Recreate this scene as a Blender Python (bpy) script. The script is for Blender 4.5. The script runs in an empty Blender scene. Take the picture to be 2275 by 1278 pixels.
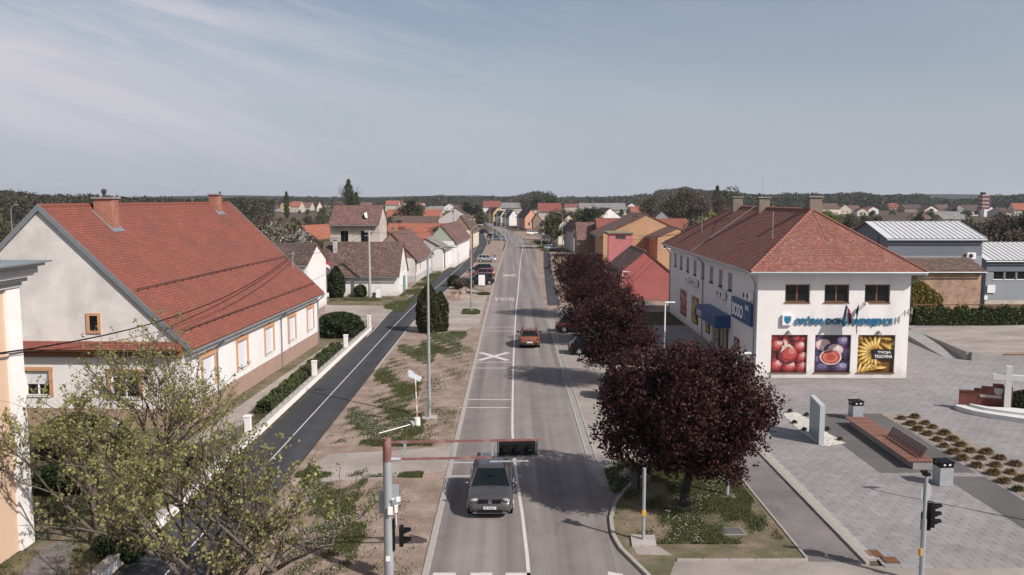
import bpy, bmesh, math, random
import numpy as np
from mathutils import Vector, Matrix
SC = bpy.context.scene
COL = SC.collection
R = math.radians
rnd = random.Random(11)
# ------------------------------------------------------------------ camera
F, TH, CH = 1880.0, math.atan(199 / 1880.0), 13.0       # focal length in photo pixels, pitch, height of the drone
cam = bpy.data.cameras.new("camera")
cam.sensor_width = 36.0; cam.lens = 36.0 * F / 2275; cam.clip_start = 0.5; cam.clip_end = 12000
co = bpy.data.objects.new("camera", cam); COL.objects.link(co)
co.location = (0, 0, CH); co.rotation_euler = (math.pi / 2 - TH, 0, 0)
SC.camera = co
# ------------------------------------------------------------------ sun and sky
SUN_EL, SUN_AZ = R(40), math.atan2(-0.61, 0.79)          # direction towards the sun
sv = Vector((math.cos(SUN_EL) * math.cos(SUN_AZ), math.cos(SUN_EL) * math.sin(SUN_AZ), math.sin(SUN_EL)))
sl = bpy.data.lights.new("sun", "SUN"); sl.energy = 4.3; sl.angle = R(0.6); sl.color = (1.0, 0.935, 0.88)
so = bpy.data.objects.new("sun", sl); COL.objects.link(so); so.location = (60, -50, 80)
so.rotation_euler = sv.to_track_quat('Z', 'Y').to_euler()
wd = bpy.data.worlds.new("World"); SC.world = wd; wd.use_nodes = True
nt = wd.node_tree; N = nt.nodes; LK = nt.links
bg = N["Background"]; bg.inputs[1].default_value = 0.073
sky = N.new("ShaderNodeTexSky"); sky.sky_type = 'NISHITA'; sky.sun_disc = False
sky.sun_elevation = SUN_EL; sky.sun_rotation = math.atan2(sv.x, sv.y)
sky.air_density = 1.0; sky.dust_density = 2.0; sky.ozone_density = 1.2
hs = N.new("ShaderNodeHueSaturation"); hs.inputs['Saturation'].default_value = 1.0; hs.inputs['Value'].default_value = 1.0
LK.new(sky.outputs[0], hs.inputs['Color'])
tc = N.new("ShaderNodeTexCoord"); sp = N.new("ShaderNodeSeparateXYZ"); LK.new(tc.outputs['Generated'], sp.inputs[0])
def wm(op, a, b=None, clamp=False):
    n = N.new("ShaderNodeMath"); n.operation = op; n.use_clamp = clamp
    for i, q in enumerate((a, b)):
        if q is None: continue
        if isinstance(q, (int, float)): n.inputs[i].default_value = q
        else: LK.new(q, n.inputs[i])
    return n.outputs[0]
cb = N.new("ShaderNodeCombineXYZ"); LK.new(sp.outputs[0], cb.inputs[0]); LK.new(sp.outputs[2], cb.inputs[1]); LK.new(sp.outputs[1], cb.inputs[2])
mp0 = N.new("ShaderNodeMapping"); LK.new(cb.outputs[0], mp0.inputs[0]); mp0.inputs['Rotation'].default_value = (0, 0, R(15))
def cloud(scale, loc, lo, hi, det=9, dist=.3, rough=.6):
    mp = N.new("ShaderNodeMapping"); LK.new(mp0.outputs[0], mp.inputs[0]); mp.inputs['Scale'].default_value = scale; mp.inputs['Location'].default_value = loc
    cn = N.new("ShaderNodeTexNoise"); cn.inputs['Scale'].default_value = 1.0; cn.inputs['Detail'].default_value = det; cn.inputs['Roughness'].default_value = rough; cn.inputs['Distortion'].default_value = dist
    LK.new(mp.outputs[0], cn.inputs['Vector']); r = N.new("ShaderNodeMapRange"); r.interpolation_type = 'SMOOTHSTEP'; r.inputs[1].default_value = lo; r.inputs[2].default_value = hi; LK.new(cn.outputs[0], r.inputs[0]); return r.outputs[0]
veil = cloud((1.3, 5.5, .6), (3.1, .35, 0), .38, .66); wisp = cloud((2.6, 16, 1.2), (.7, 1.9, 0), .44, .66, 11, .5, .66)
# cloud cover is heavier to the west
west = wm('MULTIPLY', wm('SUBTRACT', 0.10, sp.outputs[0]), 1.9, True)
lowc = wm('MULTIPLY', wm('SUBTRACT', 0.34, sp.outputs[2]), 4.0, True)
cf = wm('ADD', wm('MULTIPLY', veil, wm('ADD', wm('MULTIPLY', west, .55), .12)), wm('MULTIPLY', wisp, wm('ADD', wm('MULTIPLY', west, .46), .04)), True)
mx = N.new("ShaderNodeMixRGB"); LK.new(cf, mx.inputs[0]); LK.new(hs.outputs[0], mx.inputs[1]); mx.inputs[2].default_value = (7.6, 7.1, 7.5, 1)
# pale, slightly pink haze low over the horizon
hz = wm('POWER', wm('SUBTRACT', 1.0, wm('MAXIMUM', sp.outputs[2], 0.0), True), 5.0)
mh = N.new("ShaderNodeMixRGB"); LK.new(wm('MULTIPLY', hz, 0.92), mh.inputs[0]); LK.new(mx.outputs[0], mh.inputs[1]); mh.inputs[2].default_value = (5.3, 5.6, 6.4, 1)
LK.new(mh.outputs[0], bg.inputs[0])
SC.view_settings.view_transform = 'Standard'; SC.view_settings.look = 'None'
SC.view_settings.exposure = 0.36; SC.view_settings.gamma = 1.0; SC.view_settings.use_curve_mapping = False
SC.cycles.max_bounces = 6; SC.cycles.transparent_max_bounces = 6; SC.cycles.diffuse_bounces = 3
SC.cycles.volume_bounces = 0; SC.cycles.sample_clamp_indirect = 4.0
# ------------------------------------------------------------------ photograph pixels to metres
FW = Vector((0, math.cos(TH), -math.sin(TH))); UPV = Vector((0, math.sin(TH), math.cos(TH)))
def ray(px, py): return FW * F + Vector((px - 1137.5, 0, 0)) - UPV * (py - 639.0)
def G(px, py, z=0.0):
    d = ray(px, py); t = (z - CH) / d.z; return (d.x * t, d.y * t)
def onY(px, py, Y):
    d = ray(px, py); t = Y / d.y; return (d.x * t, CH + d.z * t)
def onX(px, py, X):
    d = ray(px, py); t = X / d.x; return (d.y * t, CH + d.z * t)
# ------------------------------------------------------------------ tagging
def tag(o, label=None, cat=None, group=None, kind=None):
    if label: o["label"] = label
    if cat: o["category"] = cat
    if group: o["group"] = group
    if kind: o["kind"] = kind
    return o
def thing(name, label, cat, loc=(0, 0, 0), rz=0.0, group=None):
    o = bpy.data.objects.new(name, None); COL.objects.link(o); o.empty_display_size = 0.3
    o.location = loc if len(loc) == 3 else (loc[0], loc[1], 0); o.rotation_euler = (0, 0, rz)
    return tag(o, label, cat, group)
def kids(o): return [c for c in bpy.data.objects if c.parent == o]
_KID = {}
def copy_tree(src, loc, rz=0.0, label=None, group=None, scale=None):
    if src.name not in _KID:
        _KID[src.name] = [(c, kids(c)) for c in kids(src)]
    r = src.copy(); COL.objects.link(r); r.location = loc if len(loc) == 3 else (loc[0], loc[1], 0); r.rotation_euler = (0, 0, rz)
    if scale is not None: r.scale = scale if not isinstance(scale, (int, float)) else (scale,) * 3
    if label: r["label"] = label
    if group: r["group"] = group
    for c, gs in _KID[src.name]:
        k = c.copy(); COL.objects.link(k); k.parent = r
        for g in gs:
            q = g.copy(); COL.objects.link(q); q.parent = k
    return r
def mesh_copy(o, loc, rz=0.0, parent=None, rot=None, scale=None):
    k = o.copy(); COL.objects.link(k); k.location = loc; k.rotation_euler = rot or (0, 0, rz)
    if scale: k.scale = scale
    if parent is not None: k.parent = parent
    return k
# ------------------------------------------------------------------ mesh builder
class MB:
    def __init__(s): s.v = []; s.f = []; s.m = []; s.uv = []
    def poly(s, pts, mi=0, uv=None):
        b = len(s.v); s.v += [tuple(p) for p in pts]; s.f.append(tuple(range(b, b + len(pts)))); s.m.append(mi); s.uv.append(uv)
    def raw(s, vs, fs, mi=0):
        b = len(s.v); s.v += [tuple(p) for p in vs]
        for f in fs: s.f.append(tuple(i + b for i in f)); s.m.append(mi); s.uv.append(None)
    def box(s, x0, x1, y0, y1, z0, z1, mi=0, M=None):
        vs = [Vector(p) for p in ((x0, y0, z0), (x1, y0, z0), (x1, y1, z0), (x0, y1, z0), (x0, y0, z1), (x1, y0, z1), (x1, y1, z1), (x0, y1, z1))]
        if M is not None: vs = [M @ p for p in vs]
        s.raw(vs, [(0, 3, 2, 1), (4, 5, 6, 7), (0, 1, 5, 4), (1, 2, 6, 5), (2, 3, 7, 6), (3, 0, 4, 7)], mi)
    def prism(s, pts, z0, z1, mi=0, cap=True):
        n = len(pts); a = sum(pts[i][0] * pts[(i + 1) % n][1] - pts[(i + 1) % n][0] * pts[i][1] for i in range(n))
        if a < 0: pts = pts[::-1]
        vs = [(p[0], p[1], z0) for p in pts] + [(p[0], p[1], z1) for p in pts]
        fs = [(i, (i + 1) % n, n + (i + 1) % n, n + i) for i in range(n)]
        if cap: fs += [tuple(range(n, 2 * n)), tuple(range(n - 1, -1, -1))]
        s.raw(vs, fs, mi)
    def cyl(s, p0, p1, r0, r1=None, n=10, mi=0, cap=True):
        r1 = r0 if r1 is None else r1
        p0, p1 = Vector(p0), Vector(p1); d = (p1 - p0)
        if d.length < 1e-6: return
        d.normalize(); u = d.orthogonal().normalized(); w = d.cross(u)
        vs = []
        for p, r in ((p0, r0), (p1, r1)):
            for i in range(n):
                a = 2 * math.pi * i / n; vs.append(p + (u * math.cos(a) + w * math.sin(a)) * r)
        fs = [(i, (i + 1) % n, n + (i + 1) % n, n + i) for i in range(n)]
        if cap: fs += [tuple(range(n, 2 * n)), tuple(range(n - 1, -1, -1))]
        s.raw(vs, fs, mi)
    def tube(s, pts, r, n=6, mi=0):
        for a, b in zip(pts, pts[1:]): s.cyl(a, b, r, r, n, mi)
    def ell(s, c, rx, ry, rz, nu=12, nv=8, mi=0, M=None):
        vs = []
        for j in range(nv + 1):
            t = math.pi * j / nv
            for i in range(nu):
                a = 2 * math.pi * i / nu
                p = Vector((rx * math.sin(t) * math.cos(a), ry * math.sin(t) * math.sin(a), rz * math.cos(t)))
                if M is not None: p = M @ p
                vs.append(p + Vector(c))
        fs = [(j * nu + i, (j + 1) * nu + i, (j + 1) * nu + (i + 1) % nu, j * nu + (i + 1) % nu) for j in range(nv) for i in range(nu)]
        s.raw(vs, fs, mi)
    def build(s, name, mats, parent=None, smooth=False, kind=None, loc=None, merge=False):
        me = bpy.data.meshes.new(name); me.from_pydata(s.v, [], s.f)
        ms = mats if isinstance(mats, (list, tuple)) else [mats]
        for m in ms: me.materials.append(m)
        if len(ms) > 1: me.polygons.foreach_set("material_index", s.m)
        if any(u is not None for u in s.uv):
            ul = me.uv_layers.new(name="UVMap"); flat = []
            for f, u in zip(s.f, s.uv): flat += [c for p in (u or [(0, 0)] * len(f)) for c in p]
            ul.data.foreach_set("uv", flat)
        if merge:
            b = bmesh.new(); b.from_mesh(me); bmesh.ops.remove_doubles(b, verts=b.verts, dist=1e-4); b.to_mesh(me); b.free()
        if smooth: me.polygons.foreach_set("use_smooth", [True] * len(me.polygons))
        me.update()
        o = bpy.data.objects.new(name, me); COL.objects.link(o)
        if parent is not None: o.parent = parent
        if loc is not None: o.location = loc
        if kind: o["kind"] = kind
        return o
def np_mesh(name, V, Q, mats, parent=None, kind=None, UV=None, mi=None, n=4):
    """V (k,3) vertices, Q (m,n) faces, built fast from arrays"""
    me = bpy.data.meshes.new(name); V = np.asarray(V, np.float32); Q = np.asarray(Q, np.int32); m = len(Q)
    me.vertices.add(len(V)); me.vertices.foreach_set("co", V.ravel())
    me.loops.add(m * n); me.loops.foreach_set("vertex_index", Q.ravel())
    me.polygons.add(m); me.polygons.foreach_set("loop_start", np.arange(0, m * n, n, dtype=np.int32)); me.polygons.foreach_set("loop_total", np.full(m, n, np.int32))
    ms = mats if isinstance(mats, (list, tuple)) else [mats]
    for q in ms: me.materials.append(q)
    if mi is not None: me.polygons.foreach_set("material_index", np.asarray(mi, np.int32))
    if UV is not None:
        ul = me.uv_layers.new(name="UVMap"); ul.data.foreach_set("uv", np.asarray(UV, np.float32).ravel())
    me.update(calc_edges=True); me.shade_flat()
    o = bpy.data.objects.new(name, me); COL.objects.link(o)
    if parent is not None: o.parent = parent
    if kind: o["kind"] = kind
    return o
# a frame on a wall: u along the wall, n outwards, z up
class Fr:
    def __init__(s, o, u, n): s.o = Vector(o); s.u = Vector(u).normalized(); s.n = Vector(n).normalized(); s.w = s.u.cross(s.n); s.w = Vector((0, 0, 1))
    def p(s, u, z, n=0.0): return s.o + s.u * u + s.w * z + s.n * n
    def box(s, mb, u0, u1, z0, z1, n0, n1, mi=0):
        vs = [s.p(u0, z0, n0), s.p(u1, z0, n0), s.p(u1, z0, n1), s.p(u0, z0, n1), s.p(u0, z1, n0), s.p(u1, z1, n0), s.p(u1, z1, n1), s.p(u0, z1, n1)]
        mb.raw(vs, [(0, 3, 2, 1), (4, 5, 6, 7), (0, 1, 5, 4), (1, 2, 6, 5), (2, 3, 7, 6), (3, 0, 4, 7)], mi)
# ------------------------------------------------------------------ materials
def new_mat(name):
    m = bpy.data.materials.new(name); m.use_nodes = True; return m, m.node_tree.nodes, m.node_tree.links, m.node_tree.nodes["Principled BSDF"]
def ds(c, f=0.86):
    l = .3 * c[0] + .55 * c[1] + .15 * c[2]
    return tuple(l + (q - l) * f for q in c)
def mat(name, col, rough=0.85, var=0.12, scale=2.0, bump=0.0, bs=40.0, metal=0.0, spec=0.3, col2=None, mixs=0.6, mlo=0.42, mhi=0.62, stretch=None, fine=0.0, coat=0.0, dirt=None):
    """base colour broken up by two sizes of noise; col2 shows in patches of size 1/mixs"""
    col = ds(col); col2 = ds(col2) if col2 else None
    m, n, L, b = new_mat(name)
    b.inputs['Roughness'].default_value = rough; b.inputs['Metallic'].default_value = metal; b.inputs['Specular IOR Level'].default_value = spec
    if coat: b.inputs['Coat Weight'].default_value = coat; b.inputs['Coat Roughness'].default_value = 0.06
    tc = n.new("ShaderNodeTexCoord"); src = tc.outputs['Object']
    if stretch:
        mp = n.new("ShaderNodeMapping"); mp.inputs['Scale'].default_value = stretch; L.new(src, mp.inputs[0]); src = mp.outputs[0]
    c4 = (*col, 1); last = None
    if col2 is not None:
        t = n.new("ShaderNodeTexNoise"); t.inputs['Scale'].default_value = mixs; t.inputs['Detail'].default_value = 7; t.inputs['Roughness'].default_value = 0.62; L.new(src, t.inputs['Vector'])
        r = n.new("ShaderNodeMapRange"); r.inputs[1].default_value = mlo; r.inputs[2].default_value = mhi; L.new(t.outputs[0], r.inputs[0])
        x = n.new("ShaderNodeMixRGB"); x.inputs[1].default_value = c4; x.inputs[2].default_value = (*col2, 1); L.new(r.outputs[0], x.inputs[0]); last = x.outputs[0]
    if var > 0:
        t = n.new("ShaderNodeTexNoise"); t.inputs['Scale'].default_value = scale; t.inputs['Detail'].default_value = 8; t.inputs['Roughness'].default_value = 0.65; L.new(src, t.inputs['Vector'])
        r = n.new("ShaderNodeMapRange"); r.inputs[1].default_value = 0.3; r.inputs[2].default_value = 0.7; r.inputs[3].default_value = 1 - var; r.inputs[4].default_value = 1 + var; L.new(t.outputs[0], r.inputs[0])
        x = n.new("ShaderNodeVectorMath"); x.operation = 'MULTIPLY'
        if last is None: x.inputs[0].default_value = col
        else: L.new(last, x.inputs[0])
        L.new(r.outputs[0], x.inputs[1]); last = x.outputs[0]
    if fine > 0:
        t = n.new("ShaderNodeTexNoise"); t.inputs['Scale'].default_value = bs; t.inputs['Detail'].default_value = 3; L.new(tc.outputs['Object'], t.inputs['Vector'])
        r = n.new("ShaderNodeMapRange"); r.inputs[1].default_value = 0.3; r.inputs[2].default_value = 0.7; r.inputs[3].default_value = 1 - fine; r.inputs[4].default_value = 1 + fine; L.new(t.outputs[0], r.inputs[0])
        x = n.new("ShaderNodeVectorMath"); x.operation = 'MULTIPLY'
        if last is None: x.inputs[0].default_value = col
        else: L.new(last, x.inputs[0])
        L.new(r.outputs[0], x.inputs[1]); last = x.outputs[0]
    if dirt is not None:      # splashed soil on the foot of a wall
        s = n.new("ShaderNodeSeparateXYZ"); L.new(tc.outputs['Object'], s.inputs[0]); t = n.new("ShaderNodeTexNoise"); t.inputs['Scale'].default_value = 1.6; t.inputs['Detail'].default_value = 6; L.new(tc.outputs['Object'], t.inputs['Vector'])
        q = n.new("ShaderNodeMath"); q.operation = 'MULTIPLY'; L.new(t.outputs[0], q.inputs[0]); q.inputs[1].default_value = 1.5; r = n.new("ShaderNodeMath"); r.operation = 'SUBTRACT'; L.new(q.outputs[0], r.inputs[0]); L.new(s.outputs[2], r.inputs[1])
        k = n.new("ShaderNodeMapRange"); k.inputs[1].default_value = -.1; k.inputs[2].default_value = .9; k.inputs[4].default_value = .6; L.new(r.outputs[0], k.inputs[0])
        x = n.new("ShaderNodeMixRGB"); L.new(k.outputs[0], x.inputs[0]); x.inputs[2].default_value = (*dirt, 1)
        if last is None: x.inputs[1].default_value = c4
        else: L.new(last, x.inputs[1])
        last = x.outputs[0]
    if last is None: b.inputs['Base Color'].default_value = c4
    else: L.new(last, b.inputs['Base Color'])
    if bump > 0:
        t = n.new("ShaderNodeTexNoise"); t.inputs['Scale'].default_value = bs; t.inputs['Detail'].default_value = 5; L.new(tc.outputs['Object'], t.inputs['Vector'])
        q = n.new("ShaderNodeBump"); q.inputs['Strength'].default_value = bump; q.inputs['Distance'].default_value = 0.05; L.new(t.outputs[0], q.inputs['Height']); L.new(q.outputs[0], b.inputs['Normal'])
    return m
def tile_mat(name, c1, c2, c3, stain=(0.10, 0.09, 0.08), stain_amt=0.3, tw=0.18, th=0.2, pan=False):
    """each roof tile its own shade, by a hash of its column and row; soot and moss in drifts"""
    c1, c2, c3 = ds(c1, .86), ds(c2, .86), ds(c3, .86)
    m, n, L, b = new_mat(name); b.inputs['Roughness'].default_value = 0.82; b.inputs['Specular IOR Level'].default_value = 0.25
    uv = n.new("ShaderNodeTexCoord").outputs['UV']
    dv = n.new("ShaderNodeVectorMath"); dv.operation = 'DIVIDE'; L.new(uv, dv.inputs[0]); dv.inputs[1].default_value = (tw, th, 1)
    fl = n.new("ShaderNodeVectorMath"); fl.operation = 'FLOOR'; L.new(dv.outputs[0], fl.inputs[0])
    wn = n.new("ShaderNodeTexWhiteNoise"); wn.noise_dimensions = '2D'; L.new(fl.outputs[0], wn.inputs['Vector'])
    cr = n.new("ShaderNodeValToRGB"); e = cr.color_ramp.elements; e[0].color = (*c1, 1); e[1].color = (*c3, 1); e[1].position = 1.0
    q = e.new(0.5); q.color = (*c2, 1); L.new(wn.outputs['Value'], cr.inputs[0])
    t = n.new("ShaderNodeTexNoise"); t.inputs['Scale'].default_value = 0.35; t.inputs['Detail'].default_value = 8; t.inputs['Roughness'].default_value = 0.7; L.new(uv, t.inputs['Vector'])
    r = n.new("ShaderNodeMapRange"); r.inputs[1].default_value = 0.42; r.inputs[2].default_value = 0.72; r.inputs[4].default_value = stain_amt * 2; L.new(t.outputs[0], r.inputs[0])
    x = n.new("ShaderNodeMixRGB"); L.new(r.outputs[0], x.inputs[0]); L.new(cr.outputs[0], x.inputs[1]); x.inputs[2].default_value = (*stain, 1)
    # joint between the courses
    L.new(x.outputs[0], b.inputs['Base Color'])
    return m
def glass_mat(name, col=(0.009, 0.011, 0.013), rough=0.05):
    m, n, L, b = new_mat(name); b.inputs['Base Color'].default_value = (*col, 1); b.inputs['Roughness'].default_value = rough; b.inputs['Specular IOR Level'].default_value = 0.38
    return m
def leaf_mat(name, c1, c2, trans=0.25, c3=None):
    m, n, L, b = new_mat(name); b.inputs['Roughness'].default_value = 0.6; b.inputs['Specular IOR Level'].default_value = 0.25
    g = n.new("ShaderNodeNewGeometry"); cr = n.new("ShaderNodeValToRGB"); e = cr.color_ramp.elements; e[0].color = (*c1, 1); e[1].color = (*c2, 1)
    if c3: q = e.new(0.85); q.color = (*c2, 1); e[2].color = (*c3, 1)
    L.new(g.outputs['Random Per Island'], cr.inputs[0]); L.new(cr.outputs[0], b.inputs['Base Color'])
    if trans:
        t = n.new("ShaderNodeBsdfTranslucent"); L.new(cr.outputs[0], t.inputs[0]); x = n.new("ShaderNodeMixShader"); x.inputs[0].default_value = trans
        L.new(b.outputs[0], x.inputs[1]); L.new(t.outputs[0], x.inputs[2]); L.new(x.outputs[0], n["Material Output"].inputs[0])
    return m
M = {}
M['white'] = mat("white_plaster", (0.70, 0.675, 0.655), 0.9, 0.05, 0.8, 0.15, 30, col2=(.57, .54, .515), mixs=.9, mlo=.5, mhi=.8, stretch=(1, 1, .28), dirt=(.36, .30, .25))
M['whiteold'] = mat("old_white_plaster", (0.66, 0.62, 0.58), 0.92, 0.10, 0.7, 0.2, 30, col2=(0.50, 0.47, 0.44), mixs=0.45, mlo=0.45, mhi=0.7, dirt=(.33, .27, .22))
M['cream'] = mat("cream_plaster", (0.62, 0.54, 0.42), 0.9, 0.06, 0.8, dirt=(.33, .27, .22))
M['beige'] = mat("beige_plaster", (0.50, 0.44, 0.36), 0.9, 0.08, 0.8, col2=(0.38, 0.34, 0.29), mixs=0.5)
M['peach'] = mat("peach_plaster", (0.60, 0.41, 0.28), 0.9, 0.04, 0.6, 0.1, 40)
M['trimwhite'] = mat("white_stucco_trim", (0.74, 0.71, 0.69), 0.85, 0.05, 1.5)
M['greyplaster'] = mat("grey_plaster", (0.42, 0.40, 0.39), 0.92, 0.10, 0.8, 0.2, 30)
M['bluegrey'] = mat("blue_grey_render", (0.135, 0.155, 0.185), 0.8, 0.05, 0.8)
M['bluegrey2'] = mat("pale_blue_grey_render", (0.25, 0.27, 0.30), 0.8, 0.05, 0.8)
M['orange'] = mat("orange_plaster", (0.50, 0.27, 0.13), 0.9, 0.10, 0.5, 0.1, 30, col2=(.43, .25, .14), mixs=.4)
M['red'] = mat("red_plaster", (0.39, 0.090, 0.085), 0.9, 0.10, 0.5, 0.1, 30, col2=(.34, .095, .085), mixs=.4, dirt=(.22, .12, .10))
M['pink'] = mat("pink_plaster", (0.47, 0.14, 0.15), 0.9, 0.06, 0.5)
M['salmon'] = mat("salmon_plaster", (0.62, 0.30, 0.20), 0.9, 0.05, 0.6)
M['yellow'] = mat("yellow_plaster", (0.60, 0.43, 0.16), 0.9, 0.05, 0.6)
M['green'] = mat("pale_green_plaster", (0.30, 0.34, 0.27), 0.9, 0.06, 0.6)
M['brownwall'] = mat("brown_weathered_wall", (0.26, 0.18, 0.13), 0.9, 0.15, 0.8)
M['plinth'] = mat("brown_plinth", (0.34, 0.22, 0.165), 0.9, 0.08, 1.5, 0.2, 20)
M['orangetrim'] = mat("orange_window_surround", (0.54, 0.27, 0.13), 0.85, 0.05, 2.0)
M['glass'] = glass_mat("dark_window_glass")
M['blind'] = mat("white_roller_blind", (0.62, 0.63, 0.66), 0.5, 0.03, 4)
M['wood'] = mat("brown_window_wood", (0.20, 0.085, 0.03), 0.5, 0.1, 6)
M['pvc'] = mat("white_window_frame", (0.75, 0.75, 0.75), 0.4, 0.02, 4)
M['zinc'] = mat("zinc_sheet", (0.27, 0.30, 0.32), 0.45, 0.10, 2.5, metal=0.5)
M['steel'] = mat("galvanised_steel", (0.36, 0.38, 0.40), 0.45, 0.08, 3, metal=0.35)
M['darkmetal'] = mat("dark_metal", (0.05, 0.05, 0.055), 0.5, 0.1, 5, metal=0.2)
M['black'] = mat("black_plastic", (0.009, 0.009, 0.010), 0.6, 0.0, spec=.15)
M['rubber'] = mat("tyre_rubber", (0.02, 0.02, 0.02), 0.85, 0.1, 8)
M['rim'] = mat("alloy_rim", (0.45, 0.45, 0.46), 0.35, 0.0, metal=0.6)
M['concrete'] = mat("pale_concrete", (0.36, 0.325, 0.295), 0.92, 0.14, 1.2, 0.25, 30, fine=0.06)
M['concrete2'] = mat("grey_concrete", (0.25, 0.24, 0.23), 0.92, 0.14, 1.2, 0.25, 30)
M['marking'] = mat("worn_road_paint", (0.50, 0.48, 0.465), 0.8, 0.12, 5.0, col2=(0.34, 0.32, 0.30), mixs=6.0, mlo=0.55, mhi=0.75)
M['red_paint'] = mat("faded_red_paint", (0.21, 0.085, 0.075), 0.6, 0.18, 3, col2=(0.34, 0.22, 0.21), mixs=2.5, mlo=0.5, mhi=0.75)
M['white_stone'] = mat("white_stone", (0.56, 0.56, 0.54), 0.75, 0.05, 2)
M['brick'] = None
M['t_red'] = tile_mat("red_roof_tile", (0.200, 0.056, 0.037), (0.228, 0.063, 0.042), (0.258, 0.074, 0.049), (0.12, 0.060, 0.048), 0.34, 0.18, 0.2)
M['t_orange'] = tile_mat("orange_roof_tile", (0.23, 0.068, 0.04), (0.29, 0.085, 0.05), (0.35, 0.115, 0.068), (0.22, 0.10, 0.07), 0.25, 0.25, 0.35)
M['t_hall'] = tile_mat("clay_roof_tile_mixed", (0.18, 0.063, 0.045), (0.225, 0.080, 0.056), (0.28, 0.108, 0.078), (0.20, 0.115, 0.09), 0.25, 0.18, 0.2)
M['t_brown'] = tile_mat("weathered_brown_roof_tile", (0.062, 0.036, 0.029), (0.105, 0.060, 0.047), (0.185, 0.118, 0.095), (0.085, 0.065, 0.05), 0.4, 0.18, 0.2)
M['t_pan'] = tile_mat("faded_pink_pantile", (0.105, 0.052, 0.044), (0.15, 0.075, 0.063), (0.21, 0.115, 0.097), (0.10, 0.065, 0.055), 0.4, 0.25, 0.35)
M['t_dark'] = tile_mat("dark_roof_tile", (0.055, 0.035, 0.032), (0.085, 0.055, 0.048), (0.125, 0.085, 0.072), (0.04, 0.035, 0.03), 0.3, 0.25, 0.35)
M['t_grey'] = tile_mat("grey_fibre_cement", (0.17, 0.16, 0.155), (0.21, 0.20, 0.19), (0.26, 0.245, 0.235), (0.11, 0.10, 0.095), 0.4, 0.5, 0.8)
M['t_metal'] = mat("white_ribbed_metal_roof", (0.50, 0.51, 0.51), 0.5, 0.06, 1.0)
def brick_mat(name, c1, c2, mortar, sx=0.25, sz=0.075, moss=None):
    m, n, L, b = new_mat(name); b.inputs['Roughness'].default_value = 0.9
    tc = n.new("ShaderNodeTexCoord"); s = n.new("ShaderNodeSeparateXYZ"); L.new(tc.outputs['Object'], s.inputs[0])
    a = n.new("ShaderNodeMath"); a.operation = 'ADD'; L.new(s.outputs[0], a.inputs[0]); L.new(s.outputs[1], a.inputs[1])
    c = n.new("ShaderNodeCombineXYZ"); L.new(a.outputs[0], c.inputs[0]); L.new(s.outputs[2], c.inputs[1])
    t = n.new("ShaderNodeTexBrick"); t.inputs['Scale'].default_value = 1; t.inputs['Brick Width'].default_value = sx; t.inputs['Row Height'].default_value = sz; t.inputs['Mortar Size'].default_value = sz * 0.12
    t.inputs['Color1'].default_value = (*c1, 1); t.inputs['Color2'].default_value = (*c2, 1); t.inputs['Mortar'].default_value = (*mortar, 1); L.new(c.outputs[0], t.inputs['Vector'])
    z = n.new("ShaderNodeTexNoise"); z.inputs['Scale'].default_value = 0.8; z.inputs['Detail'].default_value = 9; z.inputs['Roughness'].default_value = 0.7; L.new(tc.outputs['Object'], z.inputs['Vector'])
    r = n.new("ShaderNodeMapRange"); r.inputs[1].default_value = 0.3; r.inputs[2].default_value = 0.7; r.inputs[3].default_value = 0.6; r.inputs[4].default_value = 1.35; L.new(z.outputs[0], r.inputs[0])
    x = n.new("ShaderNodeVectorMath"); x.operation = 'MULTIPLY'; L.new(t.outputs[0], x.inputs[0]); L.new(r.outputs[0], x.inputs[1]); L.new(x.outputs[0], b.inputs['Base Color'])
    return m
M['brick'] = brick_mat("red_brick", (0.28, 0.085, 0.05), (0.36, 0.13, 0.08), (0.25, 0.19, 0.16))
M['oldbrick'] = brick_mat("old_mixed_brick", (0.27, 0.145, 0.095), (0.42, 0.28, 0.19), (0.33, 0.27, 0.21))
M['monbrick'] = brick_mat("dark_red_facing_brick", (0.135, 0.035, 0.025), (0.20, 0.055, 0.04), (0.10, 0.04, 0.035))
def car_paint(name, col, metal=0.3): return mat(name, col, 0.35, 0.0, metal=metal, spec=0.5, coat=0.8)
# ================================================================== GROUND
def ground_mat():
    m, n, L, b = new_mat("fields_and_gardens"); b.inputs['Roughness'].default_value = 0.95; b.inputs['Specular IOR Level'].default_value = 0.1
    tc = n.new("ShaderNodeTexCoord"); t = n.new("ShaderNodeTexNoise"); t.inputs['Scale'].default_value = 0.02; t.inputs['Detail'].default_value = 10; t.inputs['Roughness'].default_value = 0.7
    L.new(tc.outputs['Object'], t.inputs['Vector']); cr = n.new("ShaderNodeValToRGB"); e = cr.color_ramp.elements
    e[0].position = 0.35; e[0].color = (0.050, 0.045, 0.027, 1); e[1].position = 0.68; e[1].color = (0.15, 0.105, 0.078, 1); q = e.new(0.47); q.color = (0.074, 0.062, 0.040, 1); q = e.new(0.6); q.color = (0.11, 0.085, 0.058, 1)
    L.new(t.outputs[0], cr.inputs[0]); t2 = n.new("ShaderNodeTexNoise"); t2.inputs['Scale'].default_value = 1.1; t2.inputs['Detail'].default_value = 8; L.new(tc.outputs['Object'], t2.inputs['Vector'])
    r = n.new("ShaderNodeMapRange"); r.inputs[1].default_value = 0.3; r.inputs[2].default_value = 0.7; r.inputs[3].default_value = 0.65; r.inputs[4].default_value = 1.35; L.new(t2.outputs[0], r.inputs[0])
    x = n.new("ShaderNodeVectorMath"); x.operation = 'MULTIPLY'; L.new(cr.outputs[0], x.inputs[0]); L.new(r.outputs[0], x.inputs[1]); L.new(x.outputs[0], b.inputs['Base Color'])
    return m
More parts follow.
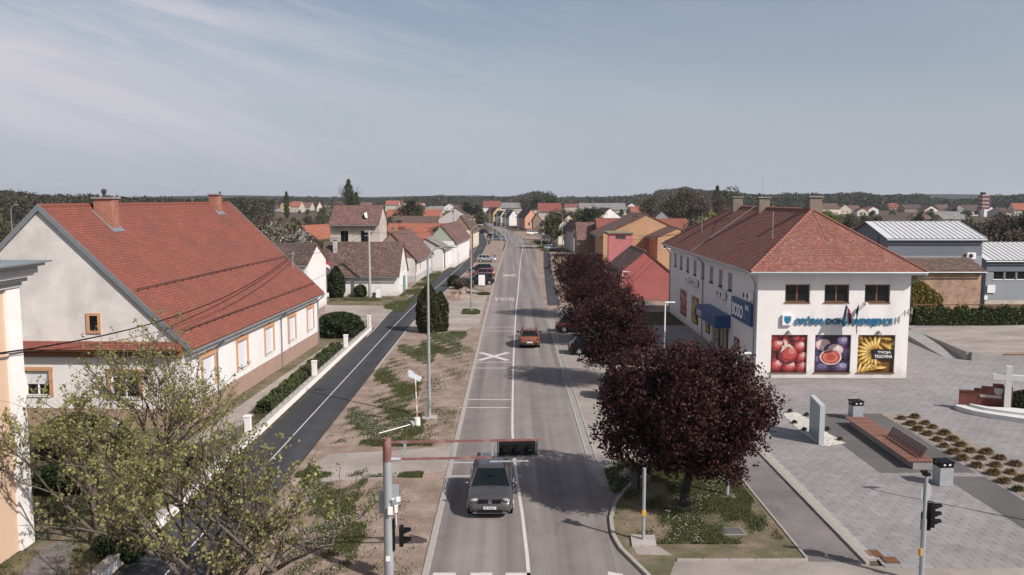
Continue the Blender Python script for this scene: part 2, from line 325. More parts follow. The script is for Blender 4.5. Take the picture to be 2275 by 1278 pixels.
def asphalt_mat(name, c_dark, c_light, streak=(1.1, 0.018, 1), lo=0.35, hi=0.65, cracks=True, patch=0.5):
    m, n, L, b = new_mat(name); b.inputs['Roughness'].default_value = 0.88; b.inputs['Specular IOR Level'].default_value = 0.25
    tc = n.new("ShaderNodeTexCoord"); mp = n.new("ShaderNodeMapping"); mp.inputs['Scale'].default_value = streak; L.new(tc.outputs['Object'], mp.inputs[0])
    t = n.new("ShaderNodeTexNoise"); t.inputs['Scale'].default_value = 1.0; t.inputs['Detail'].default_value = 4; t.inputs['Roughness'].default_value = 0.5; L.new(mp.outputs[0], t.inputs['Vector'])
    r = n.new("ShaderNodeMapRange"); r.inputs[1].default_value = lo; r.inputs[2].default_value = hi; L.new(t.outputs[0], r.inputs[0])
    x = n.new("ShaderNodeMixRGB"); L.new(r.outputs[0], x.inputs[0]); x.inputs[1].default_value = (*c_dark, 1); x.inputs[2].default_value = (*c_light, 1)
    t2 = n.new("ShaderNodeTexNoise"); t2.inputs['Scale'].default_value = 0.45; t2.inputs['Detail'].default_value = 9; t2.inputs['Roughness'].default_value = 0.72; L.new(tc.outputs['Object'], t2.inputs['Vector'])
    r2 = n.new("ShaderNodeMapRange"); r2.inputs[1].default_value = 0.3; r2.inputs[2].default_value = 0.7; r2.inputs[3].default_value = 1 - 0.28 * patch; r2.inputs[4].default_value = 1 + 0.28 * patch; L.new(t2.outputs[0], r2.inputs[0])
    t3 = n.new("ShaderNodeTexNoise"); t3.inputs['Scale'].default_value = 28; t3.inputs['Detail'].default_value = 2; L.new(tc.outputs['Object'], t3.inputs['Vector'])
    r3 = n.new("ShaderNodeMapRange"); r3.inputs[1].default_value = 0.3; r3.inputs[2].default_value = 0.7; r3.inputs[3].default_value = 0.88; r3.inputs[4].default_value = 1.12; L.new(t3.outputs[0], r3.inputs[0])
    y = n.new("ShaderNodeMath"); y.operation = 'MULTIPLY'; L.new(r2.outputs[0], y.inputs[0]); L.new(r3.outputs[0], y.inputs[1]); last = y.outputs[0]
    if cracks:
        v = n.new("ShaderNodeTexVoronoi"); v.feature = 'DISTANCE_TO_EDGE'; v.inputs['Scale'].default_value = 0.16
        w = n.new("ShaderNodeMixRGB"); w.inputs[0].default_value = 0.25; tn = n.new("ShaderNodeTexNoise"); tn.inputs['Scale'].default_value = 0.9; tn.inputs['Detail'].default_value = 5
        L.new(tc.outputs['Object'], tn.inputs['Vector']); L.new(tc.outputs['Object'], w.inputs[1]); av = n.new("ShaderNodeVectorMath"); av.operation = 'SCALE'; av.inputs['Scale'].default_value = 12; L.new(tn.outputs['Color'], av.inputs[0]); L.new(av.outputs[0], w.inputs[2])
        L.new(w.outputs[0], v.inputs['Vector']); r4 = n.new("ShaderNodeMapRange"); r4.inputs[1].default_value = 0.0; r4.inputs[2].default_value = 0.006; r4.inputs[3].default_value = 0.72; r4.inputs[4].default_value = 1.0; L.new(v.outputs['Distance'], r4.inputs[0])
        z = n.new("ShaderNodeMath"); z.operation = 'MULTIPLY'; L.new(last, z.inputs[0]); L.new(r4.outputs[0], z.inputs[1]); last = z.outputs[0]
    o = n.new("ShaderNodeVectorMath"); o.operation = 'MULTIPLY'; L.new(x.outputs[0], o.inputs[0]); L.new(last, o.inputs[1]); L.new(o.outputs[0], b.inputs['Base Color'])
    return m
def paver_mat(name, c1, c2, joint, w=0.3, h=0.2):
    m, n, L, b = new_mat(name); b.inputs['Roughness'].default_value = 0.85; b.inputs['Specular IOR Level'].default_value = 0.3
    tc = n.new("ShaderNodeTexCoord"); t = n.new("ShaderNodeTexBrick"); t.inputs['Scale'].default_value = 1; t.inputs['Brick Width'].default_value = w; t.inputs['Row Height'].default_value = h; t.inputs['Mortar Size'].default_value = 0.008
    t.inputs['Color1'].default_value = (*c1, 1); t.inputs['Color2'].default_value = (*c2, 1); t.inputs['Mortar'].default_value = (*joint, 1); L.new(tc.outputs['Object'], t.inputs['Vector'])
    last = t.outputs[0]
    for s, lo in ((0.22, 0.86), (1.7, 0.86)):
        q = n.new("ShaderNodeTexNoise"); q.inputs['Scale'].default_value = s; q.inputs['Detail'].default_value = 6; q.inputs['Roughness'].default_value = 0.65; L.new(tc.outputs['Object'], q.inputs['Vector'])
        r = n.new("ShaderNodeMapRange"); r.inputs[1].default_value = 0.3; r.inputs[2].default_value = 0.7; r.inputs[3].default_value = lo; r.inputs[4].default_value = 2 - lo; L.new(q.outputs[0], r.inputs[0])
        x = n.new("ShaderNodeVectorMath"); x.operation = 'MULTIPLY'; L.new(last, x.inputs[0]); L.new(r.outputs[0], x.inputs[1]); last = x.outputs[0]
    L.new(last, b.inputs['Base Color'])
    return m
M['ground'] = ground_mat()
M['asphalt'] = asphalt_mat("worn_asphalt", (0.142, 0.127, 0.123), (0.242, 0.214, 0.200))
M['newasphalt'] = asphalt_mat("fresh_dark_asphalt", (0.036, 0.038, 0.043), (0.056, 0.057, 0.062), (0.8, 0.05, 1), cracks=False, patch=0.8)
M['walk'] = asphalt_mat("grey_footway_asphalt", (0.13, 0.12, 0.117), (0.17, 0.155, 0.15), (0.3, 0.1, 1), patch=0.9)
M['lot'] = asphalt_mat("pale_dusty_parking_concrete", (0.235, 0.205, 0.185), (0.295, 0.262, 0.238), (0.3, 0.08, 1), patch=0.8)
M['drive'] = asphalt_mat("pale_driveway_concrete", (0.26, 0.225, 0.20), (0.33, 0.29, 0.262), (0.1, 0.35, 1), patch=0.8)
M['soil'] = mat("bare_brown_soil", (0.235, 0.168, 0.130), 0.98, 0.22, 1.1, 0.9, 14, spec=0.05, col2=(0.315, 0.238, 0.19), mixs=0.5, mlo=0.42, mhi=0.62, fine=0.12)
M['lawn'] = mat("patchy_lawn_soil", (0.12, 0.112, 0.06), 0.98, 0.25, 1.5, 0.8, 20, spec=0.05, col2=(0.20, 0.15, 0.10), mixs=0.45, mlo=0.44, mhi=0.58, fine=0.15)
M['paver'] = paver_mat("square_concrete_pavers", (0.208, 0.194, 0.192), (0.248, 0.232, 0.229), (0.13, 0.118, 0.114), 0.4, 0.2)
M['darkpave'] = asphalt_mat("dark_grey_paving", (0.095, 0.088, 0.087), (0.118, 0.11, 0.108), (0.2, 0.2, 1), cracks=False, patch=0.6)
M['kerb'] = mat("kerb_concrete", (0.33, 0.295, 0.268), 0.92, 0.14, 3, 0.2, 40)
def sheet(name, pts, z, m, kind='structure', parent=None):
    mb = MB(); a = sum(pts[i][0] * pts[(i + 1) % len(pts)][1] - pts[(i + 1) % len(pts)][0] * pts[i][1] for i in range(len(pts)))
    if a < 0: pts = pts[::-1]
    mb.poly([(p[0], p[1], z) for p in pts]); o = mb.build(name, m, parent)
    if kind and parent is None: o["kind"] = kind
    return o
def strip(name, A, B, z, m, kind='structure', parent=None):
    mb = MB()
    for i in range(len(A) - 1): mb.poly([(*A[i], z), (*B[i], z), (*B[i + 1], z), (*A[i + 1], z)])
    o = mb.build(name, m, parent, merge=True)
    if kind and parent is None: o["kind"] = kind
    return o
def P(x, m):
    """distance along the lens axis -> ground point"""
    return (x * 1.0055, 1.011 * m - 1.38)
def resample(pts, n):
    d = [0]
    for a, b in zip(pts, pts[1:]): d.append(d[-1] + math.dist(a, b))
    out = []
    for i in range(n):
        t = d[-1] * i / (n - 1); j = max(k for k in range(len(d)) if d[k] <= t + 1e-9); j = min(j, len(pts) - 2)
        s = (t - d[j]) / max(d[j + 1] - d[j], 1e-9); out.append((pts[j][0] + (pts[j + 1][0] - pts[j][0]) * s, pts[j][1] + (pts[j + 1][1] - pts[j][1]) * s))
    return out
def offset(pts, d):
    out = []
    for i, p in enumerate(pts):
        a = pts[max(i - 1, 0)]; b = pts[min(i + 1, len(pts) - 1)]; l = math.dist(a, b) or 1
        out.append((p[0] + (b[1] - a[1]) / l * d, p[1] - (b[0] - a[0]) / l * d))
    return out
big = 6500
mb = MB(); mb.poly([(-big, -300, -0.05), (big, -300, -0.05), (big, 9500, -0.05), (-big, 9500, -0.05)]); mb.build("ground", M['ground'])["kind"] = 'structure'
# --- road
RL = [P(-2.85, -25), P(-2.85, 29), P(-2.82, 60), P(-2.75, 95), P(-2.6, 130), P(-2.2, 168), P(-1.9, 204)] + [G(*p) for p in ((1126, 545), (1128, 536), (1121, 525), (1107, 512), (1088, 502), (1062, 494), (1036, 488), (1005, 483.5))]
RR = [P(3.65, -25), P(3.6, 29), P(3.65, 60), P(3.75, 95), P(4.1, 130), P(4.9, 168), P(5.7, 204)] + [G(*p) for p in ((1183, 548), (1173, 538), (1159, 528), (1142, 518), (1122, 508), (1090, 497), (1060, 489.5), (1010, 482.5))]
strip("road", resample(RL, 60), resample(RR, 60), 0.0, M['asphalt'])
# junction the camera hovers over
sheet("crossroad", [P(-60, 8), P(-3.2, 27.2), P(-2.86, 27.8), P(-2.86, -24), P(-60, -24)][::-1], -0.001, M['asphalt'])
isl = [G(*p) for p in ((1392, 1087), (1367, 1120), (1357, 1155), (1362, 1190), (1378, 1220), (1404, 1246), (1437, 1278), (1475, 1320))]
arc0 = [G(1440, 1056), G(1412, 1070)] + isl
sheet("crossroad", [P(3.61, -24), P(3.62, 41.6)] + [G(1336, 1082), G(1375, 1082)] + isl + [P(6.6, 27.2), P(60, 26.4), P(60, -24)], -0.002, M['asphalt'])
# --- surfaces beside the road
PL = [P(-13.55, 8), P(-13.55, 84.5)] + [G(*p) for p in ((870, 690), (940, 640), (1000, 590), (1030, 562), (1043, 540), (1042, 520), (1030, 508))]
PR = [P(-10.35, 8), P(-10.45, 84.5)] + [G(*p) for p in ((925, 707), (1000, 637), (1050, 590), (1074, 560), (1083, 540), (1075, 520), (1050, 502))]
PL, PR = resample(PL, 70), resample(PR, 70)
strip("footpath", PL, PR, 0.0, M['newasphalt'])
strip("verge_soil", [P(-10.3, 8), P(-10.4, 84), P(-9.6, 120), P(-8.0, 160), P(-6.2, 250), P(-13, 330)], [P(-3.0, 8), P(-2.95, 84), P(-2.75, 120), P(-2.4, 160), P(-2.2, 250), P(-8, 330)], -0.022, M['soil'])
sheet("driveway", [G(640, 1078), G(730, 1008), G(870, 1001), G(1006, 990), G(992, 1046), G(870, 1061), G(760, 1067)], -0.016, M['drive'])
sheet("driveway", [G(896, 733), G(955, 690), G(1000, 660), G(1084, 650), G(1064, 722), G(1035, 733)], -0.016, M['drive'])
sheet("yard_soil", [P(-60, 28), P(-13.9, 28), P(-13.9, 84.5), P(-60, 98)], -0.03, M['lawn'])
sheet("yard_concrete", [P(-17.9, 44), P(-15.6, 46), P(-14.9, 76), P(-16.3, 76.4), P(-17.3, 46)], -0.014, M['drive'])
sheet("yard_concrete", [G(722, 741), G(722, 677), G(853, 681), G(895, 678), G(835, 722), G(813, 738)], -0.012, M['drive'])
sheet("yard_concrete", [G(92, 1215), G(165, 1195), G(150, 1278), G(120, 1420), G(-60, 1420)], -0.012, M['walk'])
sheet("roadside_lawn", [G(722, 677), G(722, 655), G(885, 657), G(960, 610), G(1005, 580), G(940, 640), G(895, 678)], -0.011, M['lawn'])
sheet("roadside_soil", [P(-13.6, 84.8), P(-9.0, 190), P(-14, 330), P(-40, 330), P(-40, 95)], -0.034, M['soil'])
# parking bay in front of the shops
sheet("parking_bay", [P(3.5, 41.0), P(4.15, 41.4), P(10.6, 42.2), P(10.6, 100), P(9.0, 102), P(5.2, 99.5), P(3.6, 98)], -0.006, M['lot'])
sheet("parking_bay", [P(3.5, 41.6), P(10.6, 42.2), P(6.2, 38.6), G(1410, 1070), G(1375, 1084), G(1310, 1086)], -0.008, M['lot'])
sheet("footway", [P(10.6, 30.2), P(12.55, 30.2), P(12.55, 100), P(17.4, 100), P(17.4, 140), P(10.6, 108)], -0.006, M['walk'])
sheet("footway", [P(5.6, 27.2), P(62, 26.4), P(62, 29.9), P(12.6, 29.9), P(12.6, 30.2), G(1440, 1243), G(1404, 1246), G(1437, 1278)], -0.004, M['lot'])
sheet("footway", [P(4.35, 103), P(5.8, 103), P(7.4, 160), P(9.5, 215), P(8.0, 215), P(6.0, 160)], -0.003, M['newasphalt'])
sheet("roadside_soil", [P(3.2, 96), P(30, 98), P(60, 330), P(-4, 330), P(2.5, 225), P(3.0, 170)], -0.036, M['soil'])
sheet("roadside_lawn", [G(1205, 531), G(1250, 530), G(1290, 538), G(1275, 545), G(1230, 546), G(1190, 540)], -0.02, M['lawn'])
sheet("traffic_island", arc0 + [P(5.9, 30.4), P(10.5, 30.4), P(10.5, 40.2), P(9.4, 41.2)], 0.06, M['lawn'])
plaza = sheet("plaza", [P(13.15, 29.9), P(64, 29.9), P(64, 86.3), P(13.15, 86.3)], 0.012, M['paver'])
for q in ([P(17.4, 40.0), P(21.9, 40.0), P(22.2, 50.9), P(18.2, 50.9), P(17.4, 47)], [P(20.1, 28.6), P(21.8, 28.6), P(22.0, 39.4), P(20.1, 39.4)]):
    sheet("dark_paving", q, 0.032, M['darkpave'])
# paving slabs of the square: real slabs near the camera, the material takes over beyond
def slab_mat():
    m, n, L, b = new_mat("concrete_slab"); b.inputs['Roughness'].default_value = .82; g = n.new("ShaderNodeNewGeometry"); oi = n.new("ShaderNodeObjectInfo"); a = n.new("ShaderNodeMath"); a.operation = 'ADD'; L.new(g.outputs['Random Per Island'], a.inputs[0]); L.new(oi.outputs['Random'], a.inputs[1])
    f = n.new("ShaderNodeMath"); f.operation = 'FRACT'; L.new(a.outputs[0], f.inputs[0]); cr = n.new("ShaderNodeValToRGB"); e = cr.color_ramp.elements; e[0].color = (.212, .199, .197, 1); e[1].color = (.240, .225, .222, 1); L.new(f.outputs[0], cr.inputs[0]); last = cr.outputs[0]
    tc = n.new("ShaderNodeNewGeometry")
    for s, lo in ((.22, .84), (1.3, .86), (22, .93)):
        q = n.new("ShaderNodeTexNoise"); q.inputs['Scale'].default_value = s; q.inputs['Detail'].default_value = 6; q.inputs['Roughness'].default_value = .65; L.new(tc.outputs['Position'], q.inputs['Vector']); r = n.new("ShaderNodeMapRange"); r.inputs[1].default_value = .3; r.inputs[2].default_value = .7; r.inputs[3].default_value = lo; r.inputs[4].default_value = 2 - lo; L.new(q.outputs[0], r.inputs[0])
        x = n.new("ShaderNodeVectorMath"); x.operation = 'MULTIPLY'; L.new(last, x.inputs[0]); L.new(r.outputs[0], x.inputs[1]); last = x.outputs[0]
    L.new(last, b.inputs['Base Color']); return m
M['slab'] = slab_mat(); SLX, SLY = .6, .4; first = None; V = []; Q = []; cnt = 0; x0_, y0_ = 13.48, P(0, 29.95)[1]; rs = random.Random(2)
for j in range(104):
    for i in range(52):
        x = x0_ + i * SLX + (SLX / 2 if j % 2 else 0); y = y0_ + j * SLY
        if x > 17 + y * .30 * 1.6 or (c_in := (17.5 < x < 30 and 58.2 < y)): continue
        z = .020 + rs.uniform(-.002, .002)
        if j < 15 and cnt < 300:
            cnt += 1
            if first is None: mb = MB(); mb.raw([(a * (SLX / 2 - .006), b * (SLY / 2 - .006), -.02) for a, b in ((-1, -1), (1, -1), (1, 1), (-1, 1))] + [(a * (SLX / 2 - .012), b * (SLY / 2 - .012), 0) for a, b in ((-1, -1), (1, -1), (1, 1), (-1, 1))], [(4, 5, 6, 7), (0, 1, 5, 4), (1, 2, 6, 5), (2, 3, 7, 6), (3, 0, 4, 7)]); first = mb.build("paving_slab", M['slab'], plaza, loc=(x, y, z))
            else: mesh_copy(first, (x, y, z), rs.uniform(-.004, .004), plaza)
        else:
            k = len(V); V += [(x + a * (SLX / 2 - .006), y + b * (SLY / 2 - .006), z - .02) for a, b in ((-1, -1), (1, -1), (1, 1), (-1, 1))] + [(x + a * (SLX / 2 - .012), y + b * (SLY / 2 - .012), z) for a, b in ((-1, -1), (1, -1), (1, 1), (-1, 1))]; Q += [(k + 4, k + 5, k + 6, k + 7), (k, k + 1, k + 5, k + 4), (k + 1, k + 2, k + 6, k + 5), (k + 2, k + 3, k + 7, k + 6), (k + 3, k, k + 4, k + 7)]
np_mesh("far_paving_slab", V, Q, M['slab'], plaza, 'stuff')
# kerbs: single stones, one mesh shared
def kerb_line(name, pts, w, h, z, m, ln=1.0, ymax=110, ymin=26, root=None, maxn=300):
    root = root or bpy.data.objects.new(name, None)
    if root.name not in COL.objects: COL.objects.link(root)
    root["kind"] = 'structure'
    tot = sum(math.dist(a, b) for a, b in zip(pts, pts[1:])); k = max(2, int(tot / ln)); ln = tot / k; P = resample(pts, k + 1)
    mb = MB(); mb.box(-ln / 2 + 0.008, ln / 2 - 0.008, -w / 2, w / 2, -0.06, h); mb.box(-ln / 2 + 0.03, ln / 2 - 0.03, -w / 2 + 0.012, w / 2 - 0.012, h, h + 0.008)
    first = None; rest = MB(); cnt = 0
    for a, b in zip(P, P[1:]):
        c = ((a[0] + b[0]) / 2, (a[1] + b[1]) / 2, z + rnd.uniform(-0.004, 0.004)); an = math.atan2(b[1] - a[1], b[0] - a[0]) + rnd.uniform(-0.006, 0.006)
        if ymin - 4 < c[1] < ymax and cnt < maxn:
            cnt += 1
            if first is None: first = mb.build("kerb_stone", m, root, loc=c); first.rotation_euler = (0, 0, an)
            else: mesh_copy(first, c, an, root)
        else:
            Mx = Matrix.Translation(Vector(c)) @ Matrix.Rotation(an, 4, 'Z'); rest.box(-ln / 2, ln / 2, -w / 2, w / 2, -0.06, h, 0, Mx)
    if rest.v:
        o = rest.build("far_kerb_stone", m, root, kind='stuff')
    return root
kerb_line("kerb_edging", offset(resample(RL, 90)[4:], -0.14), 0.26, 0.012, 0.0, M['kerb'], ymax=120)
gut = [P(3.78, 41.7), P(3.74, 60), P(3.85, 84), P(4.05, 97.5)]
kerb_line("gutter_edging", gut, 0.10, 0.02, 0.0, M['kerb'], ymax=85)
kerb_line("gutter_edging", offset(gut, 0.42), 0.10, 0.02, 0.0, M['kerb'], ymax=85)
strip("gutter_channel", offset(gut, 0.05), offset(gut, 0.37), -0.001, M['concrete2'])
kerb_line("gutter_edging", offset(resample(RR, 90)[40:], 0.16), 0.15, 0.08, 0.0, M['kerb'], ymax=130)
kerb_line("island_kerb", arc0, 0.16, 0.10, 0.0, M['kerb'], 0.6)
kerb_line("island_kerb", [P(5.9, 30.32), P(10.6, 30.32)], 0.10, 0.07, 0.0, M['kerb'], 0.8)
kerb_line("island_kerb", [P(10.58, 30.4), P(10.58, 41.0), P(9.6, 42.0)], 0.10, 0.085, 0.0, M['kerb'], 0.8)
kerb_line("plaza_edging", [P(12.62, 30.0), P(12.62, 86)], 0.14, 0.07, 0.0, M['kerb'], 1.0, 90)
kerb_line("plaza_edging", [P(12.93, 30.4), P(12.93, 86)], 0.40, 0.025, 0.0, M['kerb'], 1.0, 90)
kerb_line("path_edging", offset(PL, -0.08)[14:], 0.12, 0.035, 0.0, M['kerb'], 1.0, 110)
kerb_line("path_edging", offset(PR, 0.09)[10:], 0.14, 0.035, 0.0, M['kerb'], 1.0, 110)
# --- paint
def paint(name, pts, z=0.0045, m=None): return sheet(name, pts, z, m or M['marking'])
CLN = [P(0.62, 26.5), P(0.60, 29.2), P(0.37, 36.5), P(0.14, 40.5), P(0.02, 47), P(0.05, 57), P(0.12, 68), P(0.27, 81.5), P(0.45, 97.8), P(0.82, 116), P(1.25, 144), P(2.05, 190), P(2.45, 204), P(2.9, 232)]
strip("centre_line", offset(resample(CLN, 50), -0.065), offset(resample(CLN, 50), 0.065), 0.0045, M['marking'])
PM = [((a[0] + b[0]) / 2 , (a[1] + b[1]) / 2) for a, b in zip(PL, PR)]
strip("path_line", offset(PM, -0.035), offset(PM, 0.035), 0.0045, M['marking'])
for px0, px1, py, w in ((995, 1052, 1028, .12), (990, 1045, 1058, .12), (1034, 1135, 888, .16), (1020, 1131, 906, .16), (1050, 1136, 805, .16), (1047, 1136, 818, .16), (1068, 1140, 727, .16), (1066, 1140, 736, .16), (1150, 1160, 1058, .12)):
    a = G(px0, py); b = G(px1, py); paint("rumble_line", [(a[0], a[1] - w / 2), (b[0], b[1] - w / 2), (b[0], b[1] + w / 2), (a[0], a[1] + w / 2)])
for c, hw, hl in (((1097, 792), 1.18, 1.75), ((1132, 612), 1.18, 2.2)):
    x, y = G(*c); mb = MB()
    for s in (1, -1):
        d = Vector((hw * s, hl * 1.0)); d.normalize(); q = Vector((-d.y, d.x)) * 0.25
        mb.poly([(x - hw * s - q.x, y - hl - q.y, 0.0045 + 0.001 * s), (x - hw * s + q.x, y - hl + q.y, 0.0045 + 0.001 * s), (x + hw * s + q.x, y + hl + q.y, 0.0045 + 0.001 * s), (x + hw * s - q.x, y + hl - q.y, 0.0045 + 0.001 * s)][::s])
    mb.build("cross_marking", M['marking'])["kind"] = 'structure'
for i, (a, b) in enumerate(((962, 1013), (1045, 1094), (1123, 1179), (1205, 1262), (1285, 1340))):
    x0 = G(a, 1274)[0]; x1 = G(b, 1274)[0]
    if i < 3: paint("crossing_bar", [(x0, 24.6), (x1, 24.6), (x1, 28.3), (x0, 28.3)])
paint("crossing_bar", [(3.15, 25), (3.75, 24.9), (3.85, 28.2), (3.35, 28.4)])
def text_mesh(name, s, size, m, parent=None, depth=0.0, shear=0.0, bold=0.0, align='LEFT', sx=1.0, spacing=1.0):
    cu = bpy.data.curves.new(name, 'FONT'); cu.body = s; cu.size = size; cu.extrude = depth; cu.shear = shear; cu.offset = bold; cu.align_x = align; cu.space_character = spacing; cu.resolution_u = 3
    ob = bpy.data.objects.new(name, cu); COL.objects.link(ob); dg = bpy.context.evaluated_depsgraph_get(); dg.update()
    me = bpy.data.meshes.new_from_object(ob.evaluated_get(dg)); bpy.data.objects.remove(ob); bpy.data.curves.remove(cu)
    me.materials.clear(); me.materials.append(m); o = bpy.data.objects.new(name, me); COL.objects.link(o)
    if parent is not None: o.parent = parent
    o.scale = (sx, 1, 1)
    return o
x, y = G(1144, 664)
o = text_mesh("road_lettering", "ŠKOLA", 2.6, M['marking'], bold=0.02, spacing=1.05); o.rotation_euler = (0, 0, math.pi); o.location = (x - 0.05, y + 1.2, 0.005); o.scale = (0.31, 1.7, 1); o["kind"] = 'structure'
# --- drains, hatch
def grate(px, py, w, l, name="drain_grate"):
    x, y = G(px, py); r = thing(name, {"drain_grate": "rusty steel drain grating set in the plaza edging"}.get(name), None, (x, y, 0.03)); r["kind"] = 'structure'
    mb = MB(); mb.box(-w / 2, w / 2, -l / 2, l / 2, -0.05, 0.004); mb.build("frame", M['darkmetal'], r)
    mb = MB()
    for i in range(7): mb.box(-w / 2 + 0.03, w / 2 - 0.03, -l / 2 + 0.03 + i * (l - .06) / 7, -l / 2 + 0.03 + i * (l - .06) / 7 + 0.03, 0.005, 0.02)
    mb.build("grating", M['wood'], r); return r
grate(1940, 1231, 0.55, 0.6); grate(1978, 1246, 0.55, 0.55)
# --- raised forecourt with ramp walls
mb = MB(); a0 = (36.9, 67.3); b0 = (40.0, 84.0)
mb.raw([(36.9, 67.3, 0), (62, 67.3, 0), (62, 84, 0), (40, 84, 0), (36.9, 67.3, .62), (62, 67.3, .62), (62, 84, .62), (40, 84, 0.03)], [(4, 5, 6, 7), (0, 1, 5, 4), (1, 2, 6, 5), (3, 0, 4, 7)])
mb.build("raised_forecourt", M['drive'])["kind"] = 'structure'
mb = MB(); mb.raw([(36.6, 67.2, 0), (36.88, 67.2, 0), (39.98, 84, 0), (39.7, 84, 0), (36.6, 67.2, .68), (36.88, 67.2, .68), (39.98, 84, .08), (39.7, 84, .08)], [(4, 5, 6, 7), (0, 1, 5, 4), (1, 2, 6, 5), (3, 0, 4, 7), (2, 3, 7, 6)])
mb.box(36.88, 38.0, 66.9, 67.28, 0, 0.70); mb.box(38.0, 62, 67.0, 67.29, 0, 0.42)
tag(mb.build("retaining_wall", M['concrete2']), "low grey concrete retaining wall along the raised forecourt", "wall")
mb = MB(); mb.raw([(35.3, 67.6, 0), (36.4, 67.6, 0), (38.6, 80, 0), (36.9, 80, 0), (36.9, 80, .5), (38.6, 80, .5)], [(0, 1, 5, 4), (0, 4, 3), (1, 2, 5), (2, 3, 4, 5)])
tag(mb.build("wheelchair_ramp", M['concrete2']), "sloping concrete ramp wedge beside the forecourt retaining wall", "ramp")
r = thing("plank_seat", "dark brown plank seat on the low forecourt wall", "bench", (45, 67.3, 0))
for i in range(4):
    mb = MB(); mb.box(-5.4, 12, -0.25 + i * 0.13, -0.14 + i * 0.13, 0.44, 0.49); mb.build("plank", M['wood'], r)
# ================================================================== BUILDINGS
TW = {'t_red': (.18, .2), 't_orange': (.25, .35), 't_hall': (.18, .2), 't_brown': (.18, .2), 't_pan': (.25, .35), 't_dark': (.25, .35), 't_grey': (.5, .8)}
def tiled(name, A, B, C, D, rk, parent, size=None, lift=0.022, kind='stuff'):
    """rows of overlapping tiles from the eave A-B up to the ridge D-C; size None = one plain sheet"""
    A, B, C, D = [np.array(p, float) for p in (A, B, C, D)]
    mtw, mth = TW.get(rk, (1, 1)); nrm = np.cross(B - A, D - A); nrm /= np.linalg.norm(nrm)
    H = np.linalg.norm((C + D) / 2 - (A + B) / 2)
    if size is None:
        mb = MB(); w = np.linalg.norm(B - A); off = (np.linalg.norm(D - A) ** 2 - H ** 2) ** .5 if np.linalg.norm(D - A) > H else 0
        mb.poly([A + nrm * lift, B + nrm * lift, C + nrm * lift, D + nrm * lift], 0, [(0, 0), (w, 0), (w - off, H), (off, H)])
        o = mb.build(name, M[rk], parent); return o
    tw, th = size; n = max(2, int(round(H / th))); V = []; U = []
    for i in range(n):
        t0, t1 = i / n, min((i + 1.12) / n, 1.0)
        a0, b0 = A + (D - A) * t0, B + (C - B) * t0; a1, b1 = A + (D - A) * t1, B + (C - B) * t1
        w = np.linalg.norm(b0 - a0); k = max(1, int(round(w / tw))); s = np.arange(k + 1) / k
        if i % 2 and k > 2: s[1:-1] += 0.5 / k; s[-2] = min(s[-2], 1)
        s = np.clip(s, 0, 1); jit = nrm[None] * (lift + np.random.default_rng(i).uniform(-.004, .006, (k, 1)))
        p00 = a0 + (b0 - a0) * s[:-1, None] + jit; p01 = a0 + (b0 - a0) * s[1:, None] + jit
        p10 = a1 + (b1 - a1) * s[:-1, None] + nrm * .002; p11 = a1 + (b1 - a1) * s[1:, None] + nrm * .002
        q0 = p00 - nrm * (lift + .012); q1 = p01 - nrm * (lift + .012)
        V.append(np.stack([p00, p01, p11, p10], 1)); V.append(np.stack([q0, q1, p01, p00], 1))
        uu = np.stack([(np.arange(k) + .5 + (i * 7 % 5)) * mtw * (tw / .18 if False else 1), np.full(k, (i + .5) * mth)], 1)
        u4 = np.repeat(uu[:, None, :], 4, 1); U.append(u4); U.append(u4)
    V = np.concatenate(V).reshape(-1, 3); Q = np.arange(len(V)).reshape(-1, 4)
    return np_mesh(name, V, Q, M[rk], parent, kind, np.concatenate(U).reshape(-1, 2))
def wall_face(mb, fr, W, H, ops, depth=0.16, mi=0, top=None):
    us = sorted({0, W} | {max(0, min(W, q)) for o in ops for q in o[:2]}); zs = sorted({0, H} | {max(0, min(H, q)) for o in ops for q in o[2:4]})
    for a, b in zip(us, us[1:]):
        for c, d in zip(zs, zs[1:]):
            if any(o[0] - 1e-6 <= a and b <= o[1] + 1e-6 and o[2] - 1e-6 <= c and d <= o[3] + 1e-6 for o in ops): continue
            mb.poly([fr.p(a, c), fr.p(b, c), fr.p(b, d), fr.p(a, d)], mi)
    for o in ops:
        a, b, c, d = o[:4]; n = -depth
        mb.poly([fr.p(a, c, n), fr.p(a, c), fr.p(a, d), fr.p(a, d, n)], mi); mb.poly([fr.p(b, c), fr.p(b, c, n), fr.p(b, d, n), fr.p(b, d)], mi)
        mb.poly([fr.p(a, d, n), fr.p(a, d), fr.p(b, d), fr.p(b, d, n)], mi); mb.poly([fr.p(a, c), fr.p(a, c, n), fr.p(b, c, n), fr.p(b, c)], mi)
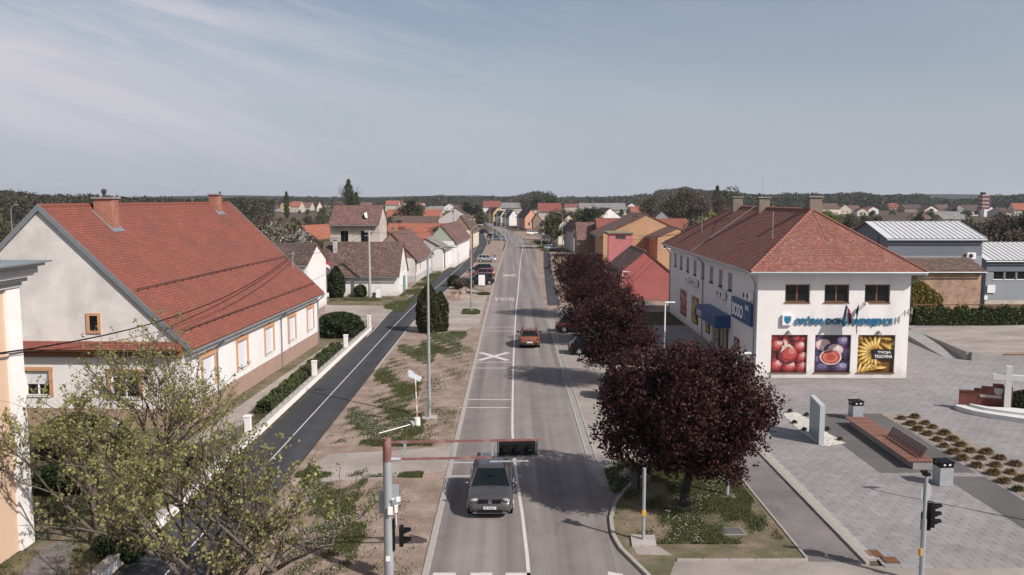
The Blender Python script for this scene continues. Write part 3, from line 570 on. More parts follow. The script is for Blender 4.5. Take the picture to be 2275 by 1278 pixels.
def window(parent, fr, o, depth=0.16):
    a, b, c, d, kind = o[:5]; opt = o[5] if len(o) > 5 else {}
    fm = M[opt.get('frame', {'wood': 'wood', 'dark': 'darkmetal'}.get(kind, 'pvc'))]; t = opt.get('t', 0.07); n0, n1 = -depth, -depth + 0.06
    if kind == 'hole':
        mb = MB(); fr.box(mb, a, b, c, d, -depth - .02, -depth); return mb.build("attic_opening", M['black'], parent)
    if kind in ('door', 'gate'):
        mb = MB(); fr.box(mb, a, b, c, d, n0 - .02, n0 + .03); w = mb.build("door", M[opt.get('mat', 'wood')], parent)
        mb = MB(); fr.box(mb, b - .22, b - .12, c + .95, c + 1.0, n0 + .03, n0 + .08); mb.build("handle", M['steel'], w)
        k = int(opt.get('pan', 2))
        for i in range(k):
            mb = MB(); w0 = (b - a) / k; fr.box(mb, a + i * w0 + .1, a + (i + 1) * w0 - .1, c + .15, d - .15, n0 + .03, n0 + .045); mb.build("panel", M[opt.get('mat', 'wood')], w)
        return w
    mb = MB()
    fr.box(mb, a, a + t, c, d, n0, n1); fr.box(mb, b - t, b, c, d, n0, n1); fr.box(mb, a + t, b - t, c, c + t, n0, n1); fr.box(mb, a + t, b - t, d - t, d, n0, n1)
    for i in range(1, opt.get('div', 2)):
        u = a + (b - a) * i / opt.get('div', 2); fr.box(mb, u - t * .6, u + t * .6, c + t, d - t, n0, n1 + .005)
    w = mb.build("window", fm, parent)
    mb = MB(); fr.box(mb, a + .01, b - .01, c + .01, d - .01, n0 - .02, n0 + .01); mb.build("pane", M[opt.get('glass', 'glass')], w)
    if kind == 'blind' or 'blind' in opt:
        z = d - (d - c) * opt.get('blind', 1.0); mb = MB(); fr.box(mb, a + t * .7, b - t * .7, z + .01, d - .02, n0 + .035, n0 + .075); mb.build("blind", M[opt.get('bmat', 'blind')], w)
    mb = MB(); fr.box(mb, a - .06, b + .06, c - .05, c + .0, -depth, .07); mb.build("sill", M[opt.get('sill', 'trimwhite')], w)
    if 'trim' in opt:
        q = opt.get('tw', .2); mb = MB(); fr.box(mb, a - q, a - .002, c - .02, d + .0, .002, .05); fr.box(mb, b + .002, b + q, c - .02, d, .002, .05); fr.box(mb, a - q - .04, b + q + .04, d + .002, d + q, .002, .065)
        if opt.get('key'): u = (a + b) / 2; fr.box(mb, u - .14, u + .14, d + .03, d + q + .12, .003, .10)
        mb.build("surround", M[opt['trim']], w)
    return w
def chimney(parent, x, y, z0, z1, w, d, mk='brick', pot=False):
    mb = MB(); mb.box(x - w / 2, x + w / 2, y - d / 2, y + d / 2, z0, z1); o = mb.build("chimney", M[mk], parent)
    mb = MB(); mb.box(x - w / 2 - .1, x + w / 2 + .1, y - d / 2 - .1, y + d / 2 + .1, z1 + .001, z1 + .1); mb.build("cap", M['concrete2'], o)
    if pot:
        mb = MB(); mb.cyl((x - .1, y, z1 + .1), (x - .1, y, z1 + .35), .12, .10, 8); mb.ell((x - .1, y, z1 + .45), .17, .17, .17, 8, 6); mb.build("cowl", M['darkmetal'], o)
    return o
def gable_roof(root, W, L, ez, rz, rk, ov=.45, ovg=.25, size=None, shift=0.0, both=True, slabm='wood', ridge=True):
    s = (rz - ez) / (W / 2); y0, y1 = -L / 2 - ovg, L / 2 + ovg; T = .14
    mb = MB(); rx = shift
    for sd in (-1, 1):
        sl = (rz - ez) / (W / 2 - sd * rx); ex = sd * (W / 2 + ov); e = rz - sl * (abs(ex - rx))
        pts = [(rx, rz + T), (ex, e + T), (ex, e + .01), (rx, rz + .005)]
        vs = [(p[0], y0, p[1]) for p in pts] + [(p[0], y1, p[1]) for p in pts]
        fs = [(0, 1, 5, 4), (1, 2, 6, 5), (2, 3, 7, 6), (3, 2, 1, 0), (4, 5, 6, 7)]
        if sd < 0: fs = [f[::-1] for f in fs]
        mb.raw(vs, fs)
    r = mb.build("roof", M[slabm], root)
    for sd in (1, -1):
        sl = (rz - ez) / (W / 2 - sd * rx); ex = sd * (W / 2 + ov + .04); e = rz - sl * abs(ex - rx) + T
        sz = size if (both or sd == 1) else None
        if sd == 1: tiled("roof_tiles", (ex, y0 - .02, e), (ex, y1 + .02, e), (rx, y1 + .02, rz + T), (rx, y0 - .02, rz + T), rk, r, sz)
        else: tiled("roof_tiles", (ex, y1 + .02, e), (ex, y0 - .02, e), (rx, y0 - .02, rz + T), (rx, y1 + .02, rz + T), rk, r, sz)
    if ridge and size:
        mb = MB(); n = int((y1 - y0) / .38); V = []
        for i in range(n):
            a = y0 + (y1 - y0) * i / n; mb.cyl((rx, a, rz + T - .02), (rx, a + .42, rz + T - .035), .13, .105, 8)
        mb.build("ridge_tiles", M[rk], r, kind='stuff')
    return r
def gutter(root, W, L, ez, rz, ov, side=1, ovg=.2, spouts=(), m='zinc', foot=0.0):
    s = (rz - ez) / (W / 2); x = side * (W / 2 + ov + .1); z = rz - s * (W / 2 + ov) - .02
    mb = MB(); mb.cyl((x, -L / 2 - ovg, z), (x, L / 2 + ovg, z), .075, n=8); g = mb.build("gutter", M[m], root)
    for y in spouts:
        mb = MB(); w = side * (W / 2 + .08); mb.tube([(x, y, z), (x, y, z - .15), (w, y, z - .55), (w, y, foot)], .05, 8); mb.build("downpipe", M[m], root)
    return g
HINFO = {}
def house(name, label, x, y, rz_, W, L, ez, rz, wall, roof, ov=.45, ovg=.25, size=None, op=None, chim=(), group=None, shift=0., gwall=None, gut=True, spouts=(), plinth=None, slabm='wood', cat='house', both=False):
    root = thing(name, label, cat, (x, y, 0), rz_, group); op = op or {}; HINFO[root.name] = (W, L, ez, rz)
    F4 = {'S': (Fr((-W / 2, -L / 2, 0), (1, 0, 0), (0, -1, 0)), W), 'E': (Fr((W / 2, -L / 2, 0), (0, 1, 0), (1, 0, 0)), L),
          'N': (Fr((W / 2, L / 2, 0), (-1, 0, 0), (0, 1, 0)), W), 'W': (Fr((-W / 2, L / 2, 0), (0, -1, 0), (-1, 0, 0)), L)}
    mb = MB()
    for k, (fr, w) in F4.items(): wall_face(mb, fr, w, ez, [o for o in op.get(k, []) if o[3] <= ez])
    gm = 0
    if gwall: gm = 1
    mb.poly([(-W / 2, -L / 2, ez), (W / 2, -L / 2, ez), (shift, -L / 2, rz)], gm); mb.poly([(W / 2, L / 2, ez), (-W / 2, L / 2, ez), (shift, L / 2, rz)], gm)
    mb.build("wall", [M[wall]] + ([M[gwall]] if gwall else []), root)
    for k, (fr, w) in F4.items():
        for o in op.get(k, []):
            if o[3] <= ez: window(root, fr, o)
            else:
                f2 = Fr(fr.o + fr.n * .2, fr.u, fr.n)
                if o[4] == 'hole':
                    q = MB(); fr.box(q, o[0], o[1], o[2], o[3], -.02, .012); q.build("attic_opening", M['black'], root)
                else: window(root, Fr(fr.o + fr.n * .13, fr.u, fr.n), o)
    gable_roof(root, W, L, ez, rz, roof, ov, ovg, size, shift, both, slabm)
    if gut:
        gutter(root, W, L, ez, rz, ov, 1, ovg, spouts); gutter(root, W, L, ez, rz, ov, -1, ovg, ())
    if plinth:
        mb = MB(); h, pm = plinth; mb.box(-W / 2 - .03, W / 2 + .03, -L / 2 - .03, L / 2 + .03, 0, h); mb.build("plinth", M[pm], root)
    for c in chim: chimney(root, *c)
    return root
# ---------------------------------------------------------------- the big house with the red roof
HW, HL, HE, HR = 15.5, 28.4, 4.95, 12.45
BHX, BHY, BHR = -25.62, 61.2, R(-2.13)
tr = {'trim': 'orangetrim', 'tw': .26, 'key': True, 'blind': 1.0}
eo = [(u, u + 1.75, 1.62, 3.55, 'blind', dict(tr)) for u in (2.6, 8.3, 13.9, 19.5, 24.9)]
so_ = [(6.35, 7.75, 1.85, 3.3, 'win', {'trim': 'orangetrim', 'tw': .22, 'blind': .55}), (11.3, 12.9, 1.75, 3.2, 'win', {'trim': 'orangetrim', 'tw': .22, 'blind': .2}), (1.5, 3.0, 1.75, 3.2, 'win', {'trim': 'orangetrim', 'tw': .22, 'blind': .4}),
       ]
bh = house("big_house", "large white house with a steep red tiled roof and orange window surrounds", BHX, BHY, BHR, HW, HL, HE, HR, 'white', 't_red', .5, .12, (.18, .2), {'E': eo, 'S': so_}, gwall='whiteold', gut=False, plinth=(1.15, 'plinth'))
gutter(bh, HW, HL, HE, HR, .5, 1, .1, (-9.5, 3.3, 13.9), 'zinc')
fq = Fr((-HW / 2, -HL / 2, 0), (1, 0, 0), (0, -1, 0)); mb = MB(); fq.box(mb, 10.25, 10.72, 5.6, 6.45, -.02, .02); mb.build("attic_opening", M['black'], bh)
mb = MB(); fq.box(mb, 10.08, 10.249, 5.45, 6.6, .002, .07); fq.box(mb, 10.721, 10.89, 5.45, 6.6, .002, .07); fq.box(mb, 10.249, 10.721, 6.451, 6.6, .002, .07); fq.box(mb, 10.249, 10.721, 5.45, 5.599, .002, .07); mb.build("surround", M['orangetrim'], bh)
chimney(bh, .95, -8.8, 9.8, 12.95, 1.12, .9, 'brick', True); chimney(bh, .42, 10.0, 10.5, 13.25, .8, .8, 'brick')
for cx_, cy_, w_ in ((.95, -8.8, 1.3), (.42, 10.0, .95)):
    zz = lambda xx: HR + .14 - (HR - HE) / (HW / 2) * abs(xx)
    x1 = cx_ + w_ / 2; mb = MB(); mb.raw([(cx_ - .6, cy_ - .75, zz(cx_ - .6) + .05), (x1 + .15, cy_ - .75, zz(x1 + .15) + .05), (x1 + .15, cy_ + .7, zz(x1 + .15) + .05), (x1 - .25, cy_ + .7, zz(x1 - .25) + .05), (x1 - .25, cy_ - .55, zz(x1 - .25) + .06), (cx_ - .6, cy_ - .55, zz(cx_ - .6) + .06)], [(0, 1, 2, 3, 4, 5)])
    mb.build("flashing", M['zinc'], bh)
# metal barge boards on both gables
for yy, s in ((-HL / 2 - .17, -1), (HL / 2 + .17, 1)):
    mb = MB(); sl = (HR - HE) / (HW / 2)
    for sd in (-1, 1):
        ex = sd * (HW / 2 + .52); e = HR - sl * abs(ex)
        vs = [(0, yy, HR + .23), (ex, yy, e + .23), (ex, yy, e - .14), (0, yy, HR - .14)]; vs += [(a, yy + s * -.06, c) for a, b, c in vs]
        mb.raw(vs, [(0, 1, 2, 3), (7, 6, 5, 4), (0, 4, 5, 1), (2, 6, 7, 3), (1, 5, 6, 2)])
    mb.build("barge_board", M['zinc'], bh)
M['guard'] = mat('dark_red_brown_steel', (.09, .045, .038), .6, .15, 4)
# snow guard rails with brackets
sl = (HR - HE) / (HW / 2)
for xs in (5.0, 7.45):
    z0 = HR + .14 - sl * xs; mb = MB(); mb.cyl((xs + .08, -HL / 2 + .4, z0 + .16), (xs + .08, HL / 2 - .2, z0 + .09), .018, n=6); mb.cyl((xs + .06, -HL / 2 + .4, z0 + .17), (xs + .06, HL / 2 - .2, z0 + .17), .016, n=6)
    g = mb.build("snow_guard", M['guard'], bh)
    for i in range(24):
        yy = -HL / 2 + .6 + i * 1.18; mb = MB(); mb.box(xs + .05, xs + .10, yy, yy + .02, z0 - .05, z0 + .2); mb.build("bracket", M['guard'], g)
# tiled apron across the gable, with a brown band below it
yS = -HL / 2; mb = MB(); mb.raw([(-HW / 2, yS - .005, 4.95), (HW / 2, yS - .005, 4.95), (HW / 2, yS - .62, 4.62), (-HW / 2, yS - .62, 4.62), (-HW / 2, yS - .62, 4.54), (HW / 2, yS - .62, 4.54), (HW / 2, yS - .005, 4.54), (-HW / 2, yS - .005, 4.54)], [(0, 3, 2, 1), (3, 4, 5, 2), (4, 7, 6, 5), (0, 7, 4, 3), (1, 2, 5, 6)])
ap = mb.build("apron_roof", M['wood'], bh)
tiled("roof_tiles", (-HW / 2, yS - .66, 4.625), (HW / 2, yS - .66, 4.625), (HW / 2, yS - .002, 5.0), (-HW / 2, yS - .002, 5.0), 't_red', ap, (.18, .2))
mb = MB(); mb.box(-HW / 2, HW / 2, yS - .14, yS - .004, 4.12, 4.54); mb.build("cornice_band", mat("terracotta_band", (.30, .12, .06), .9, .1, 2), bh)
mb = MB(); mb.cyl((5.9, 13.1, HR + .1 - sl * 5.9), (5.9, 13.1, HR + 1.6 - sl * 5.9), .04, n=8); mb.cyl((5.7, 13.1, HR + 1.35 - sl * 5.9), (6.1, 13.1, HR + 1.35 - sl * 5.9), .03, n=6); mb.build("service_mast", M['steel'], bh)
mb = MB(); mb.cyl((7.86, 5.2, 1.2), (7.86, 5.2, 4.3), .02, n=5); mb.build("lightning_conductor", M['steel'], bh)
# ---------------------------------------------------------------- peach building at the frame edge
cx, cy = G(92, 1190); cx = -18.25; cy = 30.9
pb = thing("peach_building", "tall peach coloured building with white pilasters and a deep grey cornice", "building", (cx, cy, 0))
mb = MB(); wall_face(mb, Fr((0, -14, 0), (0, 1, 0), (1, 0, 0)), 14, 9.75, [(3.5, 5.3, 1.2, 4.2), (3.5, 5.3, 5.4, 8.2)]); wall_face(mb, Fr((0, 0, 0), (-1, 0, 0), (0, 1, 0)), 12, 9.75, []); wall_face(mb, Fr((-12, -14, 0), (1, 0, 0), (0, -1, 0)), 12, 9.75, []); mb.build("wall", M['peach'], pb)
for o in ((3.5, 5.3, 1.2, 4.2, 'win', {'div': 2}), (3.5, 5.3, 5.4, 8.2, 'win', {'div': 2})): window(pb, Fr((0, -14, 0), (0, 1, 0), (1, 0, 0)), o)
for ya in (-.75, -3.95, -11.5):
    mb = MB(); mb.box(-.55 if ya == -.75 else .002, .11, ya, ya + (.84 if ya == -.75 else .75), 0, 9.74); mb.build("pilaster", M['trimwhite'], pb)
for i, (p, z0, z1, mm) in enumerate(((.16, 9.75, 9.95, 'greyplaster'), (.30, 9.95, 10.12, 'greyplaster'), (.46, 10.12, 10.24, 'trimwhite'), (.56, 10.24, 10.5, 'greyplaster'), (.74, 10.5, 10.62, 'greyplaster'), (.92, 10.62, 10.68, 'zinc'))):
    mb = MB(); mb.prism([(-12, -14), (p, -14), (p, p), (-12, p)], z0, z1); mb.build("cornice_moulding", M[mm], pb)
mb = MB(); mb.box(-12, -.35, -14, -.35, 10.68, 11.85); o = mb.build("parapet", M['trimwhite'], pb); mb = MB(); mb.box(-12.1, -.25, -14.1, -.25, 11.851, 11.93); mb.build("cap", M['zinc'], o); mb = MB(); mb.box(-12, -.29, -14, -.29, 10.681, 10.86); mb.build("flashing", M['zinc'], o)
mb = MB(); mb.cyl((.0, -2.3, 7.65), (.25, -2.3, 7.65), .03, n=6); mb.ell((.27, -2.3, 7.65), .07, .07, .09); mb.build("cable_bracket", M['darkmetal'], pb)
# ---------------------------------------------------------------- municipal building with the shop
c0 = Vector(G(1678, 842.5)); c1 = Vector(G(2012, 843)); MW = (c1 - c0).length; ML = 36.0; ME = 7.95
mr = thing("municipal_building", "long white two storey building with a hipped clay roof, shop signs and fruit posters", "building", (c0.x, c0.y, 0), R(-0.72))
FS = Fr((0, 0, 0), (1, 0, 0), (0, -1, 0)); FWt = Fr((0, ML, 0), (0, -1, 0), (-1, 0, 0))
def fu(px, py):
    x, z = onY(px, py, c0.y); return x - c0.x, z
def rect(x0, x1, y0, y1):
    a = fu(x0, y0); b = fu(x1, y1); return (a[0], b[0], b[1], a[1])
fo = [rect(a, b, 632, 672) + ('wood', {'div': 2, 'sill': 'wood', 't': .09}) for a, b in ((1745, 1798), (1832, 1885), (1921, 1975))]
po = [rect(a, b, 744, 827) for a, b in ((1714, 1791), (1811, 1887), (1906, 1984))]
wo = []
for c in (8.2, 11.5, 15.0, 18.6, 22.2, 25.8, 29.4, 32.8): wo.append((ML - c - .7, ML - c + .7, 5.5, 6.95, 'blind', {'bmat': 'shade', 'div': 1, 'sill': 'darkmetal', 'frame': 'darkmetal', 'blind': .93}))
M['shade'] = mat("grey_brown_blind", (.27, .24, .23), .7, .05, 3)
side_posters = [(25.9, 29.7, .75, 3.45), (20.0, 23.5, .75, 3.45), (14.9, 17.1, .75, 3.45)]
shop = [(8.2, 14.2, .1, 2.5), (4.6, 6.6, .1, 2.1)]
sp_ = [(ML - b, ML - a, c, d) for a, b, c, d in side_posters + shop]
mb = MB(); wall_face(mb, FS, MW, ME, fo + po, .22); wall_face(mb, FWt, ML, ME, wo + sp_, .16)
wall_face(mb, Fr((MW, 0, 0), (0, 1, 0), (1, 0, 0)), ML, ME, []); wall_face(mb, Fr((MW, ML, 0), (-1, 0, 0), (0, 1, 0)), MW, ME, []); mb.build("wall", M['white'], mr)
for o in fo: window(mr, FS, o, .22)
for o in wo: window(mr, FWt, o)
mb = MB(); mb.box(-.03, MW + .03, -.04, ML, 0, .1); mb.build("plinth", M['concrete2'], mr)
M['oldplaster'] = mat('brown_chimney_plaster', (.20, .16, .125), .92, .2, 1.5)  # dark brown all over, broken up by random noise
# roof: hip at each end
OV = .78; Rz = 12.1; sf = 6.0; sb = 8.0; ez_ = ME - .12; cxm = MW / 2
A_ = (-OV, -OV, ez_); B_ = (MW + OV, -OV, ez_); C_ = (MW + OV, ML + OV, ez_); D_ = (-OV, ML + OV, ez_); P1 = (cxm, sf - OV, Rz); P2 = (cxm, ML + OV - sb, Rz)
mb = MB(); dn = lambda p: (p[0], p[1], p[2] - .03)
mb.raw([dn(p) for p in (A_, B_, C_, D_, P1, P2)] + [(p[0], p[1], p[2] - .22) for p in (A_, B_, C_, D_)], [(0, 1, 4), (1, 2, 5, 4), (2, 3, 5), (3, 0, 4, 5), (6, 7, 1, 0), (7, 8, 2, 1), (8, 9, 3, 2), (9, 6, 0, 3), (9, 8, 7, 6)])
rf = mb.build("roof", M['trimwhite'], mr)
tiled("roof_tiles", A_, B_, P1, P1, 't_hall', rf, (.18, .2)); tiled("roof_tiles", D_, A_, P1, P2, 't_hall', rf, (.18, .2)); tiled("roof_tiles", B_, C_, P2, P1, 't_hall', rf, None); tiled("roof_tiles", C_, D_, P2, P2, 't_hall', rf, None)
mb = MB()
for a, b in ((A_, P1), (B_, P1), (P1, P2), (D_, P2)):
    a, b = Vector(a), Vector(b); n = int((b - a).length / .36)
    for i in range(n): mb.cyl(a.lerp(b, i / n) + Vector((0, 0, .03)), a.lerp(b, (i + 1.12) / n) + Vector((0, 0, .01)), .12, .095, 7)
mb.build("ridge_tiles", M['t_hall'], rf, kind='stuff')
mb = MB()
for a, b in ((A_, B_), (D_, A_)):
    a, b = Vector(a), Vector(b); o_ = Vector((0, -.08, -.06)) if a.y == b.y else Vector((-.08, 0, -.06)); mb.cyl(a + o_, b + o_, .08, n=8)
mb.build("gutter", M['zinc'], mr)
for pts in ([(-.6, -.5, 7.75), (-.6, -.5, 7.5), (-.12, -.06 + .45, 6.9), (-.12, .4, .1)], [(-.68, 18.1, 7.75), (-.6, 18.1, 7.5), (-.1, 18.1, 7.0), (-.1, 18.1, .1)], [(-.6, ML, 7.8), (-.6, ML, 7.5), (-.1, ML - .3, 6.8), (-.1, ML - .3, .1)], [(MW + .7, -.5, 7.75), (MW + .6, -.3, 7.4), (MW + .1, .4, 6.9)]):
    mb = MB(); mb.tube(pts, .055, 8); mb.build("downpipe", M['zinc'], mr)
mb = MB(); rg = random.Random(4)
for i in range(85):                                        # small white snow stops on the front hip
    v = rg.uniform(.06, .52); k = Vector(A_).lerp(Vector(P1), v); q = Vector(B_).lerp(Vector(P1), v); p = k.lerp(q, rg.uniform(.03, .97)); mb.box(p.x - .016, p.x + .016, p.y - .025, p.y + .025, p.z + .0, p.z + .045)
mb.build("snow_stops", M['trimwhite'], rf, kind='stuff')
for (x, y, h) in ((cxm + .45, sf + .1, 13.05), (cxm - .3, 17.4, 13.0), (cxm - .4, 26.5, 13.05)): chimney(mr, x, y, 10.8, h, .95, .75, 'oldplaster')
for (x, y, h) in ((1.6, 27.0, 2.0), (2.2, 4.4, 2.1)):
    z = ez_ + (Rz - ez_) / (cxm + OV) * (x + OV); mb = MB(); mb.cyl((x, y, z), (x, y, z + h), .025, n=6); mb.build("lightning_rod", M['steel'], mr)
mb = MB(); q0 = Vector((-OV, 20.5, ez_ + .12)); q1 = Vector((cxm, 21.2, Rz + .12)); mb.cyl(q0, q1, .03, n=5); q0 = Vector((cxm + .4, -OV + .2, ez_ + .1)); q1 = Vector((cxm, sf - OV, Rz + .1)); mb.tube([q1, q1.lerp(q0, .5) + Vector((-.1, 0, 0)), q0], .016, 5); mb.build("lightning_conductor", M['zinc'], mr)
# poster prints
def blob(mb, fr, cu, cz, ru, rz_, n, lift, mi, rot=0.0, wob=0.0, clip=None):
    pts = []
    for i in range(n):
        a = 2 * math.pi * i / n; k = 1 + wob * math.sin(3 * a + cu * 9) ; x = ru * k * math.cos(a); z = rz_ * k * math.sin(a)
        u = cu + x * math.cos(rot) - z * math.sin(rot); w = cz + x * math.sin(rot) + z * math.cos(rot)
        if clip: u = min(max(u, clip[0]), clip[1]); w = min(max(w, clip[2]), clip[3])
        pts.append(fr.p(u, w, lift))
    mb.poly(pts, mi)
def flat(name, c, speck=None, sc=28):
    m, n, L, b = new_mat(name); b.inputs['Roughness'].default_value = .45; t = n.new("ShaderNodeTexVoronoi"); t.inputs['Scale'].default_value = sc; tc = n.new("ShaderNodeTexCoord"); L.new(tc.outputs['Object'], t.inputs['Vector'])
    r = n.new("ShaderNodeMapRange"); r.inputs[1].default_value = .12; r.inputs[2].default_value = .3; r.inputs[3].default_value = 1; r.inputs[4].default_value = 0; L.new(t.outputs['Distance'], r.inputs[0])
    w = n.new("ShaderNodeTexNoise"); w.inputs['Scale'].default_value = 9; w.inputs['Detail'].default_value = 6; L.new(tc.outputs['Object'], w.inputs['Vector']); q = n.new("ShaderNodeMapRange"); q.inputs[1].default_value = .3; q.inputs[2].default_value = .7; q.inputs[3].default_value = .65; q.inputs[4].default_value = 1.3; L.new(w.outputs[0], q.inputs[0])
    x = n.new("ShaderNodeMixRGB"); x.inputs[1].default_value = (*c, 1); x.inputs[2].default_value = (*(speck or c), 1); L.new(r.outputs[0], x.inputs[0]); y = n.new("ShaderNodeVectorMath"); y.operation = 'MULTIPLY'; L.new(x.outputs[0], y.inputs[0]); L.new(q.outputs[0], y.inputs[1]); L.new(y.outputs[0], b.inputs['Base Color']); return m
def ramp(nm, cols, speck=0.0, sc=28): return [flat(nm + "_%s" % "abcdefghij"[i], c, tuple(min(1, q + speck) for q in c) if speck else None, sc) for i, c in enumerate(cols)]
PM_ = {'sb': ramp("strawberry_print", [(.09, .008, .01), (.24, .012, .016), (.40, .05, .045), (.50, .17, .15), (.60, .42, .40), (.55, .48, .38)], .24, 15),
       'fig': ramp("fig_print", [(.03, .018, .03), (.06, .035, .085), (.13, .10, .20), (.27, .26, .38), (.55, .38, .38), (.62, .52, .48), (.36, .05, .04), (.46, .14, .10)], .06, 22),
       'ban': ramp("banana_print", [(.13, .06, .01), (.34, .19, .03), (.52, .32, .06), (.66, .45, .12), (.72, .56, .24), (.20, .17, .03), (.012, .012, .014)], 0)}
def ball(mb, fr, cu, cz, ru, rz_, k, cols, rot, cl, n=16, dx=.18):
    for i, mi in enumerate(cols):
        f = 1 - i / len(cols) * .82; blob(mb, fr, cu + ru * dx * i * .55, cz + rz_ * dx * i * .7, ru * f, rz_ * f, n, k, mi, rot, .04, cl); k += .0009
    return k
def poster(root, fr, a, b, c, d, which, n=-.2):
    r0 = random.Random(int(a * 37) + len(which)); mb = MB(); cl = (a, b, c, d); w, h = b - a, d - c
    fr.box(mb, a, b, c, d, n - .03, n, 0); k = n + .002; U = lambda x, z: (a + w * x, c + h * z)
    if which == 'sb':
        for i in range(20): k = ball(mb, fr, *U(r0.random(), .1 + .9 * r0.random()), w * .14, h * .12, k, r0.choice(((1, 2, 3), (0, 1, 2), (1, 3, 4))), r0.uniform(-1, 1), cl, 12)
        for q in ((.16, .70), (.78, .66), (.86, .38), (.88, .12), (.16, .17), (.52, .13)): k = ball(mb, fr, *U(*q), w * .21, h * .165, k, (0, 1, 2, 3, 4), .2, cl)
        k = ball(mb, fr, *U(.48, .44), w * .29, h * .24, k, (0, 1, 2, 2, 3), .2, cl, 22)
        for q in ((.42, .69, .3), (.52, .70, -.5), (.36, .64, 1.0)): blob(mb, fr, *U(q[0], q[1]), w * .13, h * .035, 8, k, 5, q[2], .2, cl); k += .0009
    elif which == 'fig':
        for i in range(12): k = ball(mb, fr, *U(r0.random(), r0.random()), w * .18, h * .17, k, (0, 1, 2), r0.uniform(-1, 1), cl, 12)
        for q, s, cs in (((.75, .80), (.24, .19), (0, 1, 2, 3)), ((.95, .5), (.18, .2), (0, 1, 2)), ((.22, .70), (.26, .20), (1, 4, 5, 4)), ((.18, .12), (.30, .15), (0, 1, 2)), ((.74, .12), (.27, .15), (0, 1, 2, 3)), ((.56, .56), (.30, .22), (1, 4, 5))): k = ball(mb, fr, *U(*q), w * s[0], h * s[1], k, cs, 0, cl, 20)
        for s, mi in ((.32, 1), (.305, 5), (.27, 6), (.22, 7), (.13, 6)): blob(mb, fr, *U(.47, .40), w * s, h * s * .68, 24, k, mi, 0, .015, cl); k += .0009
    else:
        for i in range(16): k = ball(mb, fr, *U(r0.random(), r0.random()), w * .24, h * .055, k, r0.choice(((0, 1, 2), (0, 5, 1), (1, 2, 3))), r0.uniform(-1, 1), cl, 12, .05)
        for i in range(13): an = math.pi * (.40 + i * .095); k = ball(mb, fr, *U(.46 + .30 * math.cos(an), .53 + .27 * math.sin(an)), w * .24, h * .05, k, (0, 1, 2, 3, 4), an, cl, 12, .05)
        for i in range(6): k = ball(mb, fr, *U(.08 + .11 * i, .12), w * .22, h * .045, k, (0, 2, 3, 4), 1.3 - .25 * i, cl, 12, .05)
        k += .002; mb.poly([fr.p(a + w * .42, c + h * .62, k), fr.p(a + w * .4, c + h * .36, k), fr.p(b - .03, c + h * .32, k), fr.p(b - .03, c + h * .60, k)], 6)
    o = mb.build("poster", PM_[which], root); return o, k
def on_wall(o, fr, u, z, n, rot=0.0):
    """put a flat mesh (made in XY) on a wall frame"""
    Mx = Matrix((( fr.u.x, fr.w.x, fr.n.x, 0), (fr.u.y, fr.w.y, fr.n.y, 0), (fr.u.z, fr.w.z, fr.n.z, 0), (0, 0, 0, 1)))
    sc = o.scale.copy(); p = fr.p(u, z, n); o.matrix_basis = Matrix.Translation(p) @ Mx @ Matrix.Rotation(rot, 4, 'Z') @ Matrix.Diagonal((*sc, 1))
def fit_text(name, s, w, h, m, parent, fr, u, z, n, **k):
    o = text_mesh(name, s, 1.0, m, parent, **k); v = [q.co for q in o.data.vertices]; x0 = min(q.x for q in v); x1 = max(q.x for q in v); y1 = max(q.y for q in v); y0 = min(q.y for q in v)
    for q in o.data.vertices: q.co.x -= x0
    o.scale = (w / (x1 - x0), h / (y1 - y0), 1); on_wall(o, fr, u, z, n); return o
WH = mat("white_print", (.78, .78, .77), .6, 0); BL = mat("cyan_blue_letter", (.012, .16, .30), .4, 0); SB = mat("shop_sign_blue", (.012, .07, .22), .4, .04, 1)
M['awning'] = SB
for (a, b, c, d), wch in zip(po, ('sb', 'fig', 'ban')):
    o, k = poster(mr, FS, a, b, c, d, wch)
    if wch == 'ban':
        w, h = b - a, d - c; fit_text("lettering", "TVOJA", w * .36, h * .085, WH, o, FS, a + w * .55, c + h * .505, k + .004, bold=.012); fit_text("lettering", "TRGOVINA", w * .48, h * .085, WH, o, FS, a + w * .47, c + h * .385, k + .004, bold=.012)
    mb = MB(); FS.box(mb, a - .05, b + .05, c - .05, c, -.2, .09); mb.build("sill", M['wood'], mr)
for cxx in (1751, 1950):
    u, z = fu(cxx, 741); mb = MB(); FS.box(mb, u - .06, u + .06, z, z + .22, 0, .2); FS.box(mb, u - .14, u + .14, z - .02, z + .05, .1, .28); mb.build("poster_lamp", M['zinc'], mr)
u0, z0 = fu(1765, 720); u1, z1 = fu(1979, 701)
fit_text("facade_lettering", "OPĆINA DONJI ANDRIJEVCI", u1 - u0, .74, BL, mr, FS, u0, z0, .07, depth=.05, bold=.032, shear=.12)
a, b, c, d = rect(1737, 1758, 699, 722); mb = MB(); FS.box(mb, a, b, c, d, .01, .2); cs = mb.build("crest_box", M['trimwhite'], mr)
mb = MB(); w = b - a; h = d - c; sh = [(-.36, .38), (.36, .38), (.36, 0), (.26, -.22), (0, -.42), (-.26, -.22), (-.36, 0)]; mb.poly([FS.p((a + b) / 2 + p[0] * w, (c + d) / 2 + p[1] * h, .203) for p in sh][::-1], 0)
mb.poly([FS.p((a + b) / 2 + p[0] * w * .6, (c + d) / 2 + p[1] * h * .6 - .02, .206) for p in sh][::-1], 1); mb.poly([FS.p((a + b) / 2 + .05 + .12 * w * math.cos(t), (c + d) / 2 - .03 + .12 * h * math.sin(t), .209) for t in [i * math.pi / 4 for i in range(8)]], 0)
mb.build("crest", [mat("crest_blue", (.02, .22, .36), .4, 0), mat("crest_teal", (.01, .12, .22), .4, 0)], cs)
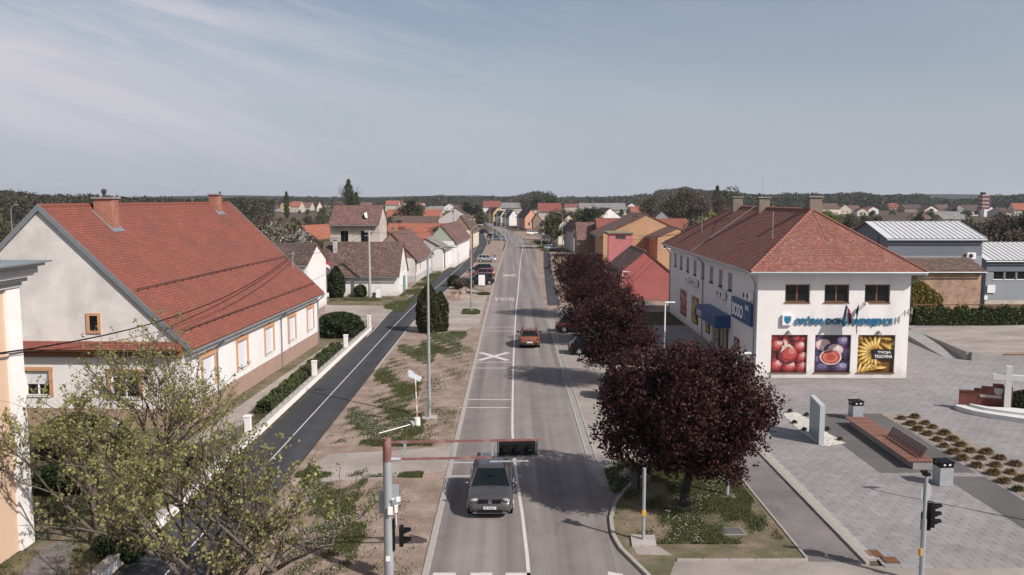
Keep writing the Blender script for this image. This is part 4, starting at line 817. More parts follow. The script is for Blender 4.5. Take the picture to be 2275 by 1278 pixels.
# side posters and shop front
for (a, b, c, d), wch in zip(side_posters, ('sb', 'ban', 'ban')): poster(mr, FWt, ML - b, ML - a, c, d, wch, -.13)
M['shopyellow'] = mat("shop_film_yellow", (.36, .24, .06), .5, .3, 3, col2=(.14, .16, .04), mixs=1.5)
for (a, b, c, d) in shop[:1]:
    k = 4
    for i in range(k):
        w = (b - a) / k; window(mr, FWt, (ML - b + i * w + .02, ML - b + (i + 1) * w - .02, c, d, 'win', {'div': 1, 'glass': 'shopyellow' if i % 2 == 0 else 'glass', 't': .06}))
poster(mr, FWt, ML - 6.6, ML - 4.6, .1, 2.1, 'sb', -.13)
mb = MB(); FWt.box(mb, ML - 15.2, ML - 7.6, 2.55, 3.55, .003, 1.25); aw = mb.build("awning", SB, mr)
FA = Fr(FWt.p(0, 0, 1.25), FWt.u, FWt.n); fit_text("sign_lettering", "BOSO", 1.9, .5, WH, aw, FA, ML - 14.8, 2.75, .006, bold=.03)
# the plain end of the awning faces the square
mb = MB(); FWt.box(mb, ML - 6.5, ML - .75, 3.7, 5.3, .05, .28); sg = mb.build("shop_sign", SB, mr)
FB = Fr(FWt.p(0, 0, .28), FWt.u, FWt.n); fit_text("sign_lettering", "BOSO", 3.3, 1.0, WH, sg, FB, ML - 6.2, 3.98, .006, bold=.035)
mb = MB()
for q in (-.3, 0, .3): mb.poly([FB.p(ML - 1.9 + q, 4.85 - abs(q) * .3, .006), FB.p(ML - 1.7 + q, 4.8 - abs(q) * .3, .006), FB.p(ML - 1.72 + q, 5.1, .006), FB.p(ML - 1.9 + q, 5.12, .006)], 0)
mb.poly([FB.p(ML - 2.5, 4.0, .006), FB.p(ML - 2.25, 4.0, .006), FB.p(ML - 2.3, 4.4, .006), FB.p(ML - 2.45, 4.4, .006)], 1); mb.build("sign_emblem", [WH, PM_['ban'][1]], sg)
def ac_unit(root, fr, u, z, label="air_conditioner", w=.85, h=.6):
    mb = MB(); fr.box(mb, u, u + w, z, z + h, .12, .42); o = mb.build(label, M['pvc'], root); c = fr.p(u + w * .4, z + h / 2, .42); mb = MB(); mb.cyl(c, c + fr.n * .02, h * .36, n=14); mb.build("fan_grille", M['darkmetal'], o)
    mb = MB(); fr.box(mb, u + .05, u + .1, z - .08, z, 0, .4); fr.box(mb, u + w - .1, u + w - .05, z - .08, z, 0, .4); mb.build("bracket", M['steel'], o); return o
for u, z in ((ML - 2.6, 5.55), (ML - 1.55, 5.6), (ML - 11.0, 4.75), (ML - 9.8, 4.75), (ML - 24.5, 4.6), (ML - 22.0, 4.6), (ML - 21.0, 4.6)): ac_unit(mr, FWt, u, z)
# flags, camera, aerial bracket on the front
fl = thing("flags_on_bracket", "two drooping flags on slanted poles over the blue lettering", "flag", (c0.x, c0.y, 0), R(-0.72))
u, z = fu(1893, 700); mb = MB(); FS.box(mb, u - .12, u + .12, z - .1, z + .15, 0, .12); mb.build("bracket", M['steel'], fl)
rg = random.Random(3)
for k, (du, dn_, cols) in enumerate(((-.9, 1.0, 'hr'), (-.1, 1.35, 'eu'), (.5, 1.1, None))):
    p0 = FS.p(u, z, .1); p1 = FS.p(u + du, z + .95, dn_); mb = MB(); mb.cyl(p0, p1, .025, n=6); mb.build("flagpole", M['trimwhite'] if cols else M['steel'], fl)
    if not cols: continue
    V = []; Fq = []; mi = []; nu, nv = 9, 8; dr = 1.05 if cols == 'hr' else 1.75
    for i in range(nu):
        base = Vector(p0).lerp(Vector(p1), .45 + .55 * i / (nu - 1))
        for j in range(nv):
            t = j / (nv - 1); sw = .10 * math.sin(i * 1.7 + t * 3) * (1 - .3 * t); pinch = (i / (nu - 1) - .5) * -.35 * t
            V.append(base + Vector((sw * .6 + pinch, sw, -dr * t * (1 - .12 * math.cos(i)))))
    for i in range(nu - 1):
        for j in range(nv - 1): Fq.append((i * nv + j, (i + 1) * nv + j, (i + 1) * nv + j + 1, i * nv + j + 1)); mi.append(0 if cols == 'eu' else (0 if i < 3 else 1 if i < 5 else 2))
    mb = MB(); mb.raw(V, Fq); mb.m = mi
    mb.build("flag_cloth", [mat("flag_blue", (.015, .04, .14), .8, .05)] if cols == 'eu' else [mat("flag_red", (.22, .015, .03), .8, .05), mat("flag_white", (.5, .48, .5), .8, .05), mat("flag_navy", (.02, .03, .10), .8, .05)], fl, smooth=True)
u, z = fu(1917, 672); mb = MB(); mb.cyl(FS.p(u, z - .15, 0), FS.p(u, z - .1, .45), .03, n=6); FS.box(mb, u - .08, u + .08, z - .14, z + .05, .35, .7); tag(mb.build("security_camera", M['pvc'], mr))
u, z = fu(2009, 692); mb = MB(); mb.cyl(FS.p(u, z, 0), FS.p(u, z, .5), .025, n=6); mb.cyl(FS.p(u - .25, z - .1, .5), FS.p(u + .25, z + .1, .5), .02, n=6)
for q in (-.25, 0, .25): FS.box(mb, u + q - .03, u + q + .03, z - .2 + q * .3, z + .25 + q * .3, .47, .55)
mb.build("aerial_bracket", M['steel'], mr)
mb = MB(); FS.box(mb, MW - .5, MW - .38, 7.0, 7.2, 0, .12); mb.build("wall_lamp", M['pvc'], mr)
# ================================================================== THE OTHER HOUSES
def hs(label, pL, pR, yb, ye, yr, L, wall, roof, typ='G', apex=None, tilt=0.0, name="house", size=None, op=None, ov=.4, group=None, chim=(), plinth=None, gwall=None, spouts=(), cat='house', ezmin=2.4, both=False, gut=True, slabm='wood'):
    """pL..pR, yb, ye, yr: where the photograph shows the near wall's edges, its foot, its eave and the ridge"""
    Y0 = G((pL + pR) / 2, yb)[1]; x0, ez = onY(pL, ye, Y0); x1 = onY(pR, ye, Y0)[0]; W = x1 - x0; ez = max(ez, ezmin); t = R(tilt)
    if typ == 'G':
        ap, rz = onY(apex or (pL + pR) / 2, yr, Y0); rz = max(rz, ez + W * .22); cx_, cy_ = (x0 + x1) / 2, Y0
        dx, dy = -math.sin(t) * L / 2, math.cos(t) * L / 2
        return house(name, label, cx_ + dx, cy_ + dy, t, W, L, ez, rz, wall, roof, ov, .14, size, op, chim, group, 0, gwall, gut, spouts, plinth, slabm, cat, both)
    rz = max(onY((pL + pR) / 2, yr, Y0 + L / 2)[1], ez + L * .2); cx_, cy_ = (x0 + x1) / 2, Y0
    dx, dy = -math.sin(t) * L / 2, math.cos(t) * L / 2
    o2 = {}
    for k, v in (op or {}).items(): o2[{'front': 'W', 'right': 'S', 'left': 'N', 'back': 'E'}[k]] = v
    return house(name, label, cx_ + dx, cy_ + dy, t + math.pi / 2, L, W, ez, rz, wall, roof, ov, .14, size, o2, chim, group, 0, gwall, gut, spouts, plinth, slabm, cat, both)
FIN = (.25, .33); MID = (.4, .45)
def row(n, w, z0, z1, L, kind='win', m=1.0, o=None):
    return [(m + (L - 2 * m) * (i + .5) / n - w / 2, m + (L - 2 * m) * (i + .5) / n + w / 2, z0, z1, kind, o or {}) for i in range(n)]
# --- west side, near to far.  For 'E' houses local -X faces the camera, local +Y faces west, -Y faces the street
hs("white gabled cottage with a brown roof tucked behind the big red roofed house", 560, 682, 700, 588, 545, 9.5, 'white', 't_dark', 'E', size=FIN, op={'right': [(4.0, 4.9, 1.2, 2.3, 'win')]}, ov=.35)
hs("long low white cottage under an old weathered brown tile roof", 708, 886, 658, 608, 541, 9.0, 'white', 't_brown', 'E', size=(.25, .25), op={'right': [(2.2, 3.2, 1.1, 2.5, 'win', {'sill': 'beige'}), (5.4, 6.4, 1.1, 2.5, 'win', {'sill': 'beige'})], 'front': []}, ov=.5, chim=((-1.4, 3.7, 5.0, 7.3, .55, .5, 'greyplaster'),), gwall='whiteold', both=False)
hs("two storey beige house with a damaged pink tiled roof", 733, 842, 598, 494, 459, 9.5, 'beige', 't_pan', 'E', size=(.3, .38), ov=1.0, op={'front': [(1.9, 3.3, 5.0, 7.0, 'dark'), (5.6, 7.0, 5.0, 7.0, 'dark')], 'right': [(2.5, 3.3, 4.4, 6.2, 'win'), (6.3, 7.1, 4.4, 6.2, 'win')]}, name="two_storey_house")
hs("small grey gabled house with a bright orange roof behind the cottages", 642, 700, 565, 530, 503, 17, 'greyplaster', 't_orange', 'G', 668, -16, size=MID, op={'S': [(2.0, 2.3, 6.0, 6.3, 'hole'), (2.9, 3.2, 6.0, 6.3, 'hole')]})
hs("low outbuilding with a bright orange roof beside the two storey house", 858, 1012, 560, 533, 498, 9, 'beige', 't_orange', 'E', size=MID, chim=((-3.4, 12.5, 4, 7.2, .6, .6, 'brick'),))
h5 = hs("white street house with a faded pink pantile roof and red shutters", 862, 925, 628, 572, 519, 18, 'whiteold', 't_pan', 'G', 885, -3.2, size=(.3, .38), op={'E': [(1.2, 2.1, 1.5, 3.2, 'shut', {'glass': 'shutter'}), (4.6, 5.5, 1.5, 3.2, 'shut', {'glass': 'shutter'}), (11.5, 12.8, .1, 2.6, 'door', {'mat': 'shutter'}), (15.2, 16, 1.4, 3.0, 'win')]}, plinth=(1.1, 'greyplaster'), spouts=(-8.8, 8.8), gwall='greyplaster') if False else None
M['shutter'] = mat("maroon_painted_wood", (.17, .035, .035), .6, .1, 3)
M['teal'] = mat("teal_painted_gate", (.16, .30, .29), .6, .1, 3)
hs("white street house with a faded pink pantile roof and maroon shutters", 818, 922, 628, 574, 519, 17, 'whiteold', 't_pan', 'G', 869, -3.2, size=(.3, .38), op={'E': [(1.2, 2.2, 1.5, 3.2, 'blind', {'bmat': 'shutter'}), (4.6, 5.6, 1.5, 3.2, 'blind', {'bmat': 'shutter'}), (11.5, 12.8, .1, 2.6, 'door', {'mat': 'shutter'}), (14.6, 15.5, 1.4, 3.0, 'win')]}, plinth=(1.1, 'greyplaster'), spouts=(-8.3, 8.3), gwall='brownwall', chim=((-.6, -4, 6, 8.3, .55, .55, 'brownwall'),))
hs("pale rendered portal house with a maroon gate and grey roof", 908, 984, 602, 553, 531, 9, 'white', 't_grey', 'G', 946, -4, gwall='greyplaster', size=MID, op={'E': [(1.4, 3.4, .1, 3.2, 'door', {'mat': 'shutter'}), (5.5, 6.3, 1.2, 2.6, 'win')]})
hs("pale green gabled house with a red lean-to roof", 950, 1010, 594, 536, 502, 26, 'white', 't_pan', 'G', 985, -3.2, size=MID, op={'E': [(2, 3, 1.3, 2.8, 'win'), (6, 7.2, .1, 2.4, 'door', {'mat': 'shutter'}), (12, 13, 1.3, 2.8, 'win')]}, gwall='green')
hs("cream gabled house with a brown brick gable top at the path bend", 1001, 1046, 555, 512, 480, 22, 'cream', 't_brown', 'G', 1013, -3, op={'E': row(4, 1.0, 1.4, 3.0, 22)}, gwall='brownwall')
hs("large pale grey gabled barn house near the road bend", 975, 1049, 530, 486, 463, 20, 'greyplaster', 't_dark', 'G', 1010, 2, op={'S': [(4.3, 4.8, 8.3, 8.8, 'hole')]}, ov=.6)
hs("long dark roofed farm building behind the orange roofs", 862, 972, 520, 500, 481, 12, 'brownwall', 't_brown', 'E', group=None)
hs("long orange roofed farm building further back", 858, 978, 500, 484, 466, 13, 'beige', 't_orange', 'E', chim=((-2, 6, 8, 12, .8, .8, 'brick'),))
hs("dark green roofed shed in the orchard", 890, 945, 482, 466, 458, 14, 'greyplaster', 't_dark', 'E')
hs("far orange roofed house beyond the shed", 856, 886, 470, 455, 446, 12, 'beige', 't_orange', 'E')
hs("cream gabled house beyond the barn house", 1042, 1065, 490, 472, 457, 26, 'cream', 't_grey', 'G', 1054, 22)
hs("tall white house with a wide red roof at the end of the street", 1073, 1112, 478, 460, 447, 18, 'white', 't_red', 'E', op={'front': row(2, 1.4, 5, 6.6, 14)})
th_ = [o for o in bpy.data.objects if o.name == "two_storey_house"][0]
def on_slope(root, px, py, side=-1):
    W, L, ez, rz = HINFO[root.name]; p0 = root.matrix_basis @ Vector((0, 0, rz + .2)); nn = (root.matrix_basis.to_3x3() @ Vector((side * (rz - ez), 0, W / 2))).normalized(); d = ray(px, py); o = Vector((0, 0, CH)); t = (p0 - o).dot(nn) / d.dot(nn); return root.matrix_basis.inverted() @ (o + d * t + nn * .04)
for nm, pts, mk in (("roof_hole", ((804, 481), (811, 477), (814, 485), (808, 488)), 'black'), ("torn_sheet", ((809, 477), (815, 473), (817, 487), (812, 486)), 'trimwhite')):
    mb = MB(); q = [on_slope(th_, *p) for p in pts]; up_ = Vector((-.04, 0, .06)) * (1 if mk == 'black' else 2.5); mb.poly([p + up_ for p in q][::-1]); mb.poly([p + up_ * 1.02 for p in q]); mb.build(nm, M[mk], th_)
# --- east side, near to far
rh = hs("red gabled garage building with a brown pantile roof", 1378, 1490, 668, 606, 560, 12, 'red', 't_pan', 'G', 1430, 1, size=(.3, .38), name="red_house", ov=.45)
oh = hs("big orange house with a broad gable and two round attic vents", 1345, 1528, 590, 521, 478, 20, 'orange', 't_pan', 'G', 1437, 0, size=(.35, .42), op={'S': [(5.2, 5.45, 9.3, 9.6, 'hole'), (5.85, 6.1, 9.3, 9.6, 'hole')]}, name="orange_house", ov=1.1)
hs("small orange house wing with a white framed window", 1461, 1552, 600, 528, 508, 10, 'orange', 't_pan', 'G', 1502, 0, size=(.35, .42), op={'S': [(1.0, 2.5, 3.9, 5.4, 'win', {'blind': .5})]}, name="orange_wing", ov=.6)
Y0 = G(1380, 600)[1]; xa, za = onY(1352, 519, Y0); xb, zb = onY(1405, 585, Y0)
pg = thing("pink_stair_tower", "pink flat roofed entrance block against the orange gable", "building", ((xa + xb) / 2, Y0, 0))
w = (xb - xa) / 2; mb = MB(); fr = Fr((-w, 0, 0), (1, 0, 0), (0, -1, 0)); vz = onY(1370, 527, Y0)[1]
wall_face(mb, fr, 2 * w, za, [(w - .9, w + .9, vz - .35, vz + .35)]); wall_face(mb, Fr((w, 0, 0), (0, 1, 0), (1, 0, 0)), 7.5, za, []); wall_face(mb, Fr((-w, 7.5, 0), (0, -1, 0), (-1, 0, 0)), 7.5, za, []); mb.build("wall", M['pink'], pg)
mb = MB(); mb.box(-w - .15, w + .15, -.3, 7.5, za, za + .2); mb.build("flat_roof", mat("mossy_concrete", (.20, .19, .11), .95, .2, 1), pg)
mb = MB(); fr.box(mb, w - .9, w + .9, vz - .35, vz + .35, -.18, -.12); v = mb.build("vent_grille", M['greyplaster'], pg)
for i in range(5): mb = MB(); fr.box(mb, w - .88, w + .88, vz - .33 + i * .14, vz - .28 + i * .14, -.12, -.03); mb.build("slat", M['darkmetal'], v)
mb = MB(); mb.box(-w - .95, -w - .16, -.1, .4, 0, za - .1); mb.build("orange_pier", M['orange'], pg)
mb = MB(); mb.box(-1.3, 1.3, 0, .06, .7, 1.0)
e = [("brown tiled house with a red wing roof beside the orange house", 1330, 1398, 575, 524, 487, 12, 'brownwall', 't_red', 'E', None, 0),
     ("low red brown roofed outbuilding behind the purple trees", 1283, 1324, 572, 530, 496, 9, 'brownwall', 't_pan', 'E', None, 0),
     ("grey gabled house next to the low red brown outbuilding", 1275, 1305, 562, 512, 493, 18, 'greyplaster', 't_brown', 'G', 1291, 4),
     ("cream walled house with a brown roof behind the bare street tree", 1240, 1288, 545, 503, 478, 18, 'cream', 't_brown', 'G', 1268, 8),
     ("low cream house with a brown lean-to roof", 1203, 1214, 520, 500, 492, 9, 'cream', 't_brown', 'G', 1209, 2),
     ("brown walled house next to the salmon gable", 1184, 1203, 512, 490, 475, 11, 'brownwall', 't_brown', 'G', 1194, 1),
     ("salmon pink gabled house with a dark roof on the curve", 1166, 1196, 508, 484, 466, 24, 'salmon', 't_dark', 'G', 1184, 8),
     ("white trimmed grey gabled house on the curve", 1131, 1152, 502, 482, 467, 22, 'white', 't_brown', 'G', 1148, 9),
     ("narrow pale house between the yellow gable and the white trimmed one", 1112, 1125, 496, 480, 470, 20, 'cream', 't_dark', 'G', 1120, 10),
     ("yellow gabled house with a red brown roof on the curve", 1096, 1117, 492, 474, 461, 24, 'yellow', 't_red', 'G', 1111, 12),
     ("wide red roofed hall behind the salmon gable", 1196, 1248, 492, 470, 452, 22, 'beige', 't_red', 'E', None, 0),
     ("long pale grey roofed barn beyond the street", 1105, 1195, 476, 462, 457, 20, 'beige', 't_grey', 'E', None, 0),
     ("white gabled house with a dark attic vent behind the red tiled wing", 1328, 1384, 520, 486, 463, 18, 'white', 't_dark', 'G', 1361, 6),
     ("orange roofed annex left of the white gabled house".replace(" left of", " beside"), 1309, 1334, 515, 486, 474, 12, 'beige', 't_orange', 'E', None, 0),
     ("long grey roofed warehouse beyond the white gable", 1288, 1392, 478, 466, 452, 24, 'beige', 't_grey', 'E', None, 0),
     ("red roofed hall wing east of the orange gable", 1470, 1534, 560, 510, 487, 11, 'brownwall', 't_red', 'E', None, 0),
     ("small orange hipped roof house among the trees", 1403, 1440, 495, 472, 459, 12, 'beige', 't_orange', 'E', None, 0),
     ("brown roofed house with a dark green gable", 1422, 1470, 480, 464, 447, 18, 'green', 't_brown', 'G', 1436, 10),
     ("pale blue gabled house with a slate dark roof behind the orange house", 1456, 1486, 525, 484, 470, 16, 'bluegrey2', 't_dark', 'G', 1472, -6),
     ("long dark timber barn in front of the woods", 1538, 1605, 488, 470, 457, 14, 'brownwall', 't_brown', 'E', None, 0)]
for (lb, a, b, yb, ye, yr, L, wl, rk, ty, ap, tl) in e:
    Yn = G((a + b) / 2, yb)[1]; k = {}
    if Yn < 200: k['size'] = (.35, .42)
    o = {}
    if ty == 'G': o = {'W': row(max(1, int(L / 6)), 1.1, 1.3, 2.8, L), 'S': row(2, 1.0, 1.2, 2.6, abs(onY(b, yb, Yn)[0] - onY(a, yb, Yn)[0]), m=.6)} if abs(onY(b, yb, Yn)[0] - onY(a, yb, Yn)[0]) > 5 else {}
    hs(lb, a, b, yb, ye, yr, L, wl, rk, ty, ap, tl, op=o, **k)
# --- grey halls and the old brick shed, east
Y0 = 105.0
def ehouse(name, label, pL, pR, Y0, ye, yr, D, wall, roof, op, ov=.35, size=None, bx=0, cat='building', gwall=None, slabm='bluegrey', hip=None):
    x0, ez = onY(pL, ye, Y0 - ov); x1 = onY(pR, ye, Y0 - ov)[0]; rz = onY((pL + pR) / 2, yr, Y0 + D / 2)[1]; o2 = {{'front': 'W', 'right': 'S', 'left': 'N'}[k]: v for k, v in op.items()}
    return house(name, label, (x0 + x1) / 2, Y0 + D / 2, math.pi / 2, D, x1 - x0, ez + .1, rz, wall, roof, ov, .3, size, o2, (), None, 0, gwall, True, (), None, slabm, cat)
def ribs(root, W, L, ez, rz, pitch=.62):
    """standing ribs on a sheet metal roof"""
    mb = MB(); n = int(L / pitch); s = (rz - ez) / (W / 2)
    for i in range(n + 1):
        y = -L / 2 - .3 + i * pitch
        for sd in (-1, 1):
            ex = sd * (W / 2 + .38); e = rz - s * abs(ex) + .16
            vs = [(ex, y, e), (ex, y + .13, e), (0, y + .13, rz + .16), (0, y, rz + .16)]; vs += [(a, b + (.03 if j in (0, 3) else -.03), c + .09) for j, (a, b, c) in enumerate(vs)]
            mb.raw(vs, [(4, 5, 6, 7), (0, 1, 5, 4), (1, 2, 6, 5), (3, 0, 4, 7), (2, 3, 7, 6)][::1])
    return mb.build("roof_ribs", M['t_metal'], root, kind='stuff')
g1 = ehouse("grey_hall", "blue grey hall with a white ribbed metal roof and an air conditioner", 1976, 2187, 99, 533, 495, 12, 'bluegrey', 't_metal', {'front': [(3.2, 6.6, 4.6, 5.5, 'win', {'glass': 'blind', 'div': 1}), (7.6, 11.0, 4.6, 5.5, 'win', {'glass': 'blind', 'div': 1})], 'left': [(9.2, 9.6, 7.2, 8.4, 'hole')]})
x0, ez = onY(1976, 533, 98.65); x1 = onY(2187, 533, 98.65)[0]; rz = onY(2080, 495, 105)[1]; ribs(g1, 12, x1 - x0, ez + .1, rz)
FW1 = Fr((-6, (x1 - x0) / 2, 0), (0, -1, 0), (-1, 0, 0)); ac_unit(g1, FW1, x1 - x0 - 1.9, 5.9, w=1.0, h=.75)
mb = MB(); FW1.box(mb, 0, x1 - x0, 3.5, 6.25, .004, .05); mb.build("pale_band", M['bluegrey2'], g1)
for u in ((1.3, 5.0), (6.0, 10.2)):
    mb = MB(); FW1.box(mb, u[0], u[1], 4.4, 5.35, .052, .12); o = mb.build("roller_shutter", M['blind'], g1)
    for i in range(5): mb = MB(); FW1.box(mb, u[0], u[1], 4.45 + i * .18, 4.48 + i * .18, .12, .135); mb.build("slat", M['bluegrey2'], o)
g2 = ehouse("grey_hall", "second blue grey hall with a low white ribbed roof and strip windows", 2196, 2420, 103, 581, 541, 12, 'bluegrey2', 't_metal', {'front': [(.9 + i * 1.45, 2.25 + i * 1.45, 3.05, 4.5, 'win', {'div': 1}) for i in range(7)]})
x0, ez = onY(2196, 581, 102.65); x1 = onY(2420, 581, 102.65)[0]; rz = onY(2300, 541, 109)[1]; ribs(g2, 12, x1 - x0, ez + .1, rz)
FW2 = Fr((-6, (x1 - x0) / 2, 0), (0, -1, 0), (-1, 0, 0)); mb = MB(); FW2.box(mb, 0, x1 - x0, ez - 1.25, ez - .05, .004, .07); mb.build("fascia_band", M['bluegrey'], g2)
mb = MB(); FW2.box(mb, .2, 1.15, 1.45, 2.4, .01, .14); mb.build("notice_box", M['pvc'], g2); mb = MB(); FW2.box(mb, -.1, .3, .6, 1.1, .01, .1); mb.build("meter_box", M['pvc'], g2)
mb = MB(); FW2.box(mb, 0, x1 - x0, 0, .5, .004, .06); mb.build("plinth", M['beige'], g2)
b1 = ehouse("brick_shed", "old mixed brick shed with a weathered roof and creeper on its corner", 2034, 2186, 92.5, 604, 577, 6, 'oldbrick', 't_brown', {}, .45, (.25, .28), slabm='wood')
x0, ez = onY(2034, 604, 92); 
mb = MB(); mb.box(-3.06, -3.01, -5.6, .9 + 4, .35, .75); mb.build("red_board", mat("red_board", (.42, .07, .05), .7, .05), b1)
# creeper
def leaf_cloud(P, s, name, m, parent=None, kind=None, seed=0, flat=None, aspect=1.5):
    r = np.random.default_rng(seed); n = len(P); P = np.asarray(P, float); a = r.normal(size=(n, 3)); a /= np.linalg.norm(a, axis=1)[:, None]
    b = r.normal(size=(n, 3)); b -= (b * a).sum(1)[:, None] * a; b /= np.linalg.norm(b, axis=1)[:, None]; sz = s * r.uniform(.6, 1.35, (n, 1)); a = a * sz * aspect / 2; b = b * sz / 2
    V = np.stack([P - a, P + b, P + a, P - b], 1).reshape(-1, 3); Q = np.arange(4 * n).reshape(-1, 4)
    return np_mesh(name, V, Q, m, parent, kind)
M['creeper'] = leaf_mat("yellow_green_creeper_leaf", (.10, .11, .02), (.28, .20, .05), .2)
r_ = np.random.default_rng(5); n = 2600; u = r_.uniform(0, 1, n) ** 1.6 * 3.4; z = r_.uniform(.2, 1, n) * (4.6 - u * .7); q = np.stack([-3.08 - r_.uniform(0, .25, n), 5.6 - u - 0 * u, z], 1)
L_ = (onY(2186, 604, 92)[0] - onY(2034, 604, 92)[0]) / 2; q[:, 1] = L_ + .1 - u
leaf_cloud(q, .17, "creeper", M['creeper'], b1, seed=3)
# teal gate, bright roof patches, damaged roof hole
Yg = G(905, 640)[1]; xg, _ = onY(903, 640, Yg)
tg = thing("teal_gate", "teal green painted yard gate between the cottage and the street house", "gate", (xg, Yg + .4, 0), R(-86) + math.pi)
for i in range(6): mb = MB(); mb.box(-6.3 + i * 1.05, -5.3 + i * 1.05, -.04, .04, .1, 2.3); mb.build("board", M['teal'], tg)
# ---- scattered village, far away: (px left, px right, y foot, y eave, y ridge, wall, roof, type)
far = [(574, 590, 468, 460, 455, 'white', 't_dark', 'G', "small white gabled house at the far edge of the orchard"), (600, 612, 470, 462, 455, 'bluegrey2', 't_dark', 'G', "pale blue gabled house far beyond the orchard"),
       (622, 636, 471, 456, 450, 'yellow', 't_orange', 'G', "yellow gabled house far beyond the orchard"), (644, 666, 472, 459, 448, 'beige', 't_orange', 'E', "orange hipped roof house far beyond the orchard"),
       (668, 690, 468, 460, 450, 'beige', 't_pan', 'E', "pink brown roofed house far beyond the orchard"), (704, 717, 470, 462, 449, 'cream', 't_orange', 'G', "cream gabled house with orange roof behind the two storey house"),
       (718, 735, 462, 456, 450, 'white', 't_dark', 'E', "dark roofed white house behind the two storey house"), (560, 578, 461, 456, 451, 'beige', 't_pan', 'E', "low faded roof beyond the red ridge"),
       (1826, 1868, 478, 464, 452, 'cream', 't_brown', 'E', "brown roofed house beside the wooded hill"), (1866, 1890, 476, 464, 455, 'cream', 't_pan', 'G', "cream gabled house with a pink roof below the woods"), (1885, 1912, 472, 464, 457, 'beige', 't_pan', 'E', "pink roofed house below the woods"),
       (1930, 1952, 476, 466, 460, 'white', 't_orange', 'G', "small white gabled cottage with an orange roof in the gardens"), (1976, 2005, 468, 461, 452, 'salmon', 't_orange', 'E', "salmon orange house in the gardens"),
       (2010, 2052, 472, 463, 455, 'brownwall', 't_dark', 'E', "wide dark roofed house in the gardens"), (2055, 2084, 478, 467, 458, 'white', 't_dark', 'G', "white fronted gable with a dark roof"),
       (2085, 2115, 474, 466, 455, 'brownwall', 't_brown', 'E', "brown roofed house behind the white fronted gable"), (2118, 2146, 480, 466, 456, 'bluegrey2', 't_dark', 'G', "blue grey gabled house with a dark roof"),
       (2146, 2192, 480, 470, 456, 'white', 't_dark', 'E', "long white house with a dark roof beside the striped tower"), (2080, 2140, 490, 480, 474, 'greyplaster', 't_grey', 'E', "low grey shed roof in front of the gabled houses"),
       (2095, 2155, 500, 488, 482, 'beige', 't_grey', 'E', "long pale shed roof above the hall"), (1948, 2015, 505, 492, 478, 'brownwall', 't_dark', 'E', "big dark barn roof behind the hall"),
       (2255, 2290, 480, 466, 452, 'beige', 't_orange', 'E', "orange roofed house at the edge of the trees"), (2208, 2250, 532, 512, 500, 'white', 't_grey', 'G', "white house with a pale grey roof among dark trees"),
       (2040, 2075, 500, 490, 484, 'beige', 't_pan', 'E', "faded pink roofed shed behind the hall"), (1440, 1462, 468, 456, 450, 'cream', 't_orange', 'E', "far cream house with orange roof under the tall trees"),
       (1395, 1412, 468, 458, 452, 'white', 't_dark', 'G', "far white gabled house by the poplar row"), (1255, 1285, 470, 460, 454, 'beige', 't_red', 'E', "far red roofed house by the grey warehouse"),
       (1008, 1036, 474, 463, 456, 'beige', 't_brown', 'E', "far brown roofed house beyond the barn gable"), (950, 985, 474, 466, 460, 'greyplaster', 't_grey', 'E', "far grey roofed shed beyond the orange roofs"),
       (890, 912, 464, 456, 450, 'white', 't_dark', 'G', "white fronted house in the row beyond the orange roofs"), (914, 940, 466, 457, 451, 'cream', 't_orange', 'E', "cream house with orange roof in the row beyond the farm"), (986, 1010, 468, 460, 453, 'white', 't_pan', 'G', "white gable in the row beyond the farm"),
       (1120, 1150, 470, 462, 455, 'white', 't_orange', 'E', "white house with orange roof past the end of the street"), (1155, 1180, 468, 461, 454, 'beige', 't_pan', 'G', "beige gable past the end of the street"), (1212, 1240, 470, 461, 453, 'cream', 't_orange', 'E', "cream house with orange roof behind the bare street tree"),
       (740, 762, 462, 455, 449, 'beige', 't_orange', 'E', "orange roofed house past the poplars"), (800, 826, 464, 456, 450, 'white', 't_pan', 'E', "pale house with pink roof past the poplars"), (1300, 1322, 468, 460, 453, 'cream', 't_red', 'G', "cream gable with red roof beyond the warehouse"),
       (1600, 1628, 474, 464, 457, 'white', 't_dark', 'E', "white house with dark roof under the wooded ridge"), (1905, 1928, 480, 470, 463, 'cream', 't_brown', 'G', "cream gable with brown roof in the gardens"), (2190, 2215, 478, 468, 460, 'white', 't_brown', 'G', "white gable beside the striped tower"), (2225, 2250, 484, 472, 463, 'greyplaster', 't_dark', 'E', "grey house with dark roof near the tower")]
for (a, b, yb, ye, yr, wl, rk, ty, lb) in far:
    Yn = G((a + b) / 2, yb)[1]; wd_ = abs(onY(b, yb, Yn)[0] - onY(a, yb, Yn)[0]); o = {}
    if ty == 'G' and wd_ > 4: o = {'S': row(2, 1.0, 1.2, 2.5, wd_, m=.8)}
    if ty == 'E' and wd_ > 6: o = {'front': row(max(1, int(wd_ / 5)), 1.2, 1.0, 2.2, wd_)}
    hs(lb, a, b, yb, ye, yr, 11 if Yn < 500 else 14, wl, rk, ty, None, rnd.uniform(-12, 12), op=o, gut=False, ezmin=2.8)
